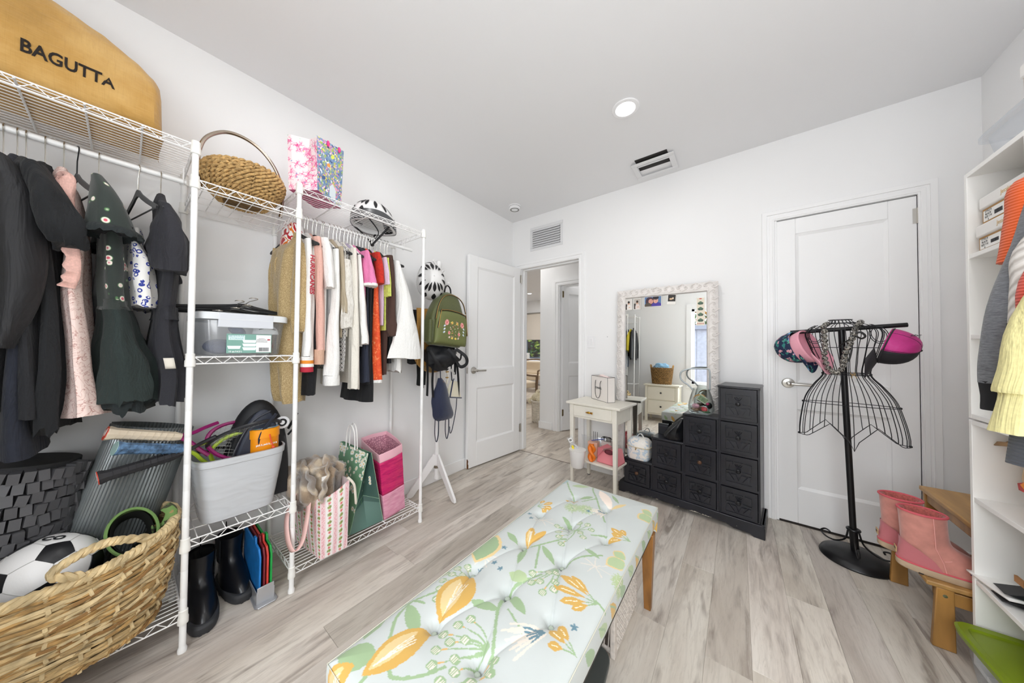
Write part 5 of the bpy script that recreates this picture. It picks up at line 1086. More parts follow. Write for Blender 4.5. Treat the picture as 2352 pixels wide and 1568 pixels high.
# grey ribbed roll and knobbly black roll
k = N('ribbed_grey'); v = k.coords('Object'); k.base(k.ramp(k.noise(v, 6, 3), [(.3, '6a6f70'), (.7, '8d9394')])); k.set(Roughness=.22, Metallic=.35); ribm = k.m
g = thing('ribbed_roll', 'dark grey ribbed mat rolled into a leaning open tube behind the basket', 'mat roll'); base, topp = Vector((.175, -2.800, .150)), Vector((.135, -2.630, .820)); ax_ = (topp - base).normalized(); q1 = ax_.cross(Vector((1, 0, 0))).normalized(); q2 = ax_.cross(q1); L_ = (topp - base).length
def rib(u, v_, off=0.0):
    a = 2 * PI * u * .93 + 3.0; r = .104 + .0022 * math.cos(2 * PI * u * 62) * (1 if off == 0 else 0) + off; s_ = L_ * v_; lip = .05 * max(0, math.cos(a - .4)) * v_; p_ = base + ax_ * (s_ + .0) + (q1 * math.cos(a) + q2 * math.sin(a)) * (r + .018 * v_ * u); return tuple(p_)
solid(MB().grid(rib, 372, 10).build('sheet', ribm, g), .004, 1)
g = thing('knobbly_roll', 'black roll covered in soft square foam blocks behind the woven basket', 'mat roll'); kb = mat('2c2c2e', .75, nz=60, bump=.2); kb2 = mat('5a5a5d', .5, nz=60, bump=.15)
base2, top2 = Vector((.165, -2.995, .150)), Vector((.150, -2.905, .760)); ax2 = (top2 - base2).normalized(); e1 = ax2.cross(Vector((0, 1, 0))).normalized(); e2 = ax2.cross(e1)
b = MB(); b.tube([base2, top2], [.112, .112], 28); b.build('core', kb, g)
bme = MB().box(-.012, .020, -.0105, .0105, -.017, .017).mesh('block', kb2, False)
for j in range(17):
    for i in range(15):
        a = -1.35 + 2.7 * i / 14 + (.096 if j % 2 else 0); dr = e1 * math.cos(a) * (-1) + e2 * math.sin(a); 
        if dr.x < -.35: dr = -dr
        p_ = base2 + ax2 * (.02 + .0355 * j + wr_.uniform(-.006, .006)) + dr * (.112 + wr_.uniform(0, .008)); tg_ = ax2.cross(dr)
        o = inst('block', bme, g, tuple(p_)); o.rotation_euler = (Matrix((dr, tg_, ax2)).transposed() @ Matrix.Rotation(wr_.uniform(-.18, .18), 3, 'X') @ Matrix.Rotation(wr_.uniform(-.2, .2), 3, 'Y')).to_euler()

# ================================================================ bags on the right bay
g = thing('tote_bag', 'pink and white floral striped tote bag holding a fuzzy scarf', 'tote bag', (0, 0, .107))
ct = Canvas(.50, .36, 900, 'f4efec'); tr2 = random.Random(8)
for i in range(20):
    x = .012 + i * .027
    if i % 2 == 0:
        ct.rect(x - .010, x + .010, 0, .36, 'f2d3d5')
        for j in range(60): ct.leaf(x + tr2.uniform(-.008, .006), j * .006, x + tr2.uniform(-.004, .008), j * .006 + .006, .0016, 'e08c98')
    else:
        ct.line([(x + .003 * math.sin(t * 1.3), t * .02) for t in range(19)], .0008, 'a9a86a')
        for j in range(9):
            y = .01 + j * .040 + tr2.uniform(-.003, .003)
            for q in range(5): a = q * 1.26; ct.ell(x + .004 * math.cos(a), y + .004 * math.sin(a), .0034, .0034, 0, ('e2837f', 'eda79f')[q % 2])
            ct.ell(x, y, .002, .002, 0, 'c9555c')
            for q in range(8): a = q * .8 + .3; ct.leaf(x, y + .018, x + .011 * math.cos(a), y + .018 + .011 * math.sin(a), .0025, ('9aa25c', '7f8e4c', 'b3b878')[q % 3])
fabm = attr_mat('printed_canvas', .8, .15, 400)
Bn, Br, Bl, Bb = Vector((.443, -2.108, 0)), Vector((.445, -1.984, 0)), Vector((.14, -2.135, 0)), Vector((.14, -1.99, 0))
Tn, Tr, Tl, Tb = Vector((.440, -2.112, .292)), Vector((.437, -1.975, .345)), Vector((.10, -2.165, .33)), Vector((.11, -1.975, .33))
def sag(a, b_, c_, d_, amt):
    f_ = quadfn(a, b_, c_, d_, .010); return lambda u, v_: tuple(Vector(f_(u, v_)) + Vector((0, 0, -amt * math.sin(PI * u) * v_)))
paint_obj('side_panel', [(sag(Bl, Bn, Tn, Tl, .03), 130, 130, lambda u, v_: (.02 + u * .30, v_ * .33))], ct, fabm, g)
paint_obj('front_panel', [(sag(Bn, Br, Tr, Tn, .012), 70, 150, lambda u, v_: (.325 + u * .13, v_ * .33))], ct, fabm, g)
MB().add([Br, Bb, Tb, Tr, Bb, Bl, Tl, Tb, Bl, Bb, Br, Bn], [(0, 1, 2, 3), (4, 5, 6, 7), (8, 9, 10, 11)]).build('rear_panels', mat('efdcdc', .8), g, smooth=False)
pst = mat('e9c0ba', .75, nz=200, bump=.1)
def strap(parent, pts, w, m, name='strap', wdir=(0, 0, 1), t=.0025):
    P = spline(pts, 8); n = len(P); D = Vector(wdir).normalized()
    def fn(u, v_):
        i = min(n - 1, int(round(u * (n - 1)))); return tuple(P[i] + D * (v_ - .5) * w)
    return solid(MB().grid(fn, n - 1, 2).build(name, m, parent), t, 0)
strap(g, [(.37, -2.135, .30), (.43, -2.165, .22), (.45, -2.19, .13), (.44, -2.22, .10), (.41, -2.235, .16), (.37, -2.225, .25), (.30, -2.165, .33)], .032, pst, 'handle', (.75, .25, .35))
strap(g, [(.20, -1.975, .31), (.28, -1.965, .20), (.36, -1.967, .18), (.40, -1.972, .30)], .03, pst, 'handle', (0, .2, 1))
k = N('fuzzy_scarf'); v = k.coords('Object'); lo = k.noise(v, 6.5, 1, .4); f_ = k.noise(v, 130, 4, .75); c = k.ramp(lo, [(.36, '6f655c'), (.44, '9a8670'), (.52, 'b59f86'), (.56, 'dccbb2'), (.66, '8a7f76')], 'EASE'); k.base(k.mix(.35, c, k.ramp(f_, [(.3, '7a6a5a'), (.7, 'efe3d2')]), 'MULTIPLY')); k.set(Roughness=1, Sheen_Weight=.8); k.bump(f_, .8, .006); fuzz = k.m
g = thing('fuzzy_scarf', 'fuzzy brown, grey and cream wool scarf stuffed into the floral tote bag', 'scarf', (.29, -2.075, .455))
def blob(u, v_):
    a = 2 * PI * u; t = PI * v_; x = math.sin(t) * math.cos(a); y = math.sin(t) * math.sin(a); z = math.cos(t); r = 1 + .30 * nz(x * 1.6, y * 1.6, z * 2) + .13 * nz(x * 5, y * 2, z * 4) + .05 * math.sin(11 * y + 5 * x + 3 * z); return (.150 * x * r, .112 * y * r, .080 * z * r + .025 * nz(x * 3, y * 3) + (.025 if z > 0 else -.05))
MB().grid(blob, 70, 44, closeu=True).build('body', fuzz, g)
for i_, (p_, w_) in enumerate((([(.03, .02, .10), (.10, .01, .095), (.150, -.01, .05), (.158, -.03, -.02), (.150, -.035, -.07)], .055), ([(.0, -.07, .085), (.08, -.08, .08), (.125, -.07, .04), (.13, -.06, -.03)], .06))):
    P_ = spline(p_, 8)
    MB().tube([q + Vector((0, .006 * math.sin(j * .9), 0)) for j, q in enumerate(P_)], [w_ * .5 * (.8 + .25 * math.sin(j * .35 + i_)) for j in range(len(P_))], 18, flat=.42).build('fold', fuzz, g)
MB().tube(spline([(.160, .085, .015), (.185, .105, -.02), (.188, .112, -.07), (.186, .118, -.13)], 6), [.006] * 18 + [.002], 8).build('fringe', mat('ddd3c4', 1, nz=120, bump=.6, sheen=.5), g)
MB().box(.154, .157, -.035, -.010, .035, .055).build('care_label', mat('eceae6', .6), g)

g = thing('daisy_bag', 'green paper bag printed with white daisies, between tote and pink bag', 'gift bag', (0, 0, .107))
cd = Canvas(.30, .46, 900, '6f9c7a'); dr_ = random.Random(2)
for i in range(85):
    x, y = dr_.uniform(.01, .29), .46 - abs(dr_.gauss(0, .15)); cd.daisy(x, max(.12, min(.45, y)), dr_.uniform(.008, .017))
for i in range(9): cd.ell(.21 + .001 * i, .10 + .009 * i, .0012, .003, .2, '33573f')
daisy_m = attr_mat('daisy_paper', .45)
D = dict(FL=(.362, -1.937, 0), FR=(.367, -1.745, 0), BL=(.12, -1.93, 0), BR=(.12, -1.76, 0), TL=(.385, -1.850, .432), TR=(.385, -1.832, .432), TBL=(.10, -1.885, .450), TBR=(.10, -1.865, .450)); D = {q: Vector(w) for q, w in D.items()}
paint_obj('side_face', [(quadfn(D['BL'], D['FL'], D['TL'], D['TBL'], .006), 110, 180, lambda u, v_: (.02 + u * .26, v_ * .455))], cd, daisy_m, g)
gus = Vector((.315, -1.842, .17)); gtop = Vector((.345, -1.842, .43)); gb = (D['FL'] + D['FR']) / 2
cg = Canvas(.22, .46, 700, '3e5e56'); cg.rect(.0, .22, 0, .10, '5d7d74'); [cg.daisy(.150 + .002 * math.sin(i * 3), .235 + .020 * i, .013) for i in range(3)]; cg.daisy(.085, .24, .007); cg.daisy(.07, .19, .005)
for i in range(10): cg.ell(.075, .10 + .008 * i, .0012, .003, .3, '6fae5c')
gm2 = attr_mat('dark_green_paper', .4)
midL = D['FL'].lerp(D['TL'], .33); midR = D['FR'].lerp(D['TR'], .33)
paint_obj('gusset', [(quadfn(D['FL'], gb, gus, midL), 40, 60, lambda u, v_: (u * .10, v_ * .12)), (quadfn(gb, D['FR'], midR, gus), 40, 60, lambda u, v_: (.10 + u * .11, v_ * .12)), (quadfn(midL, gus, gtop, D['TL']), 40, 120, lambda u, v_: (u * .09, .14 + v_ * .31)), (quadfn(gus, midR, D['TR'], gtop), 50, 120, lambda u, v_: (.10 + u * .11, .14 + v_ * .31))], cg, gm2, g, False)
MB().add([D['FR'], D['BR'], D['TBR'], D['TR'], D['BR'], D['BL'], D['TBL'], D['TBR']], [(0, 1, 2, 3), (4, 5, 6, 7)]).build('rear_faces', mat('7da886', .5), g, smooth=False)
MB().tube([D['FL'], D['TL']], .0012, 4).tube([D['FR'], midR, D['TR']], .0014, 4).tube([midL, gus, midR], .001, 4).build('paper_edge', mat('9fc3a2', .5), g)
hw = mat('f1efec', .6)
MB().tube(spline([(.20, -1.892, .44), (.21, -1.892, .53), (.235, -1.89, .575), (.265, -1.888, .575), (.29, -1.885, .53), (.295, -1.884, .44)], 8), .0035, 8).build('twisted_handle', hw, g); MB().tube(spline([(.19, -1.868, .44), (.20, -1.868, .54), (.225, -1.868, .580), (.255, -1.868, .580), (.28, -1.868, .54), (.285, -1.866, .44)], 8), .0035, 8).build('twisted_handle', hw, g)

g = thing('pink_shopping_bag', 'tall open pink shopping bag with a wide magenta band, rightmost on the bottom shelf', 'shopping bag', (0, 0, .107))
k = N('magenta_print'); v = k.coords('Object', (3, 3, 22)); k.base(k.ramp(k.noise(v, 4, 4, .6, .5), [(.3, 'a8165a'), (.5, 'cc2269'), (.6, 'd6356f'), (.75, 'bf1f52')])); k.set(Roughness=.35); mag = k.m
k = N('pale_pink_print'); v = k.coords('Object', (4, 4, 26)); k.base(k.ramp(k.noise(v, 4, 4, .6, .4), [(.3, 'd888a6'), (.7, 'eeb2c6')])); k.set(Roughness=.4); palep = k.m
Pb = [Vector(q) for q in ((.375, -1.740, 0), (.345, -1.583, 0), (.13, -1.60, 0), (.14, -1.755, 0))]; Pt = [Vector(q) for q in ((.350, -1.768, .392), (.335, -1.606, .415), (.13, -1.595, .46), (.12, -1.765, .45))]
def prect(u, v_):
    s_ = (u * 4) % 4; i = int(s_); t = s_ - i; e = .5 - .5 * math.cos(PI * t) if False else t
    a = Pb[i].lerp(Pb[(i + 1) % 4], e); b_ = Pt[i].lerp(Pt[(i + 1) % 4], e); c0 = sum(Pb, Vector()) / 4; q = a.lerp(b_, v_); cc = c0.lerp(sum(Pt, Vector()) / 4, v_)
    q2 = q - cc; k_ = 1 + .10 * v_ * math.sin(PI * t); w = .004 * nz(u * 12, v_ * 7, 3); return (cc.x + q2.x * k_ + w, cc.y + q2.y * k_ + w, q.z)
for (v0, v1, m_, nm) in ((0, .37, palep, 'lower_panel'), (.37, .87, mag, 'magenta_band'), (.87, 1.0, mat('f0b9c6', .45), 'top_band')): solid(MB().grid(lambda u, v_: prect(u, v0 + (v1 - v0) * v_), 64, 12, closeu=True).build(nm, m_, g), .002)
b = MB().add([Pb[0], Pb[1], Pb[2], Pb[3]], [(0, 3, 2, 1)]).build('bottom', palep, g)
k = N('snake_print'); v = k.coords('Object'); vo = k.n('ShaderNodeTexVoronoi', feature='DISTANCE_TO_EDGE'); vo.inputs['Scale'].default_value = 60; k.l(v, vo.inputs[0]); k.base(k.ramp(vo.outputs[0], [(0, '6b3a4e'), (.06, 'c98a9c'), (.2, 'dba5b3')])); k.set(Roughness=.5)
def plin(u, v_):
    q = Vector(prect(u, .45 + v_ * .50)); cc = (sum(Pb, Vector()) / 4).lerp(sum(Pt, Vector()) / 4, .7); return (cc.x + (q.x - cc.x) * .95, cc.y + (q.y - cc.y) * .95, q.z)
MB().grid(plin, 64, 6, closeu=True).build('lining', k.m, g); b = MB(); b.add([plin(i / 32, 0) for i in range(32)], [tuple(range(32))]); b.build('inner_bottom', mat('54303c', .8), g)

# ================================================================ coat stand with bags
g = thing('coat_stand', 'white wooden coat stand with splayed feet beside the open door', 'coat stand', (.135, -1.165, 0))
wpaint = mat('f0efee', .35, nz=20, bump=.02)
MB().lathe([(.013, .085), (.020, .09), (.022, .10), (.020, .115), (.0175, .13), (.0175, 1.60), (.021, 1.615), (.0175, 1.63), (.0175, 1.795), (.022, 1.805), (.0235, 1.83), (.018, 1.846), (.0001, 1.852)], 20).build('pole', wpaint, g)
for a in (-.17, PI - .17 + .05, -PI / 2 - .25):
    L = .285 if abs(a) < 1 else .24; b = MB(); b.prism([(.010, .215), (.010, .285), (.030, .292), (L * .98, .030), (L, .004), (L - .03, 0), (L - .05, .006)], -.009, .009, 'y')
    if abs(a - PI) < .5: b = MB(); b.prism([(.010, .215), (.010, .285), (.030, .292), (.105, .21), (.118, .19), (.118, .12)], -.009, .009, 'y')
    b.move(rot=rotz(a)); b.build('leg', wpaint, g, .003)
MB().lathe([(.022, .18), (.022, .20)], 16).build('brass_band', mat('8a8070', .4, .7), g)
for (a, z, L) in ((-1.25, 1.775, .10), (-.05, 1.56, .16), (1.9, 1.74, .09), (2.6, 1.60, .08), (.3, 1.24, .09)):
    d = Vector((math.cos(a), math.sin(a), .75)).normalized(); MB().tube([(0, 0, z), tuple(Vector((0, 0, z)) + d * L * .93), tuple(Vector((0, 0, z)) + d * L)], [.0095, .011, .008], 10).build('peg', wpaint, g)
helmet('bicycle_helmet', 'white bicycle helmet with black vents hanging at the top of the coat stand', (.215, -1.305, 1.635), axes_rot((.45, .89, .09), (-.2, 0, 1)), hwhite, hdark, hwhite)
# olive backpack with embroidered pocket
g = thing('backpack', 'olive green backpack with embroidered flower pocket hanging on the coat stand', 'backpack', (.285, -1.200, 1.36), math.radians(8), rot=(math.radians(-5), 0, math.radians(6)))
ol = mat('5c6237', .5, nz=160, bump=.12, var=.12, sheen=.2); old = mat('474c2c', .6, nz=160, bump=.12)
def bp(w, H, x0, x1, zt, zb, m, name, par, taper=.62, cut=None):
    b = MB()
    def fn(u, v_):
        z = zb + (zt - zb) * v_; tt = v_; ww = w * (1 - .05 * (1 - tt)) * (1 if tt < .45 else (1 - (1 - taper) * ((tt - .45) / .55) ** 1.5)); a = 2 * PI * u; e = .5; c_, s_ = math.cos(a), math.sin(a)
        rnd_ = min(1, max(.04, (1 - ((tt - .88) / .12) ** 2) if tt > .88 else 1)) ** .5 * (min(1, .75 + tt * 4) if tt < .07 else 1)
        return ((x0 + x1) / 2 + (x1 - x0) / 2 * math.copysign(abs(c_) ** e, c_) * rnd_, ww * math.copysign(abs(s_) ** e, s_) * rnd_ ** .6, z)
    b.grid(fn, 48, 26, closeu=True); n = 48; b.f.append(tuple(range(n))); b.mi.append(0); b.f.append(tuple(26 * n + i for i in range(n))[::-1]); b.mi.append(0); return b.build(name, m, par), fn
_, f1 = bp(.185, .4, -.075, .045, .215, -.205, ol, 'body', g, .30)
cv = Canvas(.36, .26, 1100, '6b7141'); er = random.Random(4)
cx0 = .18
for i in range(70): x, y = er.gauss(cx0, .055), er.gauss(.10, .042); a = er.uniform(0, 6.3); cv.leaf(x, y, x + .013 * math.cos(a), y + .013 * math.sin(a), .0022, er.choice(('4c6a2c', '3f5a24', '5f7d38')))
for sx in (-1, 1):
    for (dx, y, r_, c_) in ((.092, .165, .021, 'e58e8c'), (.058, .088, .013, 'e27f84')):
        for q in range(7): a = q * .9; cv.ell(cx0 + sx * dx + r_ * .55 * math.cos(a), y + r_ * .55 * math.sin(a), r_ * .55, r_ * .5, a, ('f0b3a9', c_)[q % 2])
        cv.ell(cx0 + sx * dx, y, r_ * .5, r_ * .5, 0, c_); cv.ell(cx0 + sx * dx, y, r_ * .25, r_ * .25, 0, 'c9434e')
    for j in range(3): cv.leaf(cx0 + sx * .125, .085 + .024 * j, cx0 + sx * .102, .095 + .024 * j, .007, 'dfe8f0'); cv.ell(cx0 + sx * .120, .088 + .024 * j, .004, .004, 0, '8fb3d8')
    cv.ell(cx0 + sx * .030, .168, .011, .010, 0, 'eed06a'); cv.ell(cx0 + sx * .030, .168, .004, .004, 0, 'c94b3c'); cv.ell(cx0 + sx * .02, .050, .012, .008, 0, 'eed06a'); cv.ell(cx0 + sx * .052, .055, .009, .007, .4, 'f2dcd2')
for i in range(26): cv.ell(cx0 + er.uniform(-.07, .07), er.uniform(.06, .18), .0038, .0038, 0, er.choice(('ef9aa0', 'f4c0b6', 'e9d76a', 'f5ece0', 'd95a5a')))
pk_m = attr_mat('embroidered_pocket', .6, .15, 300)
def pock(u, v_):
    y = (u - .5) * 2; z = -.195 + v_ * .255; top = 1 - .10 * abs(y) ** 3; wy = .168 * (1 - .10 * v_ ** 3); ed = (1 - abs(y) ** 8) ** .5; ez = (1 - abs(2 * v_ - 1) ** 8) ** .5; return (.052 + .030 * ed * ez, y * wy, -.195 + (z + .195) * top)
paint_obj('front_pocket', [(pock, 150, 110, lambda u, v_: (u * .36, v_ * .26))], cv, pk_m, g)
zz = [Vector(pock(.02, .45)) + Vector((0, 0, 0))] + [Vector(pock(u / 20, .985)) for u in range(1, 20)] + [Vector(pock(.98, .35))]
MB().tube(spline([q + Vector((.004, 0, .004)) for q in zz], 2), .0045, 6).build('pocket_zipper', mat('1d1d18', .5), g); MB().tube(spline([q + Vector((.009, 0, .006)) for q in zz], 2), .0018, 5).build('zipper_teeth', mat('c79a4c', .35, .8), g)
zt_ = [(.047, -.165, -.02), (.050, -.150, .08), (.050, -.115, .145), (.050, -.06, .178), (.050, 0, .185), (.050, .06, .176), (.050, .115, .14), (.050, .150, .07)]
MB().tube(spline(zt_, 6), .0042, 6).build('main_zipper', mat('23231c', .5), g); MB().tube([tuple(Vector(q) + Vector((.0045, 0, 0))) for q in spline(zt_, 6)], .0016, 5).build('zipper_teeth', mat('c79a4c', .35, .8), g)
MB().tube(spline([(-.02, -.03, .205), (-.02, -.025, .255), (-.02, 0, .272), (-.02, .03, .25), (-.02, .04, .20)], 5), .008, 6, flat=.4).build('hanging_loop', blk, g)
for sy in (-1, 1): b = MB(); shell(b, [(-.19, -.01, sy * .180, .045, .018), (-.03, -.01, sy * .186, .045, .020)], 3, 24); b.build('side_pocket', ol, g); MB().tube(spline([(-.07, sy * .10, -.02), (-.075, sy * .15, -.14), (-.05, sy * .17, -.27), (-.03, sy * .165, -.42 - .10 * (sy < 0))], 6), .013, 6, flat=.22).build('shoulder_strap', blk, g)
# black bag under it, straw hat, folded fabrics, jacket
g = thing('black_sling_bag', 'crumpled black nylon bag with buckled straps below the olive backpack', 'bag', (.215, -1.210, 1.075))
def crumple(rx, ry, rz_, sd, amp=.25):
    def fn(u, v_):
        a = 2 * PI * u; t = PI * v_; x, y, z = math.sin(t) * math.cos(a), math.sin(t) * math.sin(a), math.cos(t); r = 1 + amp * nz(x * 1.7 + sd, y * 1.7, z * 1.7) + amp * .4 * nz(x * 5, y * 5 + sd, z * 5); return (rx * x * r, ry * y * r, rz_ * z * r)
    return fn
MB().grid(crumple(.075, .16, .10, 2), 44, 28, closeu=True).build('body', mat('1b1d22', .45, nz=40, bump=.4), g)
for p_ in ([(.07, -.15, .05), (.10, -.12, -.02), (.09, -.06, -.08), (.07, .02, -.10)], [(.07, .02, .06), (.11, .06, 0), (.10, .12, -.03), (.07, .16, .03)], [(.06, .11, .06), (.11, .17, .0), (.10, .19, -.06), (.09, .13, -.08), (.08, .08, .0)], [(.05, -.16, .04), (.07, -.165, -.12), (.06, -.16, -.28)], [(.05, -.10, -.05), (.06, -.115, -.18), (.05, -.10, -.30)], [(.04, .14, -.04), (.045, .155, -.20), (.04, .16, -.34)]): MB().tube(spline(p_, 6), .013, 6, flat=.22).build('strap', blk, g)
MB().tube([(.10, .03, -.095), (.10, .06, -.135)], .011, 4, flat=.5).build('buckle', mat('cfcfcc', .3, .5), g)
g = thing('straw_hat', 'round straw hat brim showing behind the black bag on the coat stand', 'hat', (.155, -1.245, 1.105), rot=(0, math.radians(80), math.radians(-6)))
MB().lathe([(.0001, .075), (.06, .07), (.085, .045), (.092, .0), (.13, -.004), (.155, .004), (.157, .008), (.13, .003), (.09, .006)], 40).build('body', mat('c9a878', .8, nz=90, bump=.5, var=.25), g); MB().tube([(.153 * math.cos(a), .153 * math.sin(a), .006) for a in [2 * PI * i / 40 for i in range(40)]], .006, 6, True).build('rim', mat('b8925c', .8, nz=90, bump=.4), g)
def cloth(name, label, cat, cx, cy, z0, z1, w, m, amp=.012, fr=3, x=.1, lean=0.0, t=.012, bw_=1.0):
    g = thing(name, label, cat, (x, cy, z1)); H = z1 - z0
    def fn(u, v_):
        ww = w * (1 + (bw_ - 1) * v_); return (amp * math.sin(fr * 2 * PI * u + v_ * 2) + .02 * math.sin(PI * u), (u - .5) * ww + lean * v_, -H * v_ - .012 * abs(math.sin(5 * u)) * v_)
    solid(MB().grid(fn, 36, 20).build('body', m, g), t, 0); return g
cloth('tan_jacket', 'mustard tan jacket hanging behind the olive backpack', 'jacket', 0, -1.315, 1.02, 1.44, .16, fab('b98a45', 120, .2), x=.17, fr=2)
cloth('beige_jacket', 'pale beige jacket behind the right edge of the olive backpack', 'jacket', 0, -1.06, 1.06, 1.43, .12, fab('d8bf9f', 120, .2), x=.15, fr=1.5)
cloth('black_jacket', 'black jacket hanging left of the olive backpack by the wall', 'jacket', 0, -1.395, 1.03, 1.43, .13, fab('1a1b1f'), x=.12, fr=1.5, lean=.02)
cloth('black_scarf', 'long narrow black cloth hanging under the straw hat', 'scarf', 0, -1.30, .86, 1.12, .09, fab('141517'), x=.10, fr=1.5)
g = thing('navy_velvet_bag', 'navy velvet pouch bag with long thin straps low on the coat stand', 'bag', (.235, -1.215, .735))
nv = mat('1d2746', .8, nz=200, bump=.15, var=.2, sheen=.5); loft(MB(), [(.175, 0, -.01, .012, .016), (.13, .01, -.008, .030, .038), (.05, .015, -.015, .040, .068), (-.04, .018, -.005, .045, .082), (-.115, .018, .02, .040, .082), (-.148, .016, .03, .028, .06)], 30, .25, 5, 3, 5).build('body', nv, g)
MB().box(.012, .030, -.016, .008, .128, .150).build('leather_tab', mat('b98a5a', .5), g, .002)
MB().tube(spline([(.01, -.01, .17), (.0, -.008, .26), (-.01, -.004, .34)], 5), .006, 6, flat=.4).build('strap', nv, g)
for y0_ in (-.055, .045): MB().tube(spline([(.02, y0_ - .01, -.12), (.025, y0_ - .015, -.24), (.025, y0_ + .0, -.300), (.02, y0_ + .022, -.24), (.01, y0_ + .03, -.10)], 8), .005, 6, flat=.35).build('strap', mat('1b2136', .5), g)
g = thing('cream_handbag', 'small cream handbag with navy edges beside the navy pouch', 'handbag', (.245, -1.090, .800), rot=(math.radians(-12), 0, math.radians(12)))
b = MB(); b.hexa([(-.03, -.075, -.055), (.03, -.075, -.055), (.03, .075, -.05), (-.03, .075, -.05), (-.012, -.045, .075), (.012, -.045, .075), (.012, .03, .075), (-.012, .03, .075)]); b.build('body', mat('e6dfc9', .5, nz=60, bump=.1), g, .006); MB().tube([(.03, -.078, -.055), (.014, -.047, .077), (-.0, -.02, .09)], .006, 6).tube([(.03, -.078, -.057), (.03, .078, -.052)], .005, 6).build('navy_piping', nv, g)
MB().tube(spline([(0, -.04, .07), (-.01, -.055, .15), (-.02, -.05, .20)], 5), .006, 6, flat=.4).build('strap', mat('20202a', .5), g)
MB().tube(spline([(.01, .04, -.05), (.02, .035, -.16), (.02, .02, -.30), (.02, .0, -.33), (.015, -.01, -.28)], 6), .004, 6, flat=.35).build('strap', mat('1b2136', .5), g)
g = thing('bag_charm_strap', 'short cream and gold strap above the cream handbag', 'strap', (.23, -1.155, .915)); MB().tube(spline([(0, 0, .06), (.005, .01, 0), (.0, .0, -.06)], 5), .011, 6, flat=.3).build('body', mat('e9e2d0', .5), g)
for z_ in (.035, -.01): MB().box(.003, .014, -.012, .014, z_, z_ + .008).build('gold_ring', mat('c79a4c', .3, .9), g, .001)

# ================================================================ side table, mirror and step chest
g = thing('side_table', 'small cream side table with one drawer and a low shelf beside the mirror', 'table', (.905, -.425, 0), math.radians(-5.5))   # local origin: front-left of the top; x along the front, y to the wall
cream = mat('eae6da', .4, nz=20, bump=.02, var=.02); Wt, Dt, Ht = .468, .345, .700
MB().box(0, Wt, 0, Dt, Ht - .018, Ht).build('tabletop', cream, g, .003)
for (x, y) in ((.030, .012), (Wt - .030 - .036, .012), (.030, Dt - .050), (Wt - .066, Dt - .050)):
    MB().hexa([(x + .006, y + .006, 0.008), (x + .030, y + .006, 0.008), (x + .030, y + .030, 0.008), (x + .006, y + .030, 0.008), (x, y, Ht - .018), (x + .036, y, Ht - .018), (x + .036, y + .036, Ht - .018), (x, y + .036, Ht - .018)]).build('leg', cream, g, .002)
    MB().box(x + .008, x + .028, y + .008, y + .028, 0, .008).build('glide', mat('6f6f6c', .5), g)
MB().box(.066, Wt - .066, .016, .030, Ht - .125, Ht - .018).build('front_rail', cream, g, .001)
for x in (.034, Wt - .050): MB().box(x, x + .016, .048, Dt - .050, Ht - .135, Ht - .018).build('side_rail', cream, g, .001)
MB().box(.066, Wt - .066, Dt - .040, Dt - .024, Ht - .135, Ht - .018).build('back_rail', cream, g, .001)
dw = MB().box(.070, Wt - .070, .008, .020, Ht - .108, Ht - .024).build('drawer', cream, g, .002)
kb_ = MB(); kb_.ell((.215, -.006, Ht - .066), (.018, .010, .009), 16, 10); kb_.hexa([(.225, -.010, Ht - .070), (.248, -.012, Ht - .075), (.248, .0, Ht - .075), (.225, .0, Ht - .070), (.225, -.010, Ht - .062), (.248, -.012, Ht - .058), (.248, .0, Ht - .058), (.225, .0, Ht - .062)]); kb_.hexa([(.190, -.008, Ht - .070), (.205, -.008, Ht - .072), (.205, .0, Ht - .072), (.190, .0, Ht - .070), (.190, -.008, Ht - .064), (.205, -.008, Ht - .060), (.205, .0, Ht - .060), (.190, .0, Ht - .064)]); kb_.build('knob', mat('c99a3a', .25, 1.0, nz=200, bump=.03), dw, .001)
MB().box(.034, Wt - .034, .020, Dt - .020, .222, .238).build('shelf', cream, g, .002)
TL = lambda x, y, z: tuple(Matrix.Translation((.905, -.425, 0)) @ Matrix.Rotation(math.radians(-5.5), 4, 'Z') @ Vector((x, y, z)))
# paper shopping bag on the table
g = thing('paper_shopping_bag', 'white paper shopping bag with black trim and cord handles on the side table', 'shopping bag', (1.14, -.195, Ht + .001), math.radians(-35))
pw = mat('efe9e4', .5); blkt = mat('1c1a1a', .5); w2, d2, h2 = .118, .036, .205
MB().box(-w2, w2, -d2, d2, 0, .001).build('bottom', pw, g)
for q, nm in (((-w2, w2, -d2, -d2 + .0012, 0, h2), 'front_panel'), ((-w2, w2, d2 - .0012, d2, 0, h2), 'back_panel'), ((w2 - .0012, w2, -d2, d2, 0, h2), 'side_panel'), ((-w2, -w2 + .0012, -d2, d2, 0, h2), 'side_panel')): MB().box(*q).build(nm, pw, g)
b = MB()
for p1_, p2_ in (((-w2, -d2, 0), (w2, -d2, 0)), ((w2, -d2, 0), (w2, d2, 0)), ((-w2, -d2, h2), (w2, -d2, h2)), ((w2, -d2, h2), (w2, d2, h2)), ((w2, d2, h2), (-w2, d2, h2)), ((-w2, d2, h2), (-w2, -d2, h2)), ((w2, -d2, 0), (w2, -d2, h2)), ((w2, d2, 0), (w2, d2, h2)), ((-w2, -d2, 0), (-w2, -d2, h2))): b.tube([p1_, p2_], .0016, 4)
b.build('black_edging', blkt, g)
MB().tube(spline([(-.052, -d2 - .001, h2 - .035), (-.050, -d2 - .007, .13), (-.045, -d2 - .009, .055), (-.02, -d2 - .010, .022), (.01, -d2 - .010, .028), (.028, -d2 - .009, .07), (.022, -d2 - .007, .14), (.028, -d2 - .001, h2 - .035)], 8), .0022, 6).build('cord_handle', blkt, g)
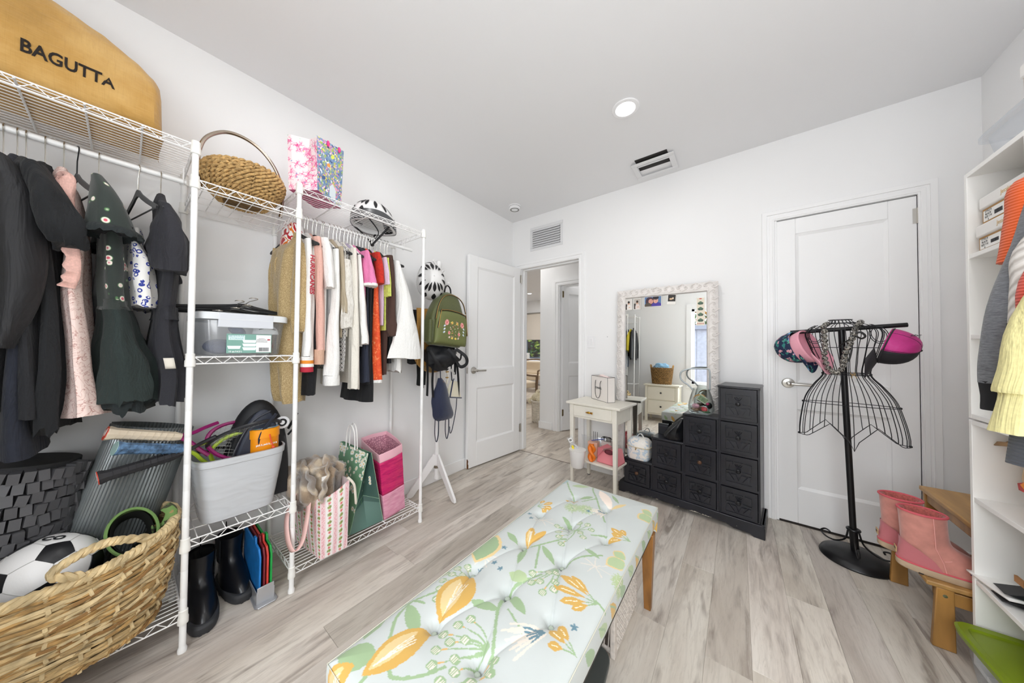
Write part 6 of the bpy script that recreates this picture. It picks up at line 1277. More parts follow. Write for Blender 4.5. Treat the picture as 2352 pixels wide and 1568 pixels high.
text('lettering', 'CHANEL', .024, blkt, g, (-.012, -d2 - .0012, .105), (PI / 2, 0, 0), .0004, .0002)
MB().hexa([(-.02, -.03, .19), (.10, -.03, .19), (.10, .02, .19), (-.02, .02, .19), (-.01, -.024, .222), (.085, -.026, .206), (.085, .01, .206), (-.01, .01, .222)]).build('tissue', mat('f1dcd8', .6), g, .004)
# things on the table's low shelf
o = thing('white_bucket', 'white plastic cup hooked on the left front leg of the side table', 'bucket', TL(.150, -.062, .205)); solid(MB().lathe([(.0001, 0), (.045, 0), (.050, .01), (.064, .135), (.067, .138)], 32).build('body', mat('e7e5e3', .4), o), .003)
MB().tube([(-.02, .062, .13), (-.07, .064, .15), (-.10, .068, .155)], .004, 6).build('hook', mat('e7e5e3', .4), o, .002)
o = thing('yellow_cutter', 'yellow handled cutter standing in the white cup', 'tool', TL(.132, -.067, .30), rot=(0, -.35, .2)); MB().box(-.008, .008, -.006, .006, -.05, .06).build('body', mat('f0d92a', .4), o, .003); MB().ell((0, 0, .062), (.010, .008, .010), 10, 8).build('cap', mat('f0d92a', .4), o); MB().box(.010, .016, -.004, .004, -.06, .03).build('blade_clip', mat('4b4b4b', .4), o)
o = thing('plastic_tag_bag', 'small clear packet with a white tag sticking out of the white cup', 'packet', TL(.104, -.060, .375), rot=(0, -.5, .3)); MB().grid(lambda u, v_: ((u - .5) * .05 + .004 * math.sin(9 * v_), .004 * math.sin(7 * u), (v_ - .5) * .12), 6, 10).build('film', clear_m, o); MB().box(-.016, .016, -.006, -.004, .018, .05).build('tag', mat('f0f0ee', .5), o); MB().box(-.010, .010, -.0072, -.006, .026, .042).build('barcode', mat('8a8682', .6), o)
org = mat('e97a16', .45, nz=60, bump=.3)
o = thing('orange_twist', 'bright orange twisted leather pouch on the low shelf of the side table', 'pouch', TL(.225, .030, .240)); 
for s_ in (-1, 1): MB().grid(lambda u, v_: (.030 * math.sin(PI * v_ * 2) * s_ * .55 + (u - .5) * .035 + 0.0, .010 * s_ * math.cos(PI * v_ * 2) - .012 * math.sin(PI * u), .005 + v_ * .135), 8, 22).build('strip', org, o).modifiers.new('s', 'SOLIDIFY').thickness = .004
o = thing('pink_pouch', 'folded pink leather pouch with an open flap on the low table shelf', 'pouch', TL(.335, .115, .240), math.radians(-6)); o.scale = (.85, .9, .95); pkl = mat('e58a92', .4, nz=30, bump=.1)
b = MB(); b.hexa([(-.10, -.07, 0), (.11, -.075, 0), (.12, .08, 0), (-.07, .09, 0), (-.085, -.050, .085), (.085, -.035, .135), (.10, .06, .125), (-.04, .07, .10)]); b.build('body', pkl, o, .012, seg=3); MB().add([(-.088, -.068, .045), (-.02, -.072, .125), (.06, -.062, .155), (-.02, .0, .15), (-.10, -.035, .11), (-.05, -.085, .08)], [(0, 5, 1, 4), (1, 2, 3), (1, 3, 4)]).build('flap', mat('d87883', .4), o, .001); MB().ell((.02, -.050, .10), (.045, .02, .02), 12, 8).build('opening', mat('6b2a35', .8), o)
o = thing('peach_box', 'peach coloured cosmetics box behind the orange pouch', 'box', TL(.175, .150, .240)); MB().box(-.035, .045, -.03, .03, 0, .125).build('body', mat('e3b39d', .5), o, .002); MB().box(.0, .02, -.0312, -.03, .085, .105).build('print', mat('6b5a52', .6), o)
o = thing('zip_bag', 'clear zip bag with a blue strip standing on the low table shelf', 'bag', TL(.15, .200, .240)); MB().grid(lambda u, v_: ((u - .5) * .22, .02 * math.sin(4 * u + 3 * v_), v_ * .15), 12, 8).build('film', clear_m, o); MB().tube([(-.02, -.045, .118), (.11, -.04, .158)], .003, 6).build('blue_zip', mat('2f4fb0', .4), o)
o = thing('hair_clip', 'black hair claw clip behind the pink pouch', 'hair clip', TL(.265, .215, .370)); 
for i in range(7): MB().tube(spline([(-.035 + .012 * i, -.015, .0), (-.038 + .013 * i, -.02, .025), (-.02 + .008 * i, 0, .035), (-.03 + .011 * i, .02, .015)], 4), .0028, 5).build('tooth', blkt, o)
MB().box(-.04, .04, -.02, .02, -.13, .0).build('carton', mat('d9d2cc', .5), o)
for i in range(3): 
    o = thing('hair_pin', 'slim dark pin standing behind the peach box', 'pin', TL(.125 + .018 * i, .26, .240), group='dark pins behind the peach box'); MB().tube([(0, 0, 0), (-.004, 0, .175)], .0022, 5).build('body', mat('3a3a3c', .4), o)

# leaning mirror with carved white frame
TILT = math.radians(1.35)
MIR = thing('leaning_mirror', 'large leaning mirror in a carved white frame behind the step chest', 'mirror', (1.218, -.072, .001), rot=(-TILT, 0, 0)); MW, MH, FW = .737, 1.655, .072
fr_m = mat('ece7e3', .45, nz=30, bump=.05, var=.05)
b = MB()
prof = [(0, .0), (0, -.014), (.006, -.020), (.048, -.026), (.056, -.022), (.060, -.027), (.066, -.026), (FW, -.016), (FW, 0)]
def frame_pt(side, s_, d, y):
    w, h = MW, MH
    c = {0: ((d + s_ * (w - 2 * d)), d), 1: (w - d, d + s_ * (h - 2 * d)), 2: (w - d - s_ * (w - 2 * d), h - d), 3: (d, h - d - s_ * (h - 2 * d))}[side]; return (c[0], y, c[1])
for side in range(4):
    st = MB(); vs = [frame_pt(side, s_, d, y) for s_ in (0, 1) for (d, y) in prof]; n = len(prof); st.add(vs, [(i, i + 1, n + i + 1, n + i) for i in range(n - 1)]); st.build('frame_rail', fr_m, MIR)
# carved scrolls along the frame
sc = MB()
for t_ in range(1): 
    pts = []; 
    for i in range(26): a = i * .42; r_ = .0175 * math.exp(-.085 * i); pts.append((r_ * math.cos(a), 0, r_ * math.sin(a)))
    sc.tube(pts, [.0042 - .0001 * i for i in range(26)], 5); sc.tube([(.017, 0, 0), (.028, 0, -.012), (.034, 0, -.020)], [.0042, .003, .0015], 5); sc.ell((-.016, 0, -.016), (.006, .003, .004), 6, 4); sc.ell((.004, -.001, .0), (.004, .003, .004), 6, 4)
scm = sc.mesh('scroll', fr_m); dot = MB().ell((0, 0, 0), (.0025, .0012, .0018), 6, 4).mesh('wear_mark', mat('6b5a4c', .8))
mr_ = random.Random(6)
def put_scroll(x, z, a, fl): inst('scroll', scm, MIR, (x, -.0265, z), (0, a, 0), (fl, 1, 1)); (inst('wear_mark', dot, MIR, (x + mr_.uniform(-.02, .02), -.0262, z + mr_.uniform(-.02, .02)), (0, mr_.uniform(0, 3), 0)) if mr_.random() < .45 else None)
for i in range(36): z = .03 + i * .0455; put_scroll(.026, z, (i % 2) * PI + .3, 1); put_scroll(MW - .026, z, (i % 2) * PI + .3, -1)
for i in range(14): x = .072 + i * .0455; put_scroll(x, MH - .026, (i % 2) * PI + 1.8, 1); put_scroll(x, .026, (i % 2) * PI + 1.8, 1)
k = N('mirror_glass'); k.base('f3f5f3'); k.set(Metallic=1.0, Roughness=.003)
MB().add([(FW - .002, -.010, FW - .002), (MW - FW + .002, -.010, FW - .002), (MW - FW + .002, -.010, MH - FW + .002), (FW - .002, -.010, MH - FW + .002)], [(0, 1, 2, 3)]).build('glass', k.m, MIR, smooth=False)
MB().box(.004, MW - .004, -.006, -.002, .004, MH - .004).build('backing', mat('8d6b46', .7), MIR)
# photographs tucked into the frame (flat prints)
def snapshot(name, label, x, z, w, h, bg, draw, tilt=0, border=.004, cat='photo'):
    t = thing(name, label, cat, (0, 0, 0)); t.parent = None
    m_ = Matrix.Translation((1.218, -.072, .001)) @ Matrix.Rotation(-TILT, 4, 'X') @ Matrix.Translation((x, -.0135, z)) @ Matrix.Rotation(tilt, 4, 'Y'); t.location = m_.translation; t.rotation_euler = m_.to_euler()
    MB().box(-w / 2, w / 2, -.0004, .0004, -h / 2, h / 2).build('paper', mat('f0ece6', .4), t); c_ = Canvas(w, h, 1600, bg); draw(c_, w, h)
    paint_obj('print', [(lambda u, v_: (-w / 2 + border + u * (w - 2 * border), -.0008, -h / 2 + border + v_ * (h - 2 * border)), int(w * 900), int(h * 900), lambda u, v_: (u * w, v_ * h))], c_, attr_mat('photo_print', .3), t, False)
def person_shot(c_, w, h, shirt='e8e2dc', hair='2a211c', bg2='3a3433'):
    c_.rect(0, w * .25, 0, h * .55, bg2); c_.ell(w * .55, h * .18, w * .36, h * .33, 0, shirt); c_.ell(w * .5, h * .62, w * .15, h * .16, 0, 'd9ab90'); c_.ell(w * .5, h * .72, w * .17, h * .12, 0, hair); c_.ell(w * .62, h * .2, w * .12, h * .05, .5, 'd9ab90')
snapshot('photo_print', 'small photo of a seated dark-haired person in a white top, leftmost on the mirror', .097, 1.530, .060, .095, 'd8d3cd', person_shot)
snapshot('photo_print', 'small photo of a seated person, second from the mirror corner', .167, 1.530, .060, .095, 'b9b2ab', lambda c_, w, h: person_shot(c_, w, h, 'e0d3cc', '3a2a20', '2a2626'))
def couple(c_, w, h):
    c_.ell(w * .35, h * .45, w * .27, h * .55, .3, '4a3340'); c_.ell(w * .38, h * .52, w * .14, h * .25, .2, 'dba090'); c_.ell(w * .72, h * .1, w * .3, h * .3, 0, '4a3a9c'); c_.ell(w * .68, h * .58, w * .14, h * .28, -.1, 'e0aa98'); c_.ell(w * .68, h * .88, w * .18, h * .2, 0, '2a2430'); c_.ell(w * .2, h * .08, w * .22, h * .3, .4, '5a5148')
    for x_, y_ in ((.33, .58), (.43, .60), (.63, .62), (.73, .62)): c_.ell(w * x_, h * y_, w * .016, h * .03, 0, '3a2420')
    c_.ell(w * .38, h * .40, w * .04, h * .03, 0, 'c25a60'); c_.ell(w * .69, h * .44, w * .03, h * .03, 0, 'c25a60')
snapshot('photo_print', 'wide photo of two people cheek to cheek on the mirror top', .290, 1.540, .135, .088, '5f7fa8', couple)
snapshot('photo_print', 'tilted instant photo with white border near the mirror top centre', .430, 1.545, .062, .082, '2e2a28', lambda c_, w, h: (c_.rect(0, w, 0, h * .28, 'f0ece6'), c_.ell(w * .4, h * .55, w * .22, h * .10, 0, 'd8b48c'), c_.ell(w * .65, h * .62, w * .12, h * .1, 0, 'e9d3b8')), tilt=.08)
def strip(c_, w, h):
    for j in range(4): y = h * (.17 + .21 * j); c_.ell(w * .5, y, w * .40, h * .05, 0, '35563f'); c_.ell(w * .5, y + h * .035, w * .2, h * .04, 0, '4c6b50'); c_.ell(w * .3, y - h * .03, w * .1, h * .018, 0, '2a3a30'); c_.ell(w * .72, y - h * .03, w * .1, h * .018, 0, '2a3a30')
    for j in range(5): c_.ell(w * (.12 + .19 * j), h * .05, w * .06, h * .02, 0, 'b8383c')
    c_.ell(w * .5, h * .97, w * .2, h * .02, 0, 'c9443c')
snapshot('photo_strip', 'tall paper strip of small green car drawings in the mirror corner', .626, 1.435, .055, .215, 'e6dcc8', strip, cat='print')

# black step chest of drawers
CH = thing('step_chest', 'distressed black step chest of ten carved drawers by the closet door', 'chest', (1.307, -.243, 0), math.radians(-6.1))
bl = N('worn_black'); v = bl.coords('Object'); n1_ = bl.noise(v, 30, 4, .65); n2_ = bl.noise(v, 7, 3); bl.base(bl.mix(bl.ramp(n1_, [(.66, '000000'), (.72, 'a0a0a0')]), bl.ramp(n2_, [(.3, '1c1d22'), (.7, '27282f')]), '6b4a30')); bl.set(Roughness=.30); bl.bump(n1_, .35, .002); bl = bl.m
DP = .148
cols = [(.028, .240, 1), (.240, .452, 2), (.452, .660, 3), (.660, .872, 4)]; zs = [.082, .274, .480, .692, .910]
b = MB(); b.prism([(-.012, 0), (.03, 0), (.05, .012), (.16, .014), (.20, .03), (.70, .03), (.74, .014), (.82, .012), (.84, 0), (.893, 0), (.893, .065), (.885, .082), (-.004, .082), (-.012, .065)], -.012, .006, 'y'); b.build('plinth_front', bl, CH, .003)
b = MB(); b.box(-.012, .006, .006, DP, 0, .075); b.box(.875, .893, .006, .27, 0, .082); b.box(.006, .64, DP - .015, DP, 0, .075); b.box(-.008, .65, .0, DP, .066, .082); b.box(.65, .889, 0, .27, .066, .082); b.build('plinth_sides', bl, CH, .003)
for ci_, (x0, x1, nr) in enumerate(cols):
    DP = .27 if ci_ == 3 else .148; zt_ = zs[nr]; b = MB(); b.box(x0, x0 + .012, .004, DP, .082, zt_); b.box(x1 - .012, x1, .004, DP, .082, zt_); b.box(x0, x1, DP - .008, DP, .082, zt_)
    for r_ in range(nr + 1): b.box(x0, x1, .002, DP, zs[r_] - (.010 if r_ else 0), zs[r_] + (.002 if r_ == nr else .004))
    b.build('carcass', bl, CH, .0015)
    MB().box(x0 - .003, x1 + .003, -.004, DP, zt_ - .012, zt_).build('top_board', bl, CH, .002)
    tp = MB()
    for q in range(3): tp.prism([(x0 + .03 + .05 * q, .03), (x0 + .07 + .05 * q, .03), (x0 + .055 + .05 * q, .12), (x0 + .035 + .05 * q, .12)], zt_ - .001, zt_ + .0008, 'z')
    tp.build('top_carving', bl, CH, .0005)
kn = {}
def drawer_mesh(w, h):
    q = MB(); f_ = -.004; ins = .004; q.box(-w / 2, w / 2, f_, .135, -h / 2, h / 2)
    q.box(-w / 2, w / 2, f_ - .006, f_, h / 2 - .020, h / 2); q.box(-w / 2, w / 2, f_ - .006, f_, -h / 2, -h / 2 + .020); q.box(-w / 2, -w / 2 + .026, f_ - .006, f_, -h / 2 + .02, h / 2 - .02); q.box(w / 2 - .026, w / 2, f_ - .006, f_, -h / 2 + .02, h / 2 - .02)
    return q.mesh('drawer', bl, False)
cvm = MB(); f_ = -.0125
for sx in (-1, 1):
    cvm.prism([(sx * .064, .055), (sx * .030, .060), (sx * .030, .040), (sx * .050, .036), (sx * .050, .010), (sx * .064, .008)], f_, -.003, 'y'); cvm.prism([(sx * .064, -.002), (sx * .020, .002), (sx * .020, -.004), (sx * .064, -.010)], f_, -.003, 'y'); cvm.prism([(sx * .022, -.060), (sx * .055, -.060), (sx * .060, -.018), (sx * .050, -.018)], f_, -.003, 'y'); cvm.prism([(0, -.060), (sx * .016, -.060), (sx * .040, -.020), (sx * .014, -.020)], f_, -.003, 'y')
cvm.tube([(.018 * math.cos(a), -.006, .042 + .016 * math.sin(a)) for a in [PI + PI * i / 10 for i in range(11)]], .0026, 5); cvm.tube([(.009 * math.cos(a), -.006, .044 + .008 * math.sin(a)) for a in [PI + PI * i / 8 for i in range(9)]], .002, 5); cvm.box(-.022, .022, -.007, -.003, .050, .058)
cvm = cvm.mesh('carving', bl, False)
knb = MB().lathe([(.006, 0), (.005, .008), (.010, .012), (.0135, .018), (.013, .024), (.008, .029), (.0001, .030)], 18, rot=Matrix.Rotation(PI / 2, 3, 'X')).mesh('knob', mat('17181c', .25)); knb2 = MB().lathe([(.006, 0), (.005, .008), (.010, .012), (.0135, .018), (.013, .024), (.008, .029), (.0001, .030)], 18, rot=Matrix.Rotation(PI / 2, 3, 'X')).mesh('knob', mat('6b4a33', .35, nz=60, var=.4))
for ci_, (x0, x1, nr) in enumerate(cols):
    for r_ in range(nr):
        w = x1 - x0 - .028; z0, z1 = zs[r_] + .006, zs[r_ + 1] - .014; h = z1 - z0; key = (round(w, 3), round(h, 3))
        if key not in kn: kn[key] = drawer_mesh(w, h)
        d_ = inst('drawer', kn[key], CH, ((x0 + x1) / 2, .004, (z0 + z1) / 2)); inst('carving', cvm, d_, (0, -.003, 0), 0, (w / .185, 1, h / .19)); inst('knob', knb2 if (ci_, r_) in ((0, 0), (2, 1)) else knb, d_, (0, -.004, .006))
chip_m = mat('cfc6b8', .8, nz=90, var=.3); bch = MB(); wr2 = random.Random(9)
for i in range(34): x = wr2.uniform(.05, .85) if i < 14 else wr2.uniform(.5, .62) ; bch.box(x, x + wr2.uniform(.003, .016), -.0132, -.0122, (z_ := .030 * (.2 + .8 * math.sin(min(1, max(0, (x - .05) / .2)) * PI / 2)) + wr2.uniform(0, .006)), z_ + wr2.uniform(.001, .004))
bch.build('paint_chips', chip_m, CH, kind='stuff')
CL = lambda x, y, z: tuple(Matrix.Translation((1.307, -.243, 0)) @ Matrix.Rotation(math.radians(-6.1), 4, 'Z') @ Vector((x, y, z)))
# on the steps
k = N('blue_toile'); v = k.coords('Object'); k.base(k.ramp(k.noise(v, 26, 3, .55, 1.2), [(.50, 'ede9e2'), (.53, 'b7c9d8'), (.6, 'c7d5e0'), (.66, 'ede9e2')], 'CONSTANT')); k.set(Roughness=.85); k.bump(k.noise(v, 40, 2), .5, .006)
g = thing('cosmetic_bag', 'quilted white and blue floral vanity bag on the lowest chest step', 'bag', CL(.125, .072, .276), math.radians(-6))
b = MB(); shell(b, [(0, 0, 0, .078, .066), (.02, 0, 0, .086, .073), (.095, 0, 0, .086, .073)], 4, 40); b.build('body', k.m, g); b = MB(); shell(b, [(.095, 0, 0, .087, .074), (.135, 0, 0, .083, .070), (.158, 0, 0, .062, .050), (.165, 0, 0, .03, .025)], 3.4, 40, cap1=True, cap0=False); b.build('lid', k.m, g)
MB().tube([(a_ * 1.015, b2_ * 1.015, .098) for a_, b2_ in rrect(.087, .074, 4, 48)], .0035, 6, True).build('zip', mat('cdbfa0', .5), g); MB().tube([(.0, -.078, .098), (-.004, -.082, .080)], .004, 6).build('zip_pull', mat('b89a6a', .4, .6), g)
strap(g, [(-.02, -.01, .155), (-.005, -.005, .185), (.015, 0, .19), (.03, .01, .16)], .022, k.m, 'top_loop', (0, 1, 0), .004)
g = thing('black_pouch', 'slouching black leather pouch on the second chest step', 'bag', CL(.385, .070, .482)); loft(MB(), [(.155, .045, .01, .012, .02), (.13, .035, .008, .028, .035), (.08, .01, .0, .055, .055), (.03, 0, 0, .075, .062), (.004, 0, 0, .078, .06)], 30, .22, 4, 2, 5).build('body', mat('111215', .32, nz=25, bump=.25), g); MB().tube(spline([(-.06, -.05, .02), (-.025, -.055, .07), (.02, -.03, .12), (.05, 0, .155)], 6), .003, 6).build('seam', mat('2a2b30', .4), g)
g = thing('black_case', 'small flat black case standing at the back of the second chest step', 'box', CL(.285, .130, .482)); MB().box(-.035, .035, -.012, .012, 0, .085).build('body', mat('1a1b20', .35), g, .003); MB().box(-.03, .03, -.0125, -.0118, .065, .072).build('band', mat('3a3b42', .3), g)
g = thing('glass_jar', 'round glass jar of keepsakes with a tall metal handle on the third chest step', 'jar', CL(.548, .078, .6925))
k = N('jar_glass'); tr = k.n('ShaderNodeBsdfTransparent'); tr.inputs[0].default_value = (.95, .97, .97, 1); gl = k.n('ShaderNodeBsdfGlossy'); gl.inputs['Roughness'].default_value = .03; fz = k.n('ShaderNodeLayerWeight'); fz.inputs[0].default_value = .22; mx = k.n('ShaderNodeMixShader'); k.l(fz.outputs['Facing'], mx.inputs[0]); k.l(tr.outputs[0], mx.inputs[1]); k.l(gl.outputs[0], mx.inputs[2]); k.l(mx.outputs[0], k.out.inputs['Surface'])
MB().lathe([(.0001, .002), (.058, .002), (.074, .012), (.080, .035), (.077, .075), (.064, .13), (.052, .168), (.055, .178), (.0525, .178), (.049, .168), (.061, .13), (.073, .075), (.076, .035), (.070, .016), (.0001, .008)], 48).build('glass', k.m, g)
hp2 = [(-.050, -.010, .165), (-.075, -.01, .195), (-.115, -.012, .225), (-.128, -.012, .26), (-.115, -.01, .295), (-.06, 0, .315), (.02, .01, .318), (.048, .012, .31), (.052, .012, .24), (.050, .01, .168)]
MB().tube(spline(hp2, 6), .0055, 10).build('handle', mat('a9b0b3', .3, .4), g)
for (lab, nm, cat_, p_, r_, c_) in (('pink card box in the glass jar', 'pink_box', 'keepsake', (-.030, -.02, .055), (.024, .016, .017), 'e3a9b8'), ('red round badge in the glass jar', 'red_badge', 'keepsake', (.025, -.035, .040), (.018, .007, .018), 'c92f3a'), ('brown pine cone in the glass jar', 'pine_cone', 'keepsake', (.0, .02, .033), (.030, .028, .018), '6f4a34'), ('magenta button in the glass jar', 'magenta_button', 'keepsake', (.040, -.01, .075), (.011, .009, .009), 'dc2c74'), ('green ribbon in the glass jar', 'green_ribbon', 'keepsake', (.035, -.03, .022), (.026, .016, .007), '3f7a4a'), ('black pebble in the glass jar', 'black_pebble', 'keepsake', (.045, .02, .06), (.018, .018, .022), '25211f'), ('tan shell in the glass jar', 'tan_shell', 'keepsake', (-.035, .015, .025), (.026, .024, .014), 'b08a68')):
    q = CL(.548 + p_[0], .078 + p_[1], .6925 + p_[2]); o = MB().ell((0, 0, 0), r_, 14, 10).build(nm, mat(c_, .5, nz=90, var=.3, bump=.3), None); o.location = q; tag(o, lab, cat_)
q = CL(.548 + .012, .078 - .012, .6925 + .105); o = thing('banknote', 'folded green banknote standing in the glass jar', 'banknote', q, rot=(math.radians(8), math.radians(35), math.radians(12))); MB().box(-.034, .034, -.001, .001, -.022, .022).build('paper', mat('c9cdb4', .7, nz=120, var=.15), o); MB().box(-.028, .028, -.0016, -.001, -.016, .016).build('print', mat('8fa37c', .7, nz=200, var=.25), o); MB().ell((0, -.0018, 0), (.008, .0006, .010), 12, 6).build('portrait', mat('6f8262', .7), o)
o = thing('tan_ribbon', 'tan leather loop around the notes in the glass jar', 'ribbon', CL(.538, .078, .80)); strap(o, [(-.04, -.01, -.02), (-.03, -.02, .01), (0, -.02, .028), (.03, -.01, .02), (.04, 0, -.01)], .010, mat('b98a4a', .5), 'body', (0, .3, 1))

# ================================================================ tufted bench in the foreground
BX0, BX1, BY0, BY1, BZ = 1.352, 1.787, -2.425, -1.283, .470
g = thing('upholstered_bench', 'long tufted bench in pale blue floral fabric with wooden legs', 'bench', (0, 0, 0))
bw_, bl_ = BX1 - BX0, BY1 - BY0; SD = .098; OX, OY = SD, SD
cv = Canvas(bw_ + 2 * SD, bl_ + 2 * SD, 560, 'bec3c1'); _ = 0
G1, G2, Y1_, Y2_, BLU, WHT = '93ab84', 'a8ba90', 'c9a050', 'd8bf8a', '60818f', 'd9d2c6'
def o2(p_): return (p_[0] + OX, p_[1] + OY)
def stem(pts, w=.0035, c_=G1, w2=None): cv.line([o2(q) for q in pts], w, c_, w2 or w)
def leafc(a, b_, w, c_=G1, sk=.5): cv.leaf(a[0] + OX, a[1] + OY, b_[0] + OX, b_[1] + OY, w, c_, 1, sk)
def berry(x, y, r=.0125):
    x += OX; y += OY; cv.ell(x, y, r, r * .9, .3, G1); [cv.line([(x + r * (-.45 + .3 * j), y - r * .55), (x + r * (-.5 + .34 * j), y + r * .45)], .0011, WHT) for j in range(4)]
def bunch(pts, root, c2='cfa765'):
    for p_ in pts: m_ = ((p_[0] + root[0]) / 2 + .008, (p_[1] + root[1]) / 2 + .006); stem([root, m_, p_], .0022, G1, .0012); cv.line([o2(p_), o2(((p_[0] * 2 + m_[0]) / 3, (p_[1] * 2 + m_[1]) / 3))], .0018, c2)
    for p_ in pts: berry(*p_)
def tulip(a, b_, w, k_=1):
    leafc(a, b_, w, Y1_); mx_, my_ = (a[0] + b_[0]) / 2, (a[1] + b_[1]) / 2; d = Vector((b_[0] - a[0], b_[1] - a[1])); n_ = Vector((-d.y, d.x)).normalized()
    leafc((a[0] + d.x * .08, a[1] + d.y * .08), (a[0] + d.x * .80 + n_.x * w * .35, a[1] + d.y * .80 + n_.y * w * .35), w * .5, Y2_)
    for j in range(4): s_ = -.30 + .17 * j; cv.line([o2((a[0] + d.x * .15, a[1] + d.y * .15)), o2((a[0] + d.x * .72 + n_.x * w * s_, a[1] + d.y * .72 + n_.y * w * s_))], .0012, 'e3dccb')
def lily(root, dirs, L=.085, w=.012):
    for (a, l_) in dirs: tip = (root[0] + L * l_ * math.cos(a), root[1] + L * l_ * math.sin(a)); mid = (root[0] + .35 * L * math.cos(a), root[1] + .35 * L * math.sin(a)); stem([root, mid], .0016, G1); leafc(mid, tip, w, Y1_, .6); cv.line([o2(((mid[0] * 2 + tip[0]) / 3, (mid[1] * 2 + tip[1]) / 3)), o2(((mid[0] + tip[0] * 3) / 4, (mid[1] + tip[1] * 3) / 4))], .001, 'f6ead2')
def dandelion(x, y, r, c_=G2, k_=46, m_='8fa98a'):
    for j in range(k_): a = 2 * PI * j / k_; cv.line([o2((x + r * .2 * math.cos(a), y + r * .2 * math.sin(a))), o2((x + r * (.8 + .2 * ((j * 7) % 3) / 2) * math.cos(a), y + r * (.8 + .2 * ((j * 7) % 3) / 2) * math.sin(a)))], .0014, c_)
    cv.ell(x + OX, y + OY, r * .55, r * .5, 0, c_, .8); [cv.line([o2((x, y)), o2((x + r * .5 * math.cos(j), y + r * .5 * math.sin(j)))], .0008, WHT) for j in range(9)]; cv.ell(x + OX, y + OY, .006, .005, 0, m_)
def bell(x, y, a, L, W2_):
    d = Vector((math.cos(a), math.sin(a))); n_ = Vector((-d.y, d.x))
    for j in range(11): s_ = (j - 5) / 5; cv.line([o2((x + n_.x * W2_ * .25 * s_, y + n_.y * W2_ * .25 * s_)), o2((x + d.x * L * (.8 + .15 * ((j * 5) % 3)) + n_.x * W2_ * s_, y + d.y * L * (.8 + .15 * ((j * 5) % 3)) + n_.y * W2_ * s_))], .0030, 'dbd2c6')
    for j in range(5): s_ = (j - 2) / 3.2; cv.line([o2((x + n_.x * W2_ * .2 * s_, y + n_.y * W2_ * .2 * s_)), o2((x + d.x * L * .5 + n_.x * W2_ * .8 * s_, y + d.y * L * .5 + n_.y * W2_ * .8 * s_))], .0024, BLU)
def starf(x, y, r=.009):
    for j in range(5): a = 1.257 * j + x * 40; leafc((x, y), (x + r * 1.2 * math.cos(a), y + r * 1.2 * math.sin(a)), r * .3, BLU)
for q in ((.06, .44, .05), (.10, .73, .05), (.36, .62, .05), (.30, .12, .05)):
    for j in range(7): a = j * .9; cv.line([o2((q[0], q[1])), o2((q[0] + q[2] * math.cos(a), q[1] + q[2] * .7 * math.sin(a)))], .0016, 'd2ccc2')
bunch([(.185, .255), (.17, .226), (.157, .190), (.186, .186), (.211, .211), (.176, .154), (.224, .168), (.196, .128), (.242, .150)], (.262, .236)); bunch([(.288, .222), (.300, .196), (.280, .160), (.234, .118)], (.235, .065))
bunch([(.039, .385), (.020, .360), (.006, .326), (.028, .331), (.026, .297), (.055, .350), (.045, .272), (.068, .310), (.066, .243), (.088, .262)], (.078, .330))
bunch([(.222, .476), (.259, .510), (.276, .522), (.240, .445), (.257, .462), (.292, .488), (.283, .434), (.302, .463)], (.262, .545))
bunch([(.166, .733), (.190, .742), (.186, .702), (.203, .676), (.228, .648), (.224, .806), (.256, .808), (.278, .788), (.253, .748), (.273, .728)], (.232, .755)); 
stem([(.062, .284), (.018, .207), (-.02, .136)]); stem([(.015, .205), (.028, .148), (.089, .082), (.104, .005)], .0040); stem([(.015, .205), (.05, .215)]); stem([(.246, .487), (.201, .406), (.211, .334), (.262, .254), (.30, .20)], .004); stem([(.229, .685), (.171, .599), (.131, .568)]); stem([(.171, .599), (.218, .498)]); stem([(.220, .144), (.197, .105), (.151, .066), (.117, .076)]); stem([(.22, .05), (.20, -.03), (.22, -.10)], .005); stem([(.143, 1.147), (.165, 1.085), (.209, 1.018), (.300, .870)]); stem([(.209, 1.018), (.165, .96)]); stem([(.016, 1.109), (.070, 1.03), (.119, .98)]); stem([(.262, .545), (.30, .62), (.36, .68)]); stem([(.29, .76), (.330, .80)]); stem([(.408, .505), (.44, .50)]); stem([(.24, .335), (.32, .30)], .0025)
leafc((.086, .064), (.005, .020), .030); leafc((-.02, .150), (.016, .070), .017); leafc((.016, .190), (.112, .150), .018); leafc((.145, .294), (.222, .320), .015); leafc((.206, .383), (.284, .350), .014); leafc((.180, .600), (.252, .556), .012); leafc((.135, .571), (.162, .482), .012); leafc((.036, .590), (.104, .562), .012); leafc((.164, .436), (.222, .450), .020, G2); leafc((.066, 1.066), (.134, 1.118), .017, G2); leafc((.144, .982), (.192, 1.020), .012); leafc((.152, .800), (.212, .776), .010); leafc((.25, 1.10), (.30, 1.04), .008); leafc((.30, .68), (.36, .66), .009)
leafc((.046, .41), (.012, .56), .050, Y2_); leafc((.044, .42), (.006, .55), .043, G1)
tulip((.092, .030), (.122, .186), .038); tulip((.116, .212), (.072, .366), .052); tulip((.02, -.06), (.06, .03), .03); tulip((-.03, .210), (-.006, .290), .018); tulip((.131, .586), (.094, .670), .016); leafc((.134, .592), (.150, .676), .014, Y1_)
lily((.415, .500), [(2.75, 1.2), (2.95, 1.5), (3.35, 1.45), (3.75, 1.2), (4.05, .9)]); lily((.425, .345), [(2.6, .95), (2.95, 1.0), (3.5, .8)], .08); lily((.410, .818), [(2.8, 1.1), (3.1, .9), (3.6, 1.0), (2.4, .8)], .075); lily((.025, .815), [(.3, .9), (.9, 1.0), (1.6, .8), (-.2, .7)], .07); lily((.30, -.02), [(2.0, 1.2), (2.5, 1.1), (1.5, 1.0)], .08)
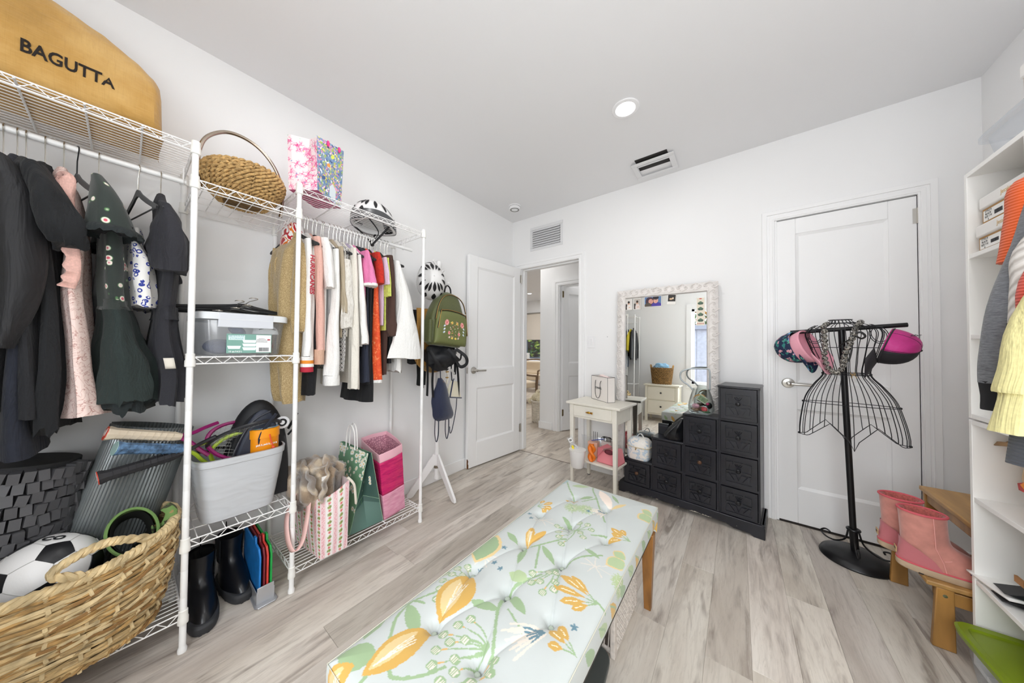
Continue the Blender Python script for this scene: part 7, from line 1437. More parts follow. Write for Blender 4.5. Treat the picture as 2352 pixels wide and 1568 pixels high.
dandelion(.155, .885, .037); dandelion(.205, .905, .037); dandelion(-.005, 1.105, .032, '9db8bf'); dandelion(-.02, .70, .03, '9db8bf'); dandelion(.445, .62, .035, 'a9b98c')
bell(.340, .345, -2.1, .085, .040); bell(.270, .960, -1.9, .06, .030); bell(.20, -.03, 1.2, .07, .03)
for q in ((.082, .515), (.103, .439), (.076, .403), (.135, .430), (.029, .748), (.054, .721), (.061, .760), (.395, .40), (.22, .90)): starf(*q)
for (x, y) in ((.392, .700), (.402, 1.030)): leafc((x + .03, y + .02), (x - .012, y + .030), .022, Y2_); leafc((x + .03, y + .018), (x - .008, y + .028), .018, G2); leafc((x + .03, y + .01), (x - .008, y - .050), .026, Y2_); leafc((x + .03, y + .008), (x - .004, y - .044), .022, G2)
leafc((.19, 1.11), (.285, .99), .022, 'e9d9cc'); leafc((.285, .985), (.33, 1.05), .010, Y2_); leafc((.10, .93), (.15, .955), .010, Y1_)
# side bands keep the same motifs
for j in range(14):
    y = .04 + j * .083; leafc((.440 + .01 * (j % 2), y), (.525 - .015 * (j % 3), y + .065), .017, (Y1_, G1, G2)[j % 3]); stem([(.445, y), (.49, y + .05), (.53, y + .02)], .0025)
    leafc((-.015, y + .02), (-.07, y + .07), .014, (G1, Y1_, G2)[j % 3])
for j in range(6): x = .03 + j * .075; leafc((x, 1.17), (x + .03, 1.24), .014, (G1, Y1_)[j % 2]); leafc((x, -.03), (x + .03, -.10), .014, (Y1_, G1)[j % 2])
BT = [(x, y) for r_, y in enumerate((.005, .192, .383, .578, .772, .977)) for x in ((.065, .200, .338) if r_ % 2 == 0 else (.122, .268))]
BT = [(x, y) for r_, y in enumerate((.191, .383, .578, .772, .977)) for x in ((.122, .268) if r_ % 2 == 0 else (.065, .200, .340))]
creases = []
for i, a in enumerate(BT):
    for b_ in BT[i + 1:]:
        if .12 < math.hypot(a[0] - b_[0], a[1] - b_[1]) < .225 and abs(a[1] - b_[1]) > .1: creases.append((a, b_))
def cushion_h(x, y):
    """height of the tufted top above its seam level; x, y from the corner"""
    e = min(x, bw_ - x, y, bl_ - y); h = -.001 + .014 * (1 - math.exp(-max(0, e) / .016)) + .006 * min(1, e / .12)
    for (bx, by) in BT:
        d2 = (x - bx) ** 2 + (y - by) ** 2
        if d2 < .02: h -= .020 * math.exp(-d2 / .00024) + .010 * math.exp(-d2 / .0022)
    for (a, b_) in creases:
        dx, dy = b_[0] - a[0], b_[1] - a[1]; L2 = dx * dx + dy * dy; t = ((x - a[0]) * dx + (y - a[1]) * dy) / L2
        if 0 < t < 1:
            d = abs((x - a[0]) * dy - (y - a[1]) * dx) / math.sqrt(L2)
            if d < .03: h -= (.0085 * math.exp(-d / .0028) + .0045 * math.exp(-(d / .014) ** 2)) * (1 - .55 * math.sin(PI * t))
    return h
def topf(u, v_):
    x, y = u * bw_, v_ * bl_; return (BX0 + x, BY0 + y, BZ - .012 + cushion_h(x, y))
TOPZ = BZ - .012
def inflate(t): return .005 * math.sin(PI * t) - .014 * t ** 1.5
fn_r = lambda u, v_: (BX1 + inflate(v_), BY0 + u * bl_, TOPZ - v_ * SD); fn_l = lambda u, v_: (BX0 - inflate(v_), BY0 + u * bl_, TOPZ - v_ * SD)
fn_b = lambda u, v_: (BX0 + u * bw_, BY1 + inflate(v_), TOPZ - v_ * SD); fn_f = lambda u, v_: (BX0 + u * bw_, BY0 - inflate(v_), TOPZ - v_ * SD)
bm_ = attr_mat('floral_upholstery', .72, .08, 700, sheen=.15)
paint_obj('cushion_top', [(topf, 215, 560, lambda u, v_: (OX + u * bw_, OY + v_ * bl_))], cv, bm_, g)
paint_obj('side_band', [(fn_r, 520, 50, lambda u, v_: (OX + bw_ + v_ * SD, OY + u * bl_)), (fn_l, 300, 30, lambda u, v_: (OX - v_ * SD, OY + u * bl_)), (fn_b, 200, 50, lambda u, v_: (OX + u * bw_, OY + bl_ + v_ * SD)), (fn_f, 120, 30, lambda u, v_: (OX + u * bw_, OY - v_ * SD))], cv, bm_, g)
pip = mat('c9c8b8', .7); MB().tube([(BX0, BY0, TOPZ + .001), (BX1, BY0, TOPZ + .001), (BX1, BY1, TOPZ + .001), (BX0, BY1, TOPZ + .001)], .0014, 6, True).build('piping', pip, g)
btn = MB().ell((0, 0, 0), (.0075, .0075, .003), 12, 6).mesh('button', mat('a9b3a6', .7))
for (x, y) in BT: inst('button', btn, g, (BX0 + x, BY0 + y, TOPZ + cushion_h(x, y) + .002))
wleg = mat('a9743a', .38, nz=22, bump=.08, var=.3, scl=(1, 1, .2))
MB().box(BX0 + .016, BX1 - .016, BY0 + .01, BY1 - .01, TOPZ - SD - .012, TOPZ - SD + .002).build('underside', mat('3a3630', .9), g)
for (x, y, sx, sy) in ((BX1 - .03, BY1 - .035, 1, 1), (BX0 + .03, BY1 - .035, -1, 1), (BX1 - .03, BY0 + .035, 1, -1), (BX0 + .03, BY0 + .035, -1, -1)):
    c0 = (x - sx * .012, y + sy * .045); MB().hexa([(c0[0] - .014, c0[1] - .014, 0), (c0[0] + .014, c0[1] - .014, 0), (c0[0] + .014, c0[1] + .014, 0), (c0[0] - .014, c0[1] + .014, 0), (x - .024, y - .024, TOPZ - SD), (x + .024, y - .024, TOPZ - SD), (x + .024, y + .024, TOPZ - SD), (x - .024, y + .024, TOPZ - SD)]).build('leg', wleg, g, .002)
# under the bench
wk = mat('dfd6cd', .75, nz=60, bump=.3, var=.12)
g = thing('woven_box', 'white woven rattan box on the floor beneath the bench', 'basket', (1.565, -1.430, .0005)); HX, HY, HZ = .135, .145, .255
MB().box(-HX + .006, HX - .006, -HY + .006, HY - .006, 0, HZ - .01).build('lining', mat('4a4038', .9), g)
b = MB()
for (sx, sy) in ((1, 1), (1, -1), (-1, 1), (-1, -1)): b.box(sx * HX - .016, sx * HX + .016 if sx < 0 else sx * HX + .002, sy * HY - .014, sy * HY + .002 if sy > 0 else sy * HY + .014, 0, HZ)
for z in (0, HZ - .02): b.box(-HX, HX, -HY, -HY + .01, z, z + .02); b.box(-HX, HX, HY - .01, HY, z, z + .02); b.box(-HX, -HX + .01, -HY, HY, z, z + .02); b.box(HX - .01, HX, -HY, HY, z, z + .02)
b.build('frame', wk, g, .003); b = MB()
for i in range(24):
    y = -HY + .018 + i * (2 * HY - .036) / 23
    for (x, ph) in ((HX, 0), (-HX, 1)): b.tube([(x + .003 * math.cos(PI * (j + i)), y, .02 + j * (HZ - .04) / 16) for j in range(17)], .0026, 5)
for i in range(17):
    z = .022 + i * (HZ - .044) / 16
    for x in (HX, -HX): b.tube([(x + .003 * math.cos(PI * (j + i + 1)), -HY + .016 + j * (2 * HY - .032) / 23, z) for j in range(24)], .0036, 5)
b.build('weave', wk, g, kind='stuff'); b = MB()
for i in range(15): x = -HX + .02 + i * (2 * HX - .04) / 14; [b.tube([(x - .007, y, .02), (x + .007, y, HZ - .02)], .0026, 5) for y in (-HY, HY)]
b.build('end_slats', wk, g, kind='stuff')
g = thing('bathroom_scale', 'flat dark grey rounded scale with small lettering lying under the bench', 'scale', (1.56, -1.760, .0005), math.radians(7)); poly = []
for (cx_, cy_, a0) in ((.105, .12, 0), (-.105, .12, PI / 2), (-.105, -.12, PI), (.105, -.12, 1.5 * PI)): poly += [(cx_ + .045 * math.cos(a0 + j * PI / 12), cy_ + .045 * math.sin(a0 + j * PI / 12)) for j in range(7)]
MB().prism(poly, 0, .018, 'z').build('body', mat('4b4f4d', .35, nz=80, bump=.03), g, .003); text('lettering', 'TAURUS', .022, dk_ink, g, (.115, -.03, .0184), (0, 0, math.radians(90)), .0002, .0003)
g = thing('round_stone', 'round beige felt-like ball with a dark hole resting on the scale', 'ornament', (1.592, -1.700, .060)); MB().ell((0, 0, 0), (.058, .052, .042), 32, 20).build('body', mat('cdbda8', .9, nz=120, bump=.3, var=.12), g); MB().ell((-.012, -.004, .036), (.022, .018, .009), 16, 8).build('hole', mat('1b1c2c', .6), g)

# ================================================================ wire dress form with hats and beads
g = thing('wire_dress_form', 'black wire dress form on a pedestal stand in front of the closet door', 'dress form', (0, 0, 0)); bkm = mat('141416', .38, .2); wrm = mat('2a2a2e', .4, .5)
MB().lathe([(.138, 0), (.140, .006), (.132, .022), (.110, .036), (.06, .046), (.02, .052), (.0001, .053)], 48, c=(2.575, -.250, .0005)).build('base', bkm, g)
MB().tube([(2.575, -.25, .04), (2.566, -.262, .17)], .017, 14).tube([(2.566, -.262, .165), (2.524, -.300, 1.262)], .0135, 16).build('pole', bkm, g)
MB().tube([(2.567 + .022 * math.cos(a), -.262 + .022 * math.sin(a), .168) for a in [2 * PI * i / 20 for i in range(20)]], .007, 8, True).build('collar', bkm, g)
for a in (-.35, PI - .5, -PI / 2 - .1):
    d = Vector((math.cos(a), math.sin(a), 0)); pts = [Vector((2.567, -.262, .16)) + d * .02, Vector((2.570, -.258, .10)) + d * .035, Vector((2.573, -.254, .066)) + d * .075, Vector((2.575, -.252, .064)) + d * .115, Vector((2.575, -.250, .085)) + d * .138, Vector((2.575, -.250, .105)) + d * .120, Vector((2.575, -.25, .100)) + d * .100, Vector((2.575, -.25, .088)) + d * .104]
    MB().tube(spline(pts, 6), .0042, 8).build('scroll_brace', bkm, g)
MB().tube([(2.318, -.300, 1.253), (2.752, -.300, 1.282)], .0115, 14).build('crossbar', bkm, g)
b = MB(); YC = -.30
lv = [(1.318, 2.520, .046, .030), (1.300, 2.524, .060, .035), (1.285, 2.527, .115, .045), (1.245, 2.528, .148, .060), (1.165, 2.530, .130, .075), (1.095, 2.535, .108, .060), (1.022, 2.540, .089, .048), (.960, 2.543, .128, .058), (.900, 2.546, .162, .066), (.850, 2.548, .178, .068), (.760, 2.552, .195, .066), (.70, 2.554, .202, .062)]
nst = 22
def hemz(a):
    c_ = math.cos(a); fr_ = abs(c_); return .665 + .085 * max(0, 1 - abs(fr_ - .42) / .42) * 1.0 - (.028 if fr_ < .02 else 0) - (.02 * (1 - fr_ / .42) if fr_ < .42 else 0)
R_ = spline([(z, x, rx) for z, x, rx, ry in lv], 5); Q_ = spline([(ry, 0, 0) for z, x, rx, ry in lv], 5)
for i in range(nst):
    a = 2 * PI * (i + .5) / nst; hz_ = hemz(a); pts = [(R_[j][1] + R_[j][2] * math.cos(a), YC + Q_[j][0] * math.sin(a), R_[j][0]) for j in range(len(R_)) if R_[j][0] > hz_ + .004 and not (abs(math.cos(a)) > .8 and R_[j][0] > 1.29)]
    pts.append((R_[-1][1] + R_[-1][2] * math.cos(a), YC + .062 * math.sin(a), hz_)); b.tube(pts, .0018, 5)
for (z, x, rx, ry) in (lv[0], lv[1], (1.165, 2.530, .130, .075), (1.026, 2.540, .089, .048), (1.016, 2.540, .090, .048), (.855, 2.548, .178, .068)): b.tube([(x + rx * math.cos(a), YC + ry * math.sin(a), z) for a in [2 * PI * j / 48 for j in range(48)]], .0019, 5, True)
b.tube([(2.554 + .202 * math.cos(a), YC + .062 * math.sin(a), hemz(a)) for a in [2 * PI * j / 72 for j in range(72)]], .0019, 5, True)
for sx in (-1, 1):
    for r_ in (.032, .040): b.tube([(2.528 + sx * (.118 + r_ * .8 * math.cos(a)), YC - .05 + .03 * math.sin(a), 1.232 + r_ * 1.15 * math.sin(a)) for a in [2 * PI * j / 28 for j in range(28)]], .0018, 5, True)
b.build('wire_cage', wrm, g)
for q in ((2.45, 1.021), (2.629, 1.021), (2.369, .855), (2.727, .855), (2.351, .668), (2.757, .668)): MB().ell((q[0], YC, q[1]), (.006, .006, .006), 10, 6).build('clamp', wrm, g)
MB().tube(spline([(2.545, -.352, 1.03), (2.55, -.362, 1.018), (2.562, -.360, 1.024), (2.555, -.358, 1.034)], 4), .0018, 5).tube([(2.552, -.358, 1.026), (2.548, -.360, 1.002)], .0015, 5).tube([(2.554, -.358, 1.026), (2.567, -.36, 1.004)], .0015, 5).build('twine_bow', mat('a98a5c', .9), g)
# bead necklace: beads are parts of the necklace
beads = [(2.448, 1.280), (2.447, 1.253), (2.446, 1.228), (2.448, 1.203), (2.449, 1.180), (2.450, 1.157), (2.446, 1.132), (2.448, 1.105), (2.452, 1.079), (2.459, 1.053), (2.474, 1.036), (2.493, 1.030), (2.509, 1.048), (2.515, 1.070), (2.518, 1.093), (2.521, 1.116), (2.526, 1.140), (2.534, 1.163), (2.543, 1.188), (2.549, 1.213), (2.557, 1.238), (2.566, 1.262), (2.577, 1.286)]
kk = N('swirl_bead'); v = kk.coords('Object'); kk.base(kk.ramp(kk.noise(v, 48, 1, .5, 3), [(.44, '17171a'), (.5, 'cfc9bd'), (.55, '17171a'), (.63, 'd8d2c6'), (.68, '17171a')], 'CONSTANT')); kk.set(Roughness=.3)
N_ = thing('bead_necklace', 'chunky black and white bead necklace draped over the wire dress form', 'necklace', (0, 0, 0)); bme = MB().ell((0, 0, 0), (.0142, .0142, .0125), 14, 10).mesh('bead', kk.m)
for i, (x, z) in enumerate(beads): inst('bead', bme, N_, (x, -.372 if z < 1.26 else -.345, z), (i, i * 2, 0))
for q in ((2.460, -.325, 1.292), (2.470, -.30, 1.297), (2.588, -.325, 1.300), (2.596, -.30, 1.302)): inst('bead', bme, N_, q, (1, 2, 0))
MB().tube(spline([(x, -.370, z) for x, z in beads], 2), .0018, 5).build('cord', blkt, N_); MB().tube(spline([(2.55, -.378, 1.235), (2.575, -.386, 1.245), (2.592, -.384, 1.225), (2.580, -.380, 1.212), (2.56, -.378, 1.222), (2.53, -.375, 1.20), (2.50, -.37, 1.17)], 5), .005, 6, flat=.35).tube(spline([(2.55, -.378, 1.235), (2.545, -.378, 1.15), (2.535, -.374, 1.09)], 5), .004, 6, flat=.35).build('ribbon', blkt, N_)
# caps hung on the crossbar ends
def cap(label, loc, rot, mcrown, mbrim, visor_len=.075, name='baseball_cap', front=None):
    """crown opening faces -z; brim along +x"""
    t = thing(name, label, 'cap', loc, rot=rot)
    fc = lambda u, v_: ((.092 + .01 * math.cos(2 * PI * u)) * math.cos(2 * PI * u) * math.sin(PI / 2 * v_) ** .8, .080 * math.sin(2 * PI * u) * math.sin(PI / 2 * v_) ** .8, .112 * math.cos(PI / 2 * v_) ** .9)
    if front is None: solid(MB().grid(fc, 40, 14, closeu=True).build('crown', mcrown, t), .002)
    else:
        fa = lambda u0, u1: (lambda u, v_: fc(u0 + (u1 - u0) * u, v_)); solid(MB().grid(fa(.16, .84), 30, 14).build('crown', mcrown, t), .002); solid(MB().grid(fa(-.16, .16), 14, 14).build('front_panel', front, t), .002)
    solid(MB().grid(lambda u, v_: ((.098 * math.cos((u - .5) * 2.1) + visor_len * v_ * math.cos((u - .5) * 1.9) ** .7), .078 * math.sin((u - .5) * 2.1) / math.sin(1.05) * (1 - .12 * v_), .004 - .025 * (2 * u - 1) ** 2 - .012 * v_), 22, 8).build('visor', mbrim, t), .0035)
    MB().ell((0, 0, .1135), (.006, .006, .004), 10, 6).build('top_button', mbrim, t)
    for i in range(6): MB().tube([fc(i / 6, .03 + .97 * j / 8) for j in range(9)], .0012, 4).build('panel_seam', mbrim, t)
    MB().tube([tuple(Vector(fc(j / 40, .97)) * .985) for j in range(40)], .004, 5, True).build('sweatband', mbrim, t); return t
k = N('tropical_print'); v = k.coords('Object'); vo = k.n('ShaderNodeTexVoronoi'); vo.inputs['Scale'].default_value = 55; k.l(v, vo.inputs[0]); vc = k.ramp(vo.outputs['Color'], [(.0, '1d2a4a'), (.38, '1d2a4a'), (.39, '2f7f7a'), (.52, '5aa58e'), (.58, '1d2a4a'), (.68, 'e0a9b4'), (.76, '79a8d8'), (.84, '1d2a4a')], 'CONSTANT'); k.base(k.mix(k.ramp(k.noise(v, 60, 2), [(.52, '000000'), (.54, 'ffffff')], 'CONSTANT'), vc, '1d2a4a')); k.set(Roughness=.8); trop = k.m
cap('navy tropical print cap hanging on the left end of the dress form bar', (2.352, -.315, 1.178), axes_rot((.30, 0, -.95), (-.52, -.835, -.165)), trop, trop, .07)
pc = mat('e6a2b2', .75, nz=200, bump=.1, sheen=.2); cap('pale pink cap hung inside out next to the tropical cap', (2.393, -.345, 1.185), axes_rot((.36, -.05, -.93), (-.52, -.835, -.165)), pc, pc, .085)
k = N('pink_mesh'); v = k.coords('Object'); k.base(k.ramp(k.noise(v, 10, 3), [(.3, 'b01f73'), (.6, 'cf2f8d'), (.8, 'e070b4')])); k.set(Roughness=.45); k.bump(k.noise(k.coords('Object', (1, 1, 3)), 260, 1), .6); pm_ = k.m
T_ = cap('magenta mesh trucker cap with black visor on the right end of the bar', (2.672, -.330, 1.185), axes_rot((-.35, -.15, -.92), (.231, .933, -.24)), pm_, mat('272429', .7, nz=200, bump=.1), .095, front=mat('1f1d22', .75, nz=200, bump=.1))
text('lettering', 'aloha', .022, dk_ink, T_, (-.052, -.062, .078), axes_rot((0, .7, -.7), (-.7, .3, .3)), .0003, .0004)

# ================================================================ step stool and boots by the bookcase
birch = mat('c89a5c', .42, nz=16, bump=.05, var=.25, scl=(1, .15, 1)); birch_leg = mat('bd8b4a', .4, nz=16, bump=.05, var=.3, scl=(1, 1, .15))
g = thing('step_stool', 'birch two-step stool between the closet door and the white bookcase', 'step stool', (0, 0, 0))
MB().box(2.765, 3.030, -.775, -.345, .478, .498).build('top_step', birch, g, .004)
MB().hexa([(2.655, -.770, .232), (2.84, -.770, .232), (2.84, -.350, .232), (2.655, -.350, .232), (2.655, -.770, .250), (2.84, -.770, .250), (2.84, -.350, .250), (2.655, -.350, .250)]).build('lower_step', birch, g, .004)
for y in (-.765, -.365):
    MB().hexa([(2.668, y, 0), (2.725, y, 0), (2.725, y + .020, 0), (2.668, y + .020, 0), (2.680, y, .232), (2.722, y, .232), (2.722, y + .020, .232), (2.680, y + .020, .232)]).build('front_leg', birch_leg, g, .003)
    MB().hexa([(2.80, y, 0.0), (2.845, y, 0.0), (2.845, y + .020, 0.0), (2.80, y + .020, 0.0), (2.775, y, .478), (2.815, y, .478), (2.815, y + .020, .478), (2.775, y + .020, .478)]).build('middle_leg', birch_leg, g, .003)
    MB().hexa([(3.015, y, 0), (3.055, y, 0), (3.055, y + .020, 0), (3.015, y + .020, 0), (2.985, y, .478), (3.025, y, .478), (3.025, y + .020, .478), (2.985, y + .020, .478)]).build('rear_leg', birch_leg, g, .003)
    MB().box(2.72, 3.02, y + .003, y + .017, .175, .225).build('side_rail', birch_leg, g, .002); MB().box(2.80, 3.0, y + .003, y + .017, .42, .478).build('top_rail', birch_leg, g, .002)
    MB().lathe([(.0001, .002), (.006, .0015), (.006, 0)], 12, c=(2.70, y, .205), rot=Matrix.Rotation(PI / 2, 3, 'X')).build('screw', steel, g)
MB().box(2.782, 2.796, -.745, -.365, .43, .478).build('cross_rail', birch_leg, g, .002)
sue = mat('cf8c80', .85, nz=30, bump=.12, var=.10, sheen=.4); sued = mat('bd6c72', .75, nz=80, bump=.1, sheen=.3); fleece = mat('c4685f', 1, nz=160, bump=.9, var=.25, sheen=.6); solem = mat('b9a288', .75, nz=120, bump=.2); trimm = mat('cc5862', .7)
def fur_boot(label, loc, rz):
    g = thing('sheepskin_boot', label, 'boot', loc, rz, 'pink boots on the step stool')
    shell(MB(), [(0, .128, 0, .132, .046), (.006, .128, 0, .138, .050), (.024, .128, 0, .138, .050), (.028, .126, 0, .132, .046)], 2.6, 44, cap1=True).build('sole', solem, g, .002)
    b = MB(); 
    for i in range(9): b.box(.04 + i * .022, .052 + i * .022, -.044, .044, -.0, .004)
    b.build('tread', blkt, g)
    MB().tube([(.128 + math.copysign(abs(math.cos(a)) ** (2 / 2.6), math.cos(a)) * .135, math.copysign(abs(math.sin(a)) ** (2 / 2.6), math.sin(a)) * .048, .030) for a in [2 * PI * i / 48 for i in range(48)]], .0035, 6, True).build('welt', trimm, g)
    loft(MB(), [(.238, .058, 0, .062, .052), (.20, .060, 0, .061, .051), (.14, .064, 0, .062, .049), (.115, .074, 0, .072, .047), (.09, .100, 0, .098, .046), (.06, .116, 0, .119, .048), (.030, .122, 0, .128, .048)], 40, .05, 4, 2, 6, cap=False).build('upper', sue, g)
    def counter(u, v_):
        a = PI * (.56 + .88 * u); z = .030 + v_ * (.085 * math.sin(PI * u) ** .5 + .004); zz_ = [(.030, .122, .128, .048), (.06, .116, .119, .048), (.09, .100, .098, .046), (.115, .074, .072, .047), (.14, .064, .062, .049)]
        xs = np.interp(z, [q[0] for q in zz_], [q[1] for q in zz_]); rx = np.interp(z, [q[0] for q in zz_], [q[2] for q in zz_]); return (xs + (rx + .003) * math.cos(a), .051 * math.sin(a), z)
    MB().grid(counter, 24, 8).build('heel_counter', sued, g)
    MB().tube([(.058 + .062 * math.cos(a), .052 * math.sin(a), .238) for a in [2 * PI * i / 40 for i in range(40)]], .0045, 6, True).build('top_binding', trimm, g)
    b = MB(); b.grid(lambda u, v_: (.058 + (.059 - .022 * v_) * math.cos(2 * PI * u), (.049 - .018 * v_) * math.sin(2 * PI * u), .240 - .055 * v_), 40, 8, closeu=True); n_ = len(b.v); b.f.append(tuple(n_ - 40 + i for i in range(40))); b.mi.append(0); b.build('fleece_lining', fleece, g)
    MB().tube([(.075, -.052, .236), (.078, -.052, .17), (.080, -.051, .12), (.098, -.050, .07), (.104, -.051, .035)], .0015, 5).tube(spline([(.135, -.030, .098), (.118, -.046, .085), (.100, -.051, .078)], 4), .0015, 5).build('stitching', mat('e5a39b', .7), g)
    lbx = MB().box(-.012, -.009, -.014, .014, .048, .072).build('heel_label', mat('c8a678', .6), g, .001); text('logo', 'UGG', .010, dk_ink, lbx, (-.0123, 0, .060), axes_rot((0, -1, 0), (0, 0, 1)), .0002, .0004)
    for p_ in ((.165, -.040, .066), (.175, -.036, .066), (.162, -.044, .055)): MB().ell(p_, (.006, .003, .004), 8, 5).build('ink_spot', mat('4a3a66', .8), g)
    return g
fur_boot('pink suede ankle boot with ink spots, nearer one on the lower step', (2.610, -.690, .2505), math.radians(-4)); fur_boot('pink suede ankle boot behind the first one, by the closet door', (2.592, -.555, .2505), math.radians(-2))

# ================================================================ white bookcase with its contents
g = thing('bookcase', 'tall narrow white bookcase with open cubes on the right wall', 'bookcase', (0, 0, 0)); wb = mat('f5f4f1', .4, nz=15, bump=.01); X0, X1, Ya, Yb = 2.748, 3.075, -.800, -1.108
for (z0, z1) in ((.012, .900), (.906, 1.812)):
    MB().box(X0, X1, Ya - .016, Ya, z0, z1).build('side_panel', wb, g, .001); MB().box(X0, X1, Yb, Yb + .016, z0, z1).build('side_panel', wb, g, .001);
    MB().box(X0, X1, Yb + .016, Ya - .016, z1 - .016, z1).build('top_board', wb, g, .001); MB().box(X0, X1, Yb + .016, Ya - .016, z0, z0 + .016).build('bottom_board', wb, g, .001); MB().box(X1 - .004, X1, Yb, Ya, z0, z1).build('back_panel', wb, g)
for z in (.317, .612, 1.204, 1.500): MB().box(X0 + .002, X1 - .004, Yb + .016, Ya - .016, z - .008, z + .008).build('shelf', wb, g, .001)
def shoebox(label, loc, w, h, d, rz=0):
    t = thing('shoe_box', label, 'box', loc, rz); MB().box(0, d, -w, 0, 0, h - .03).build('body', mat('b48a55', .75, nz=60, bump=.05), t, .001); MB().box(-.006, d + .006, -w - .006, .006, h - .045, h).build('lid', mat('efedea', .45), t, .006)
    l_ = MB().box(-.0012, 0, -.115, -.008, .008, h - .052).build('label_sheet', mat('f2f1ee', .5), t); b = MB(); y = -.066
    for i in range(16): q = (.0008, .0014, .002)[i % 3]; b.box(-.0018, -.0012, y - q, y, .018, h - .066); y -= q + .0011
    b.build('barcode', dk_ink, l_); text('lettering', 'STYLE 8\nBLACK\nSIZE 7 M\n4', .010, dk_ink, l_, (-.0016, -.034, (h - .045) / 2), axes_rot((0, -1, 0), (0, 0, 1)), .0001); text('logo', 'Jessica', .020, mat('d8b26a', .4), t, (-.0064, -.135, h - .022), axes_rot((0, -1, 0), (0, 0, 1)), .0002, 0); return t
shoebox('brown shoe box with white lid, upper of two in the top cube', (2.772, -.838, 1.606), .225, .098, .28); shoebox('brown shoe box with white lid, lower of two in the top cube', (2.766, -.832, 1.509), .230, .096, .29)
shoebox('brown shoe box with white lid on top of the clear tub', (2.800, -.975, 1.945), .26, .125, .26)
g = thing('clear_tub', 'clear lidded storage tub on top of the white bookcase', 'storage bin', (2.915, -.985, 1.813)); b = MB(); shell(b, [(0, 0, 0, .12, .155), (.10, 0, 0, .135, .175)], 7, 40); b.build('tub', clear_m, g); b = MB(); shell(b, [(.10, 0, 0, .150, .195), (.112, 0, 0, .150, .195), (.122, 0, 0, .14, .18)], 7, 40, cap1=True, cap0=False); b.build('lid', clear_m, g)
o = thing('pink_shoe', 'dusty pink slipper lying inside the clear tub', 'shoe', (2.86, -.99, 1.850)); MB().ell((0, 0, 0), (.05, .11, .034), 24, 14).build('body', mat('cf929c', .8, nz=120, bump=.3, var=.1), o); MB().ell((-.0, -.02, .012), (.052, .02, .03), 16, 8).build('band', mat('b9727e', .8), o)
g = thing('paper_gift_bag', 'brown paper gift bag with a red and orange tag on the third shelf up', 'bag', (2.885, -.955, .621))
k = N('kraft_print'); v = k.coords('Object'); k.base(k.ramp(k.noise(v, 12, 4, .6, 1), [(.4, 'c6a27c'), (.55, 'd0b08c'), (.65, 'b78f68')])); k.set(Roughness=.6); loft(MB(), [(.19, 0, 0, .075, .09), (.14, 0, 0, .085, .095), (.08, 0, 0, .085, .090), (.03, 0, 0, .07, .07), (.002, 0, 0, .04, .04)], 32, .15, 5, 2, 5).build('body', k.m, g)
MB().grid(lambda u, v_: (-.10 + .10 * v_ + .01 * math.sin(9 * u), .12 - .26 * u, .20 + .02 * math.sin(6 * v_ + 4 * u) - .012 * u + .006 * math.sin(22 * v_)), 20, 14).build('folded_top', mat('b08b62', .6, nz=20, var=.3, bump=.2), g).modifiers.new('s', 'SOLIDIFY').thickness = .004
MB().prism([(-.03, .10), (.0, .115), (.035, .10), (.03, .08), (.0, .08)], -.090, -.086, 'x').build('tag', mat('dc3a3c', .5, nz=40, var=.3), g); MB().prism([(-.015, .10), (.0, .115), (.02, .10), (.0, .088)], -.0915, -.0900, 'x').build('tag_print', mat('f0902a', .5), g)
g = thing('magazine', 'curled white magazine edge poking out of the lower shelf', 'magazine', (2.72, -.80, .328)); MB().grid(lambda u, v_: (.02 + .22 * u + .02 * v_, .01 - .17 * v_, .008 + .012 * v_ ** 2 + .005 * math.sin(5 * u)), 10, 10).build('pages', mat('f3f2ef', .4), g).modifiers.new('s', 'SOLIDIFY').thickness = .006
g = thing('black_bow', 'pointed black leather bow on the lower shelf beside the patterned pouch', 'bow', (2.80, -.92, .350)); MB().prism([(-.045, .012), (.02, .002), (.03, .02), (.02, .03)], -.03, .03, 'y').prism([(-.05, -.014), (.02, -.002), (.03, -.016), (.0, -.022)], -.03, .03, 'y').build('body', mat('17171a', .4), g, .002)
k = N('wave_print'); v = k.coords('Object', (1, 1, 1)); k.base(k.ramp(k.noise(v, 24, 1, .3, 2.5), [(.0, '22307a'), (.40, '22307a'), (.41, 'e9e6d8'), (.47, '2aa86a'), (.53, 'e9e6d8'), (.57, '22307a'), (.64, 'e9e6d8')], 'CONSTANT')); k.set(Roughness=.7)
g = thing('patterned_pouch', 'green, navy and white patterned zip pouch on the lower shelf', 'pouch', (2.835, -.985, .328)); loft(MB(), [(.115, 0, 0, .02, .07), (.10, 0, 0, .035, .085), (.05, 0, 0, .045, .09), (.003, 0, 0, .04, .08)], 32, .1, 4, 1, 5).build('body', k.m, g); MB().ell((.0, .0, .115), (.028, .075, .010), 16, 8).build('red_lining', mat('8e1f30', .6), g); MB().box(-.052, -.046, .02, .06, .075, .095).build('leather_patch', mat('a8794a', .6), g)
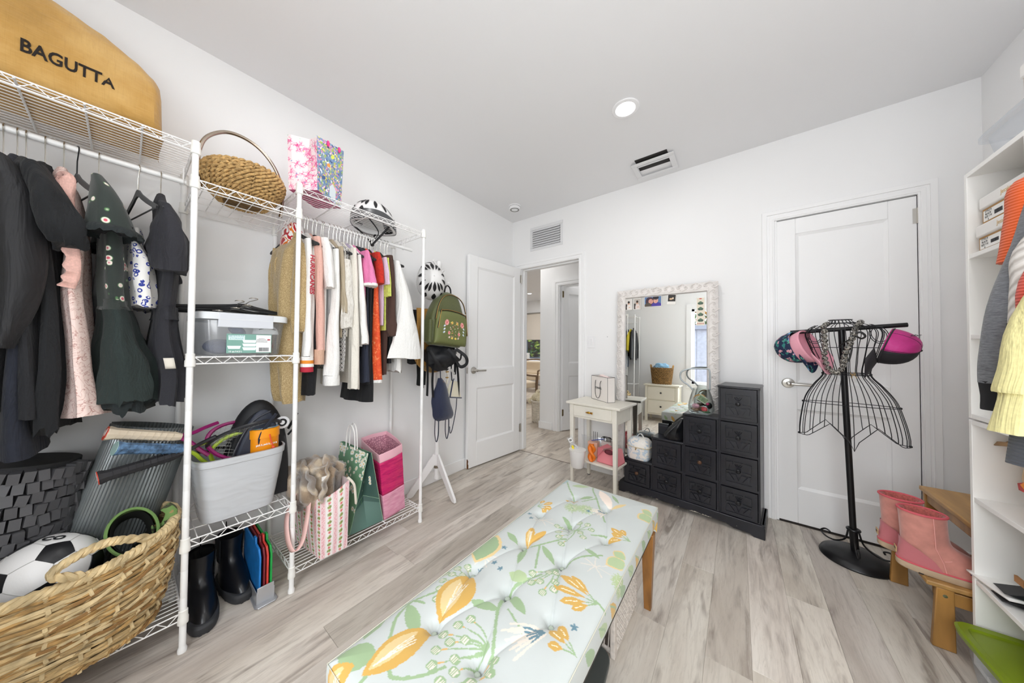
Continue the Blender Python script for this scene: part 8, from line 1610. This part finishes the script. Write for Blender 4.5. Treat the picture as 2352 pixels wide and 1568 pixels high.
# green lidded bin on the floor
g = thing('green_lid_bin', 'clear low bin with an olive green lid on the floor in front of the bookcase', 'storage bin', (2.800, -1.075, .0005), math.radians(3)); b = MB(); shell(b, [(0, 0, 0, .075, .20), (.150, 0, 0, .095, .225)], 7, 40); b.build('tub', clear_m, g)
lg = mat('788c14', .35, nz=30, bump=.02); b = MB(); shell(b, [(.150, 0, 0, .108, .238), (.166, 0, 0, .110, .242), (.172, 0, 0, .104, .236), (.170, 0, 0, .088, .215), (.164, 0, 0, .084, .21)], 8, 48, cap0=False, cap1=True); b.build('lid', lg, g); 
o = thing('blue_folder_stack', 'blue paper bundle inside the green lidded bin', 'papers', (2.800, -1.12, .005), math.radians(3)); MB().box(-.06, .06, -.13, .12, 0, .11).build('body', mat('2f5f96', .6, nz=10, var=.4), o, .004)
# clothes on a rack at the right frame edge
cable = N('cable_knit'); v = cable.coords('Object', (1, 1, 1)); wv_ = cable.n('ShaderNodeTexWave', wave_type='BANDS', bands_direction='DIAGONAL'); wv_.inputs['Scale'].default_value = 22; wv_.inputs['Distortion'].default_value = 2; cable.l(v, wv_.inputs[0]); cable.base(cable.ramp(wv_.outputs[1], [(0, 'b7b0aa'), (.5, 'e2ddd8')])); cable.set(Roughness=.95); cable.bump(wv_.outputs[1], .8, .006)
def ribk(c_): 
    q = N('rib_' + c_); v = q.coords('Object', (90, 90, 1)); sx_ = q.n('ShaderNodeTexWave', wave_type='BANDS', bands_direction='Z'); w_ = q.coords('Object', (1, 1, 34)); q.l(w_, sx_.inputs[0]); sx_.inputs['Scale'].default_value = 1.2; q.base(c_); q.set(Roughness=.9, Sheen_Weight=.2); q.bump(sx_.outputs[1], .7, .004); return q.m
heather = N('heather_grey'); v = heather.coords('Object', (1, 1, 6)); heather.base(heather.ramp(heather.noise(v, 60, 4, .7), [(.3, '4d4f54'), (.7, '7b7d82')])); heather.set(Roughness=.95, Sheen_Weight=.2); heather = heather.m
rk_ = thing('garment_rack', 'white garment rack standing past the right frame edge in front of the bookcase', 'rack', (2.92, -1.90, 0))
for y in (-.42, .62): MB().tube([(0, y, .03), (0, y, 1.77)], .012, 12).build('post', post_m, rk_); MB().tube([(-.20, y, .02), (.12, y, .02)], .012, 10).build('foot', post_m, rk_)
MB().tube([(0, -.42, 1.77), (0, .62, 1.77)], .012, 12).build('rail', post_m, rk_)
def sidewear(label, nm, y, m, path, cuff=None, z_end=1.0, zt=1.70, hw=.14):
    t = thing(nm, label, nm.replace('_', ' '), (2.92, y, 0), 0, 'clothes on the rack at the right edge'); body = [(zt, 0, 0, .05, .012), (zt - .05, 0, 0, hw * .6, .018), (zt - .10, 0, 0, hw * .95, .020), ((zt + z_end) / 2, 0, 0, hw, .022), (z_end, 0, 0, hw * 1.02, .024)]
    loft(MB(), body, 32, .2, 6, y * 9, 4).build('body', m, t); R = [(zt - .075, -hw * .93, 0, .03, .02)] + [(z, x - 2.92, 0, rx, ry) for (x, z, rx, ry) in path]; o = loft(MB(), R, 28, .10, 5, y * 5, 5).build('sleeve', m, t)
    if cuff: z1, m2 = cuff; q = R[-1]; loft(MB(), [(q[0] + .005, q[1], 0, q[3] * .98, q[4] * .98), ((q[0] + z1) / 2, q[1], 0, q[3] * .85, q[4] * .9), (z1, q[1], 0, q[3] * .88, q[4] * .9)], 28, .08, 9, 1, 3).build('cuff', m2, o)
    h_ = hanger(y, 'black hanger of the ' + ' '.join(label.split()[:6]) + ' at the right edge', 0, False, 2.92); h_.scale = (.72, 1, 1); h_.location.z = 1.77 + .0015; return t
sidewear('burnt orange ribbed cardigan behind the grey sweatshirt', 'cardigan', -1.295, ribk('dc5a1e'), [(2.672, 1.60, .022, .03), (2.655, 1.5, .021, .03), (2.641, 1.388, .020, .028)], z_end=1.2)
sidewear('heather grey sweatshirt with a black ribbed cuff', 'sweatshirt', -1.330, heather, [(2.696, 1.595, .026, .036), (2.658, 1.426, .029, .038), (2.624, 1.273, .031, .038), (2.605, 1.138, .028, .036), (2.602, 1.07, .026, .034)], (1.0, mat('141417', .9, nz=100, bump=.3)), z_end=1.02)
sidewear('oatmeal cable knit jumper hanging in front of the grey sweatshirt', 'jumper', -1.378, cable.m, [(2.652, 1.43, .028, .034), (2.637, 1.318, .030, .036), (2.632, 1.224, .030, .034)], z_end=1.15)
sidewear('coral red knit top between the oatmeal and yellow jumpers', 'top', -1.412, ribk('d8503c'), [(2.640, 1.36, .024, .026), (2.627, 1.212, .026, .028), (2.618, 1.13, .024, .026)], z_end=1.05)
sidewear('pale yellow soft jumper with a wide straight hem', 'jumper', -1.450, fab('ece3a4', 120, .2, .06), [(2.619, 1.278, .026, .032), (2.591, 1.11, .032, .038), (2.584, 1.06, .034, .040), (2.587, 1.052, .028, .034), (2.580, .965, .036, .042)], z_end=.97)
sidewear('charcoal ribbed jumper showing below the yellow one', 'jumper', -1.432, ribk('4a4d54'), [(2.64, 1.2, .022, .03), (2.615, 1.065, .024, .03), (2.604, .959, .024, .03), (2.598, .890, .024, .03)], z_end=.9)

# ================================================================ what the mirror shows at the far side of the room
g = thing('dresser', 'cream two-drawer dresser seen in the mirror against the opposite wall', 'dresser', (.99, -3.36, 0)); creamd = mat('e9e5d6', .4, nz=20, bump=.02)
MB().box(-.285, .285, -.20, .215, .632, .655).build('tabletop', creamd, g, .003); MB().box(-.255, .255, -.19, .185, .12, .632).build('body', creamd, g, .002)
for x in (-.262, .222):
    for y in (-.19, .155): MB().box(x, x + .04, y, y + .04, 0, .632).build('leg', creamd, g, .003)
for z in (.15, .39):
    d_ = MB().box(-.215, .215, .185, .197, z, z + .225).build('drawer', creamd, g, .003); MB().lathe([(.008, 0), (.008, .012), (.016, .018), (.014, .026), (.0001, .028)], 16, c=(0, .197, z + .12), rot=Matrix.Rotation(-PI / 2, 3, 'X')).build('knob', mat('2a2a2c', .35), d_)
g = thing('seagrass_basket', 'brown woven basket on the cream dresser seen in the mirror', 'basket', (.965, -3.36, .656)); b = MB()
for i in range(15): braid_ring(b, 0, 0, .012 + i * .0195, .150 + .0022 * i, .105 + .0016 * i, .0075, 11 + i % 3, 2, 80)
b.build('weave', mat('ad8550', .8, nz=40, bump=.4, var=.35), g, kind='stuff'); MB().lathe([(.0001, .01), (.14, .01), (.165, .28)], 32, sy=.7).build('lining', mat('6b4f2c', .9), g)
for sx in (-1, 1): MB().tube(spline([(sx * .175, -.04, .28), (sx * .185, -.03, .335), (sx * .185, .03, .335), (sx * .175, .04, .28)], 5), .009, 8).build('handle', mat('ad8550', .8, nz=40, bump=.4), g)
g = thing('blanket', 'light blue fluffy blanket standing in for a plush toy in the basket on the dresser', 'blanket', (.965, -3.36, .95)); MB().grid(crumple(.13, .085, .085, 5, .3), 36, 22, closeu=True).build('body', mat('8fbfe0', 1, nz=120, bump=.6, sheen=.6), g)  # plain bundle built in place of a blue plush toy
g = thing('white_clothes_rack', 'white clothes rack seen in the mirror left of the dresser', 'rack', (.36, -3.30, 0)); 
for (x, y) in ((.17, .12), (.17, -.22), (-.25, .12), (-.25, -.22)): MB().tube([(x, y, 0), (x, y, 1.93)], .011, 10).build('post', post_m, g)
for z in (1.90, .62, .14): 
    b = MB(); [b.tube([(-.25, y, z), (.17, y, z)], .003, 5) for y in [-.22 + .034 * i for i in range(11)]]; b.tube([(.17, -.22, z), (.17, .12, z)], .005, 5).tube([(-.25, -.22, z), (-.25, .12, z)], .005, 5).build('wire_shelf', wire_m, g)
MB().tube([(-.25, -.05, 1.79), (.17, -.05, 1.79)], .011, 10).build('rail', post_m, g)
def mirrorwear(label, nm, x, m, z0, z1, w=.16):
    t = thing(nm, label, nm, (x, -3.35, 0), PI / 2, 'jackets on the rack seen in the mirror'); loft(MB(), [(z1, 0, 0, .05, .012), (z1 - .05, 0, 0, w * .6, .02), (z1 - .1, 0, 0, w, .025), (z0, 0, 0, w * 1.05, .04)], 28, .3, 5, x * 20, 5).build('body', m, t)
    for sd in (1, -1): loft(MB(), [(z1 - .08, sd * w * .9, 0, .04, .022), ((z0 + z1) / 2, sd * (w + .02), 0, .05, .035), (z0 + .03, sd * (w + .03), 0, .045, .032)], 20, .15, 4, x, 5).build('sleeve', m, t)
mirrorwear('black leather jacket on the rack seen in the mirror', 'jacket', .475, mat('17181c', .4, nz=20, bump=.2), 1.08, 1.69); mirrorwear('yellow rain coat behind the black jacket in the mirror', 'coat', .415, mat('e6d23a', .5), 1.22, 1.67); mirrorwear('dark jacket deepest on the rack seen in the mirror', 'jacket', .355, black_f, 1.15, 1.67); mirrorwear('blue denim jacket low on the rack seen in the mirror', 'jacket', .29, fab('3f5878'), .9, 1.62)
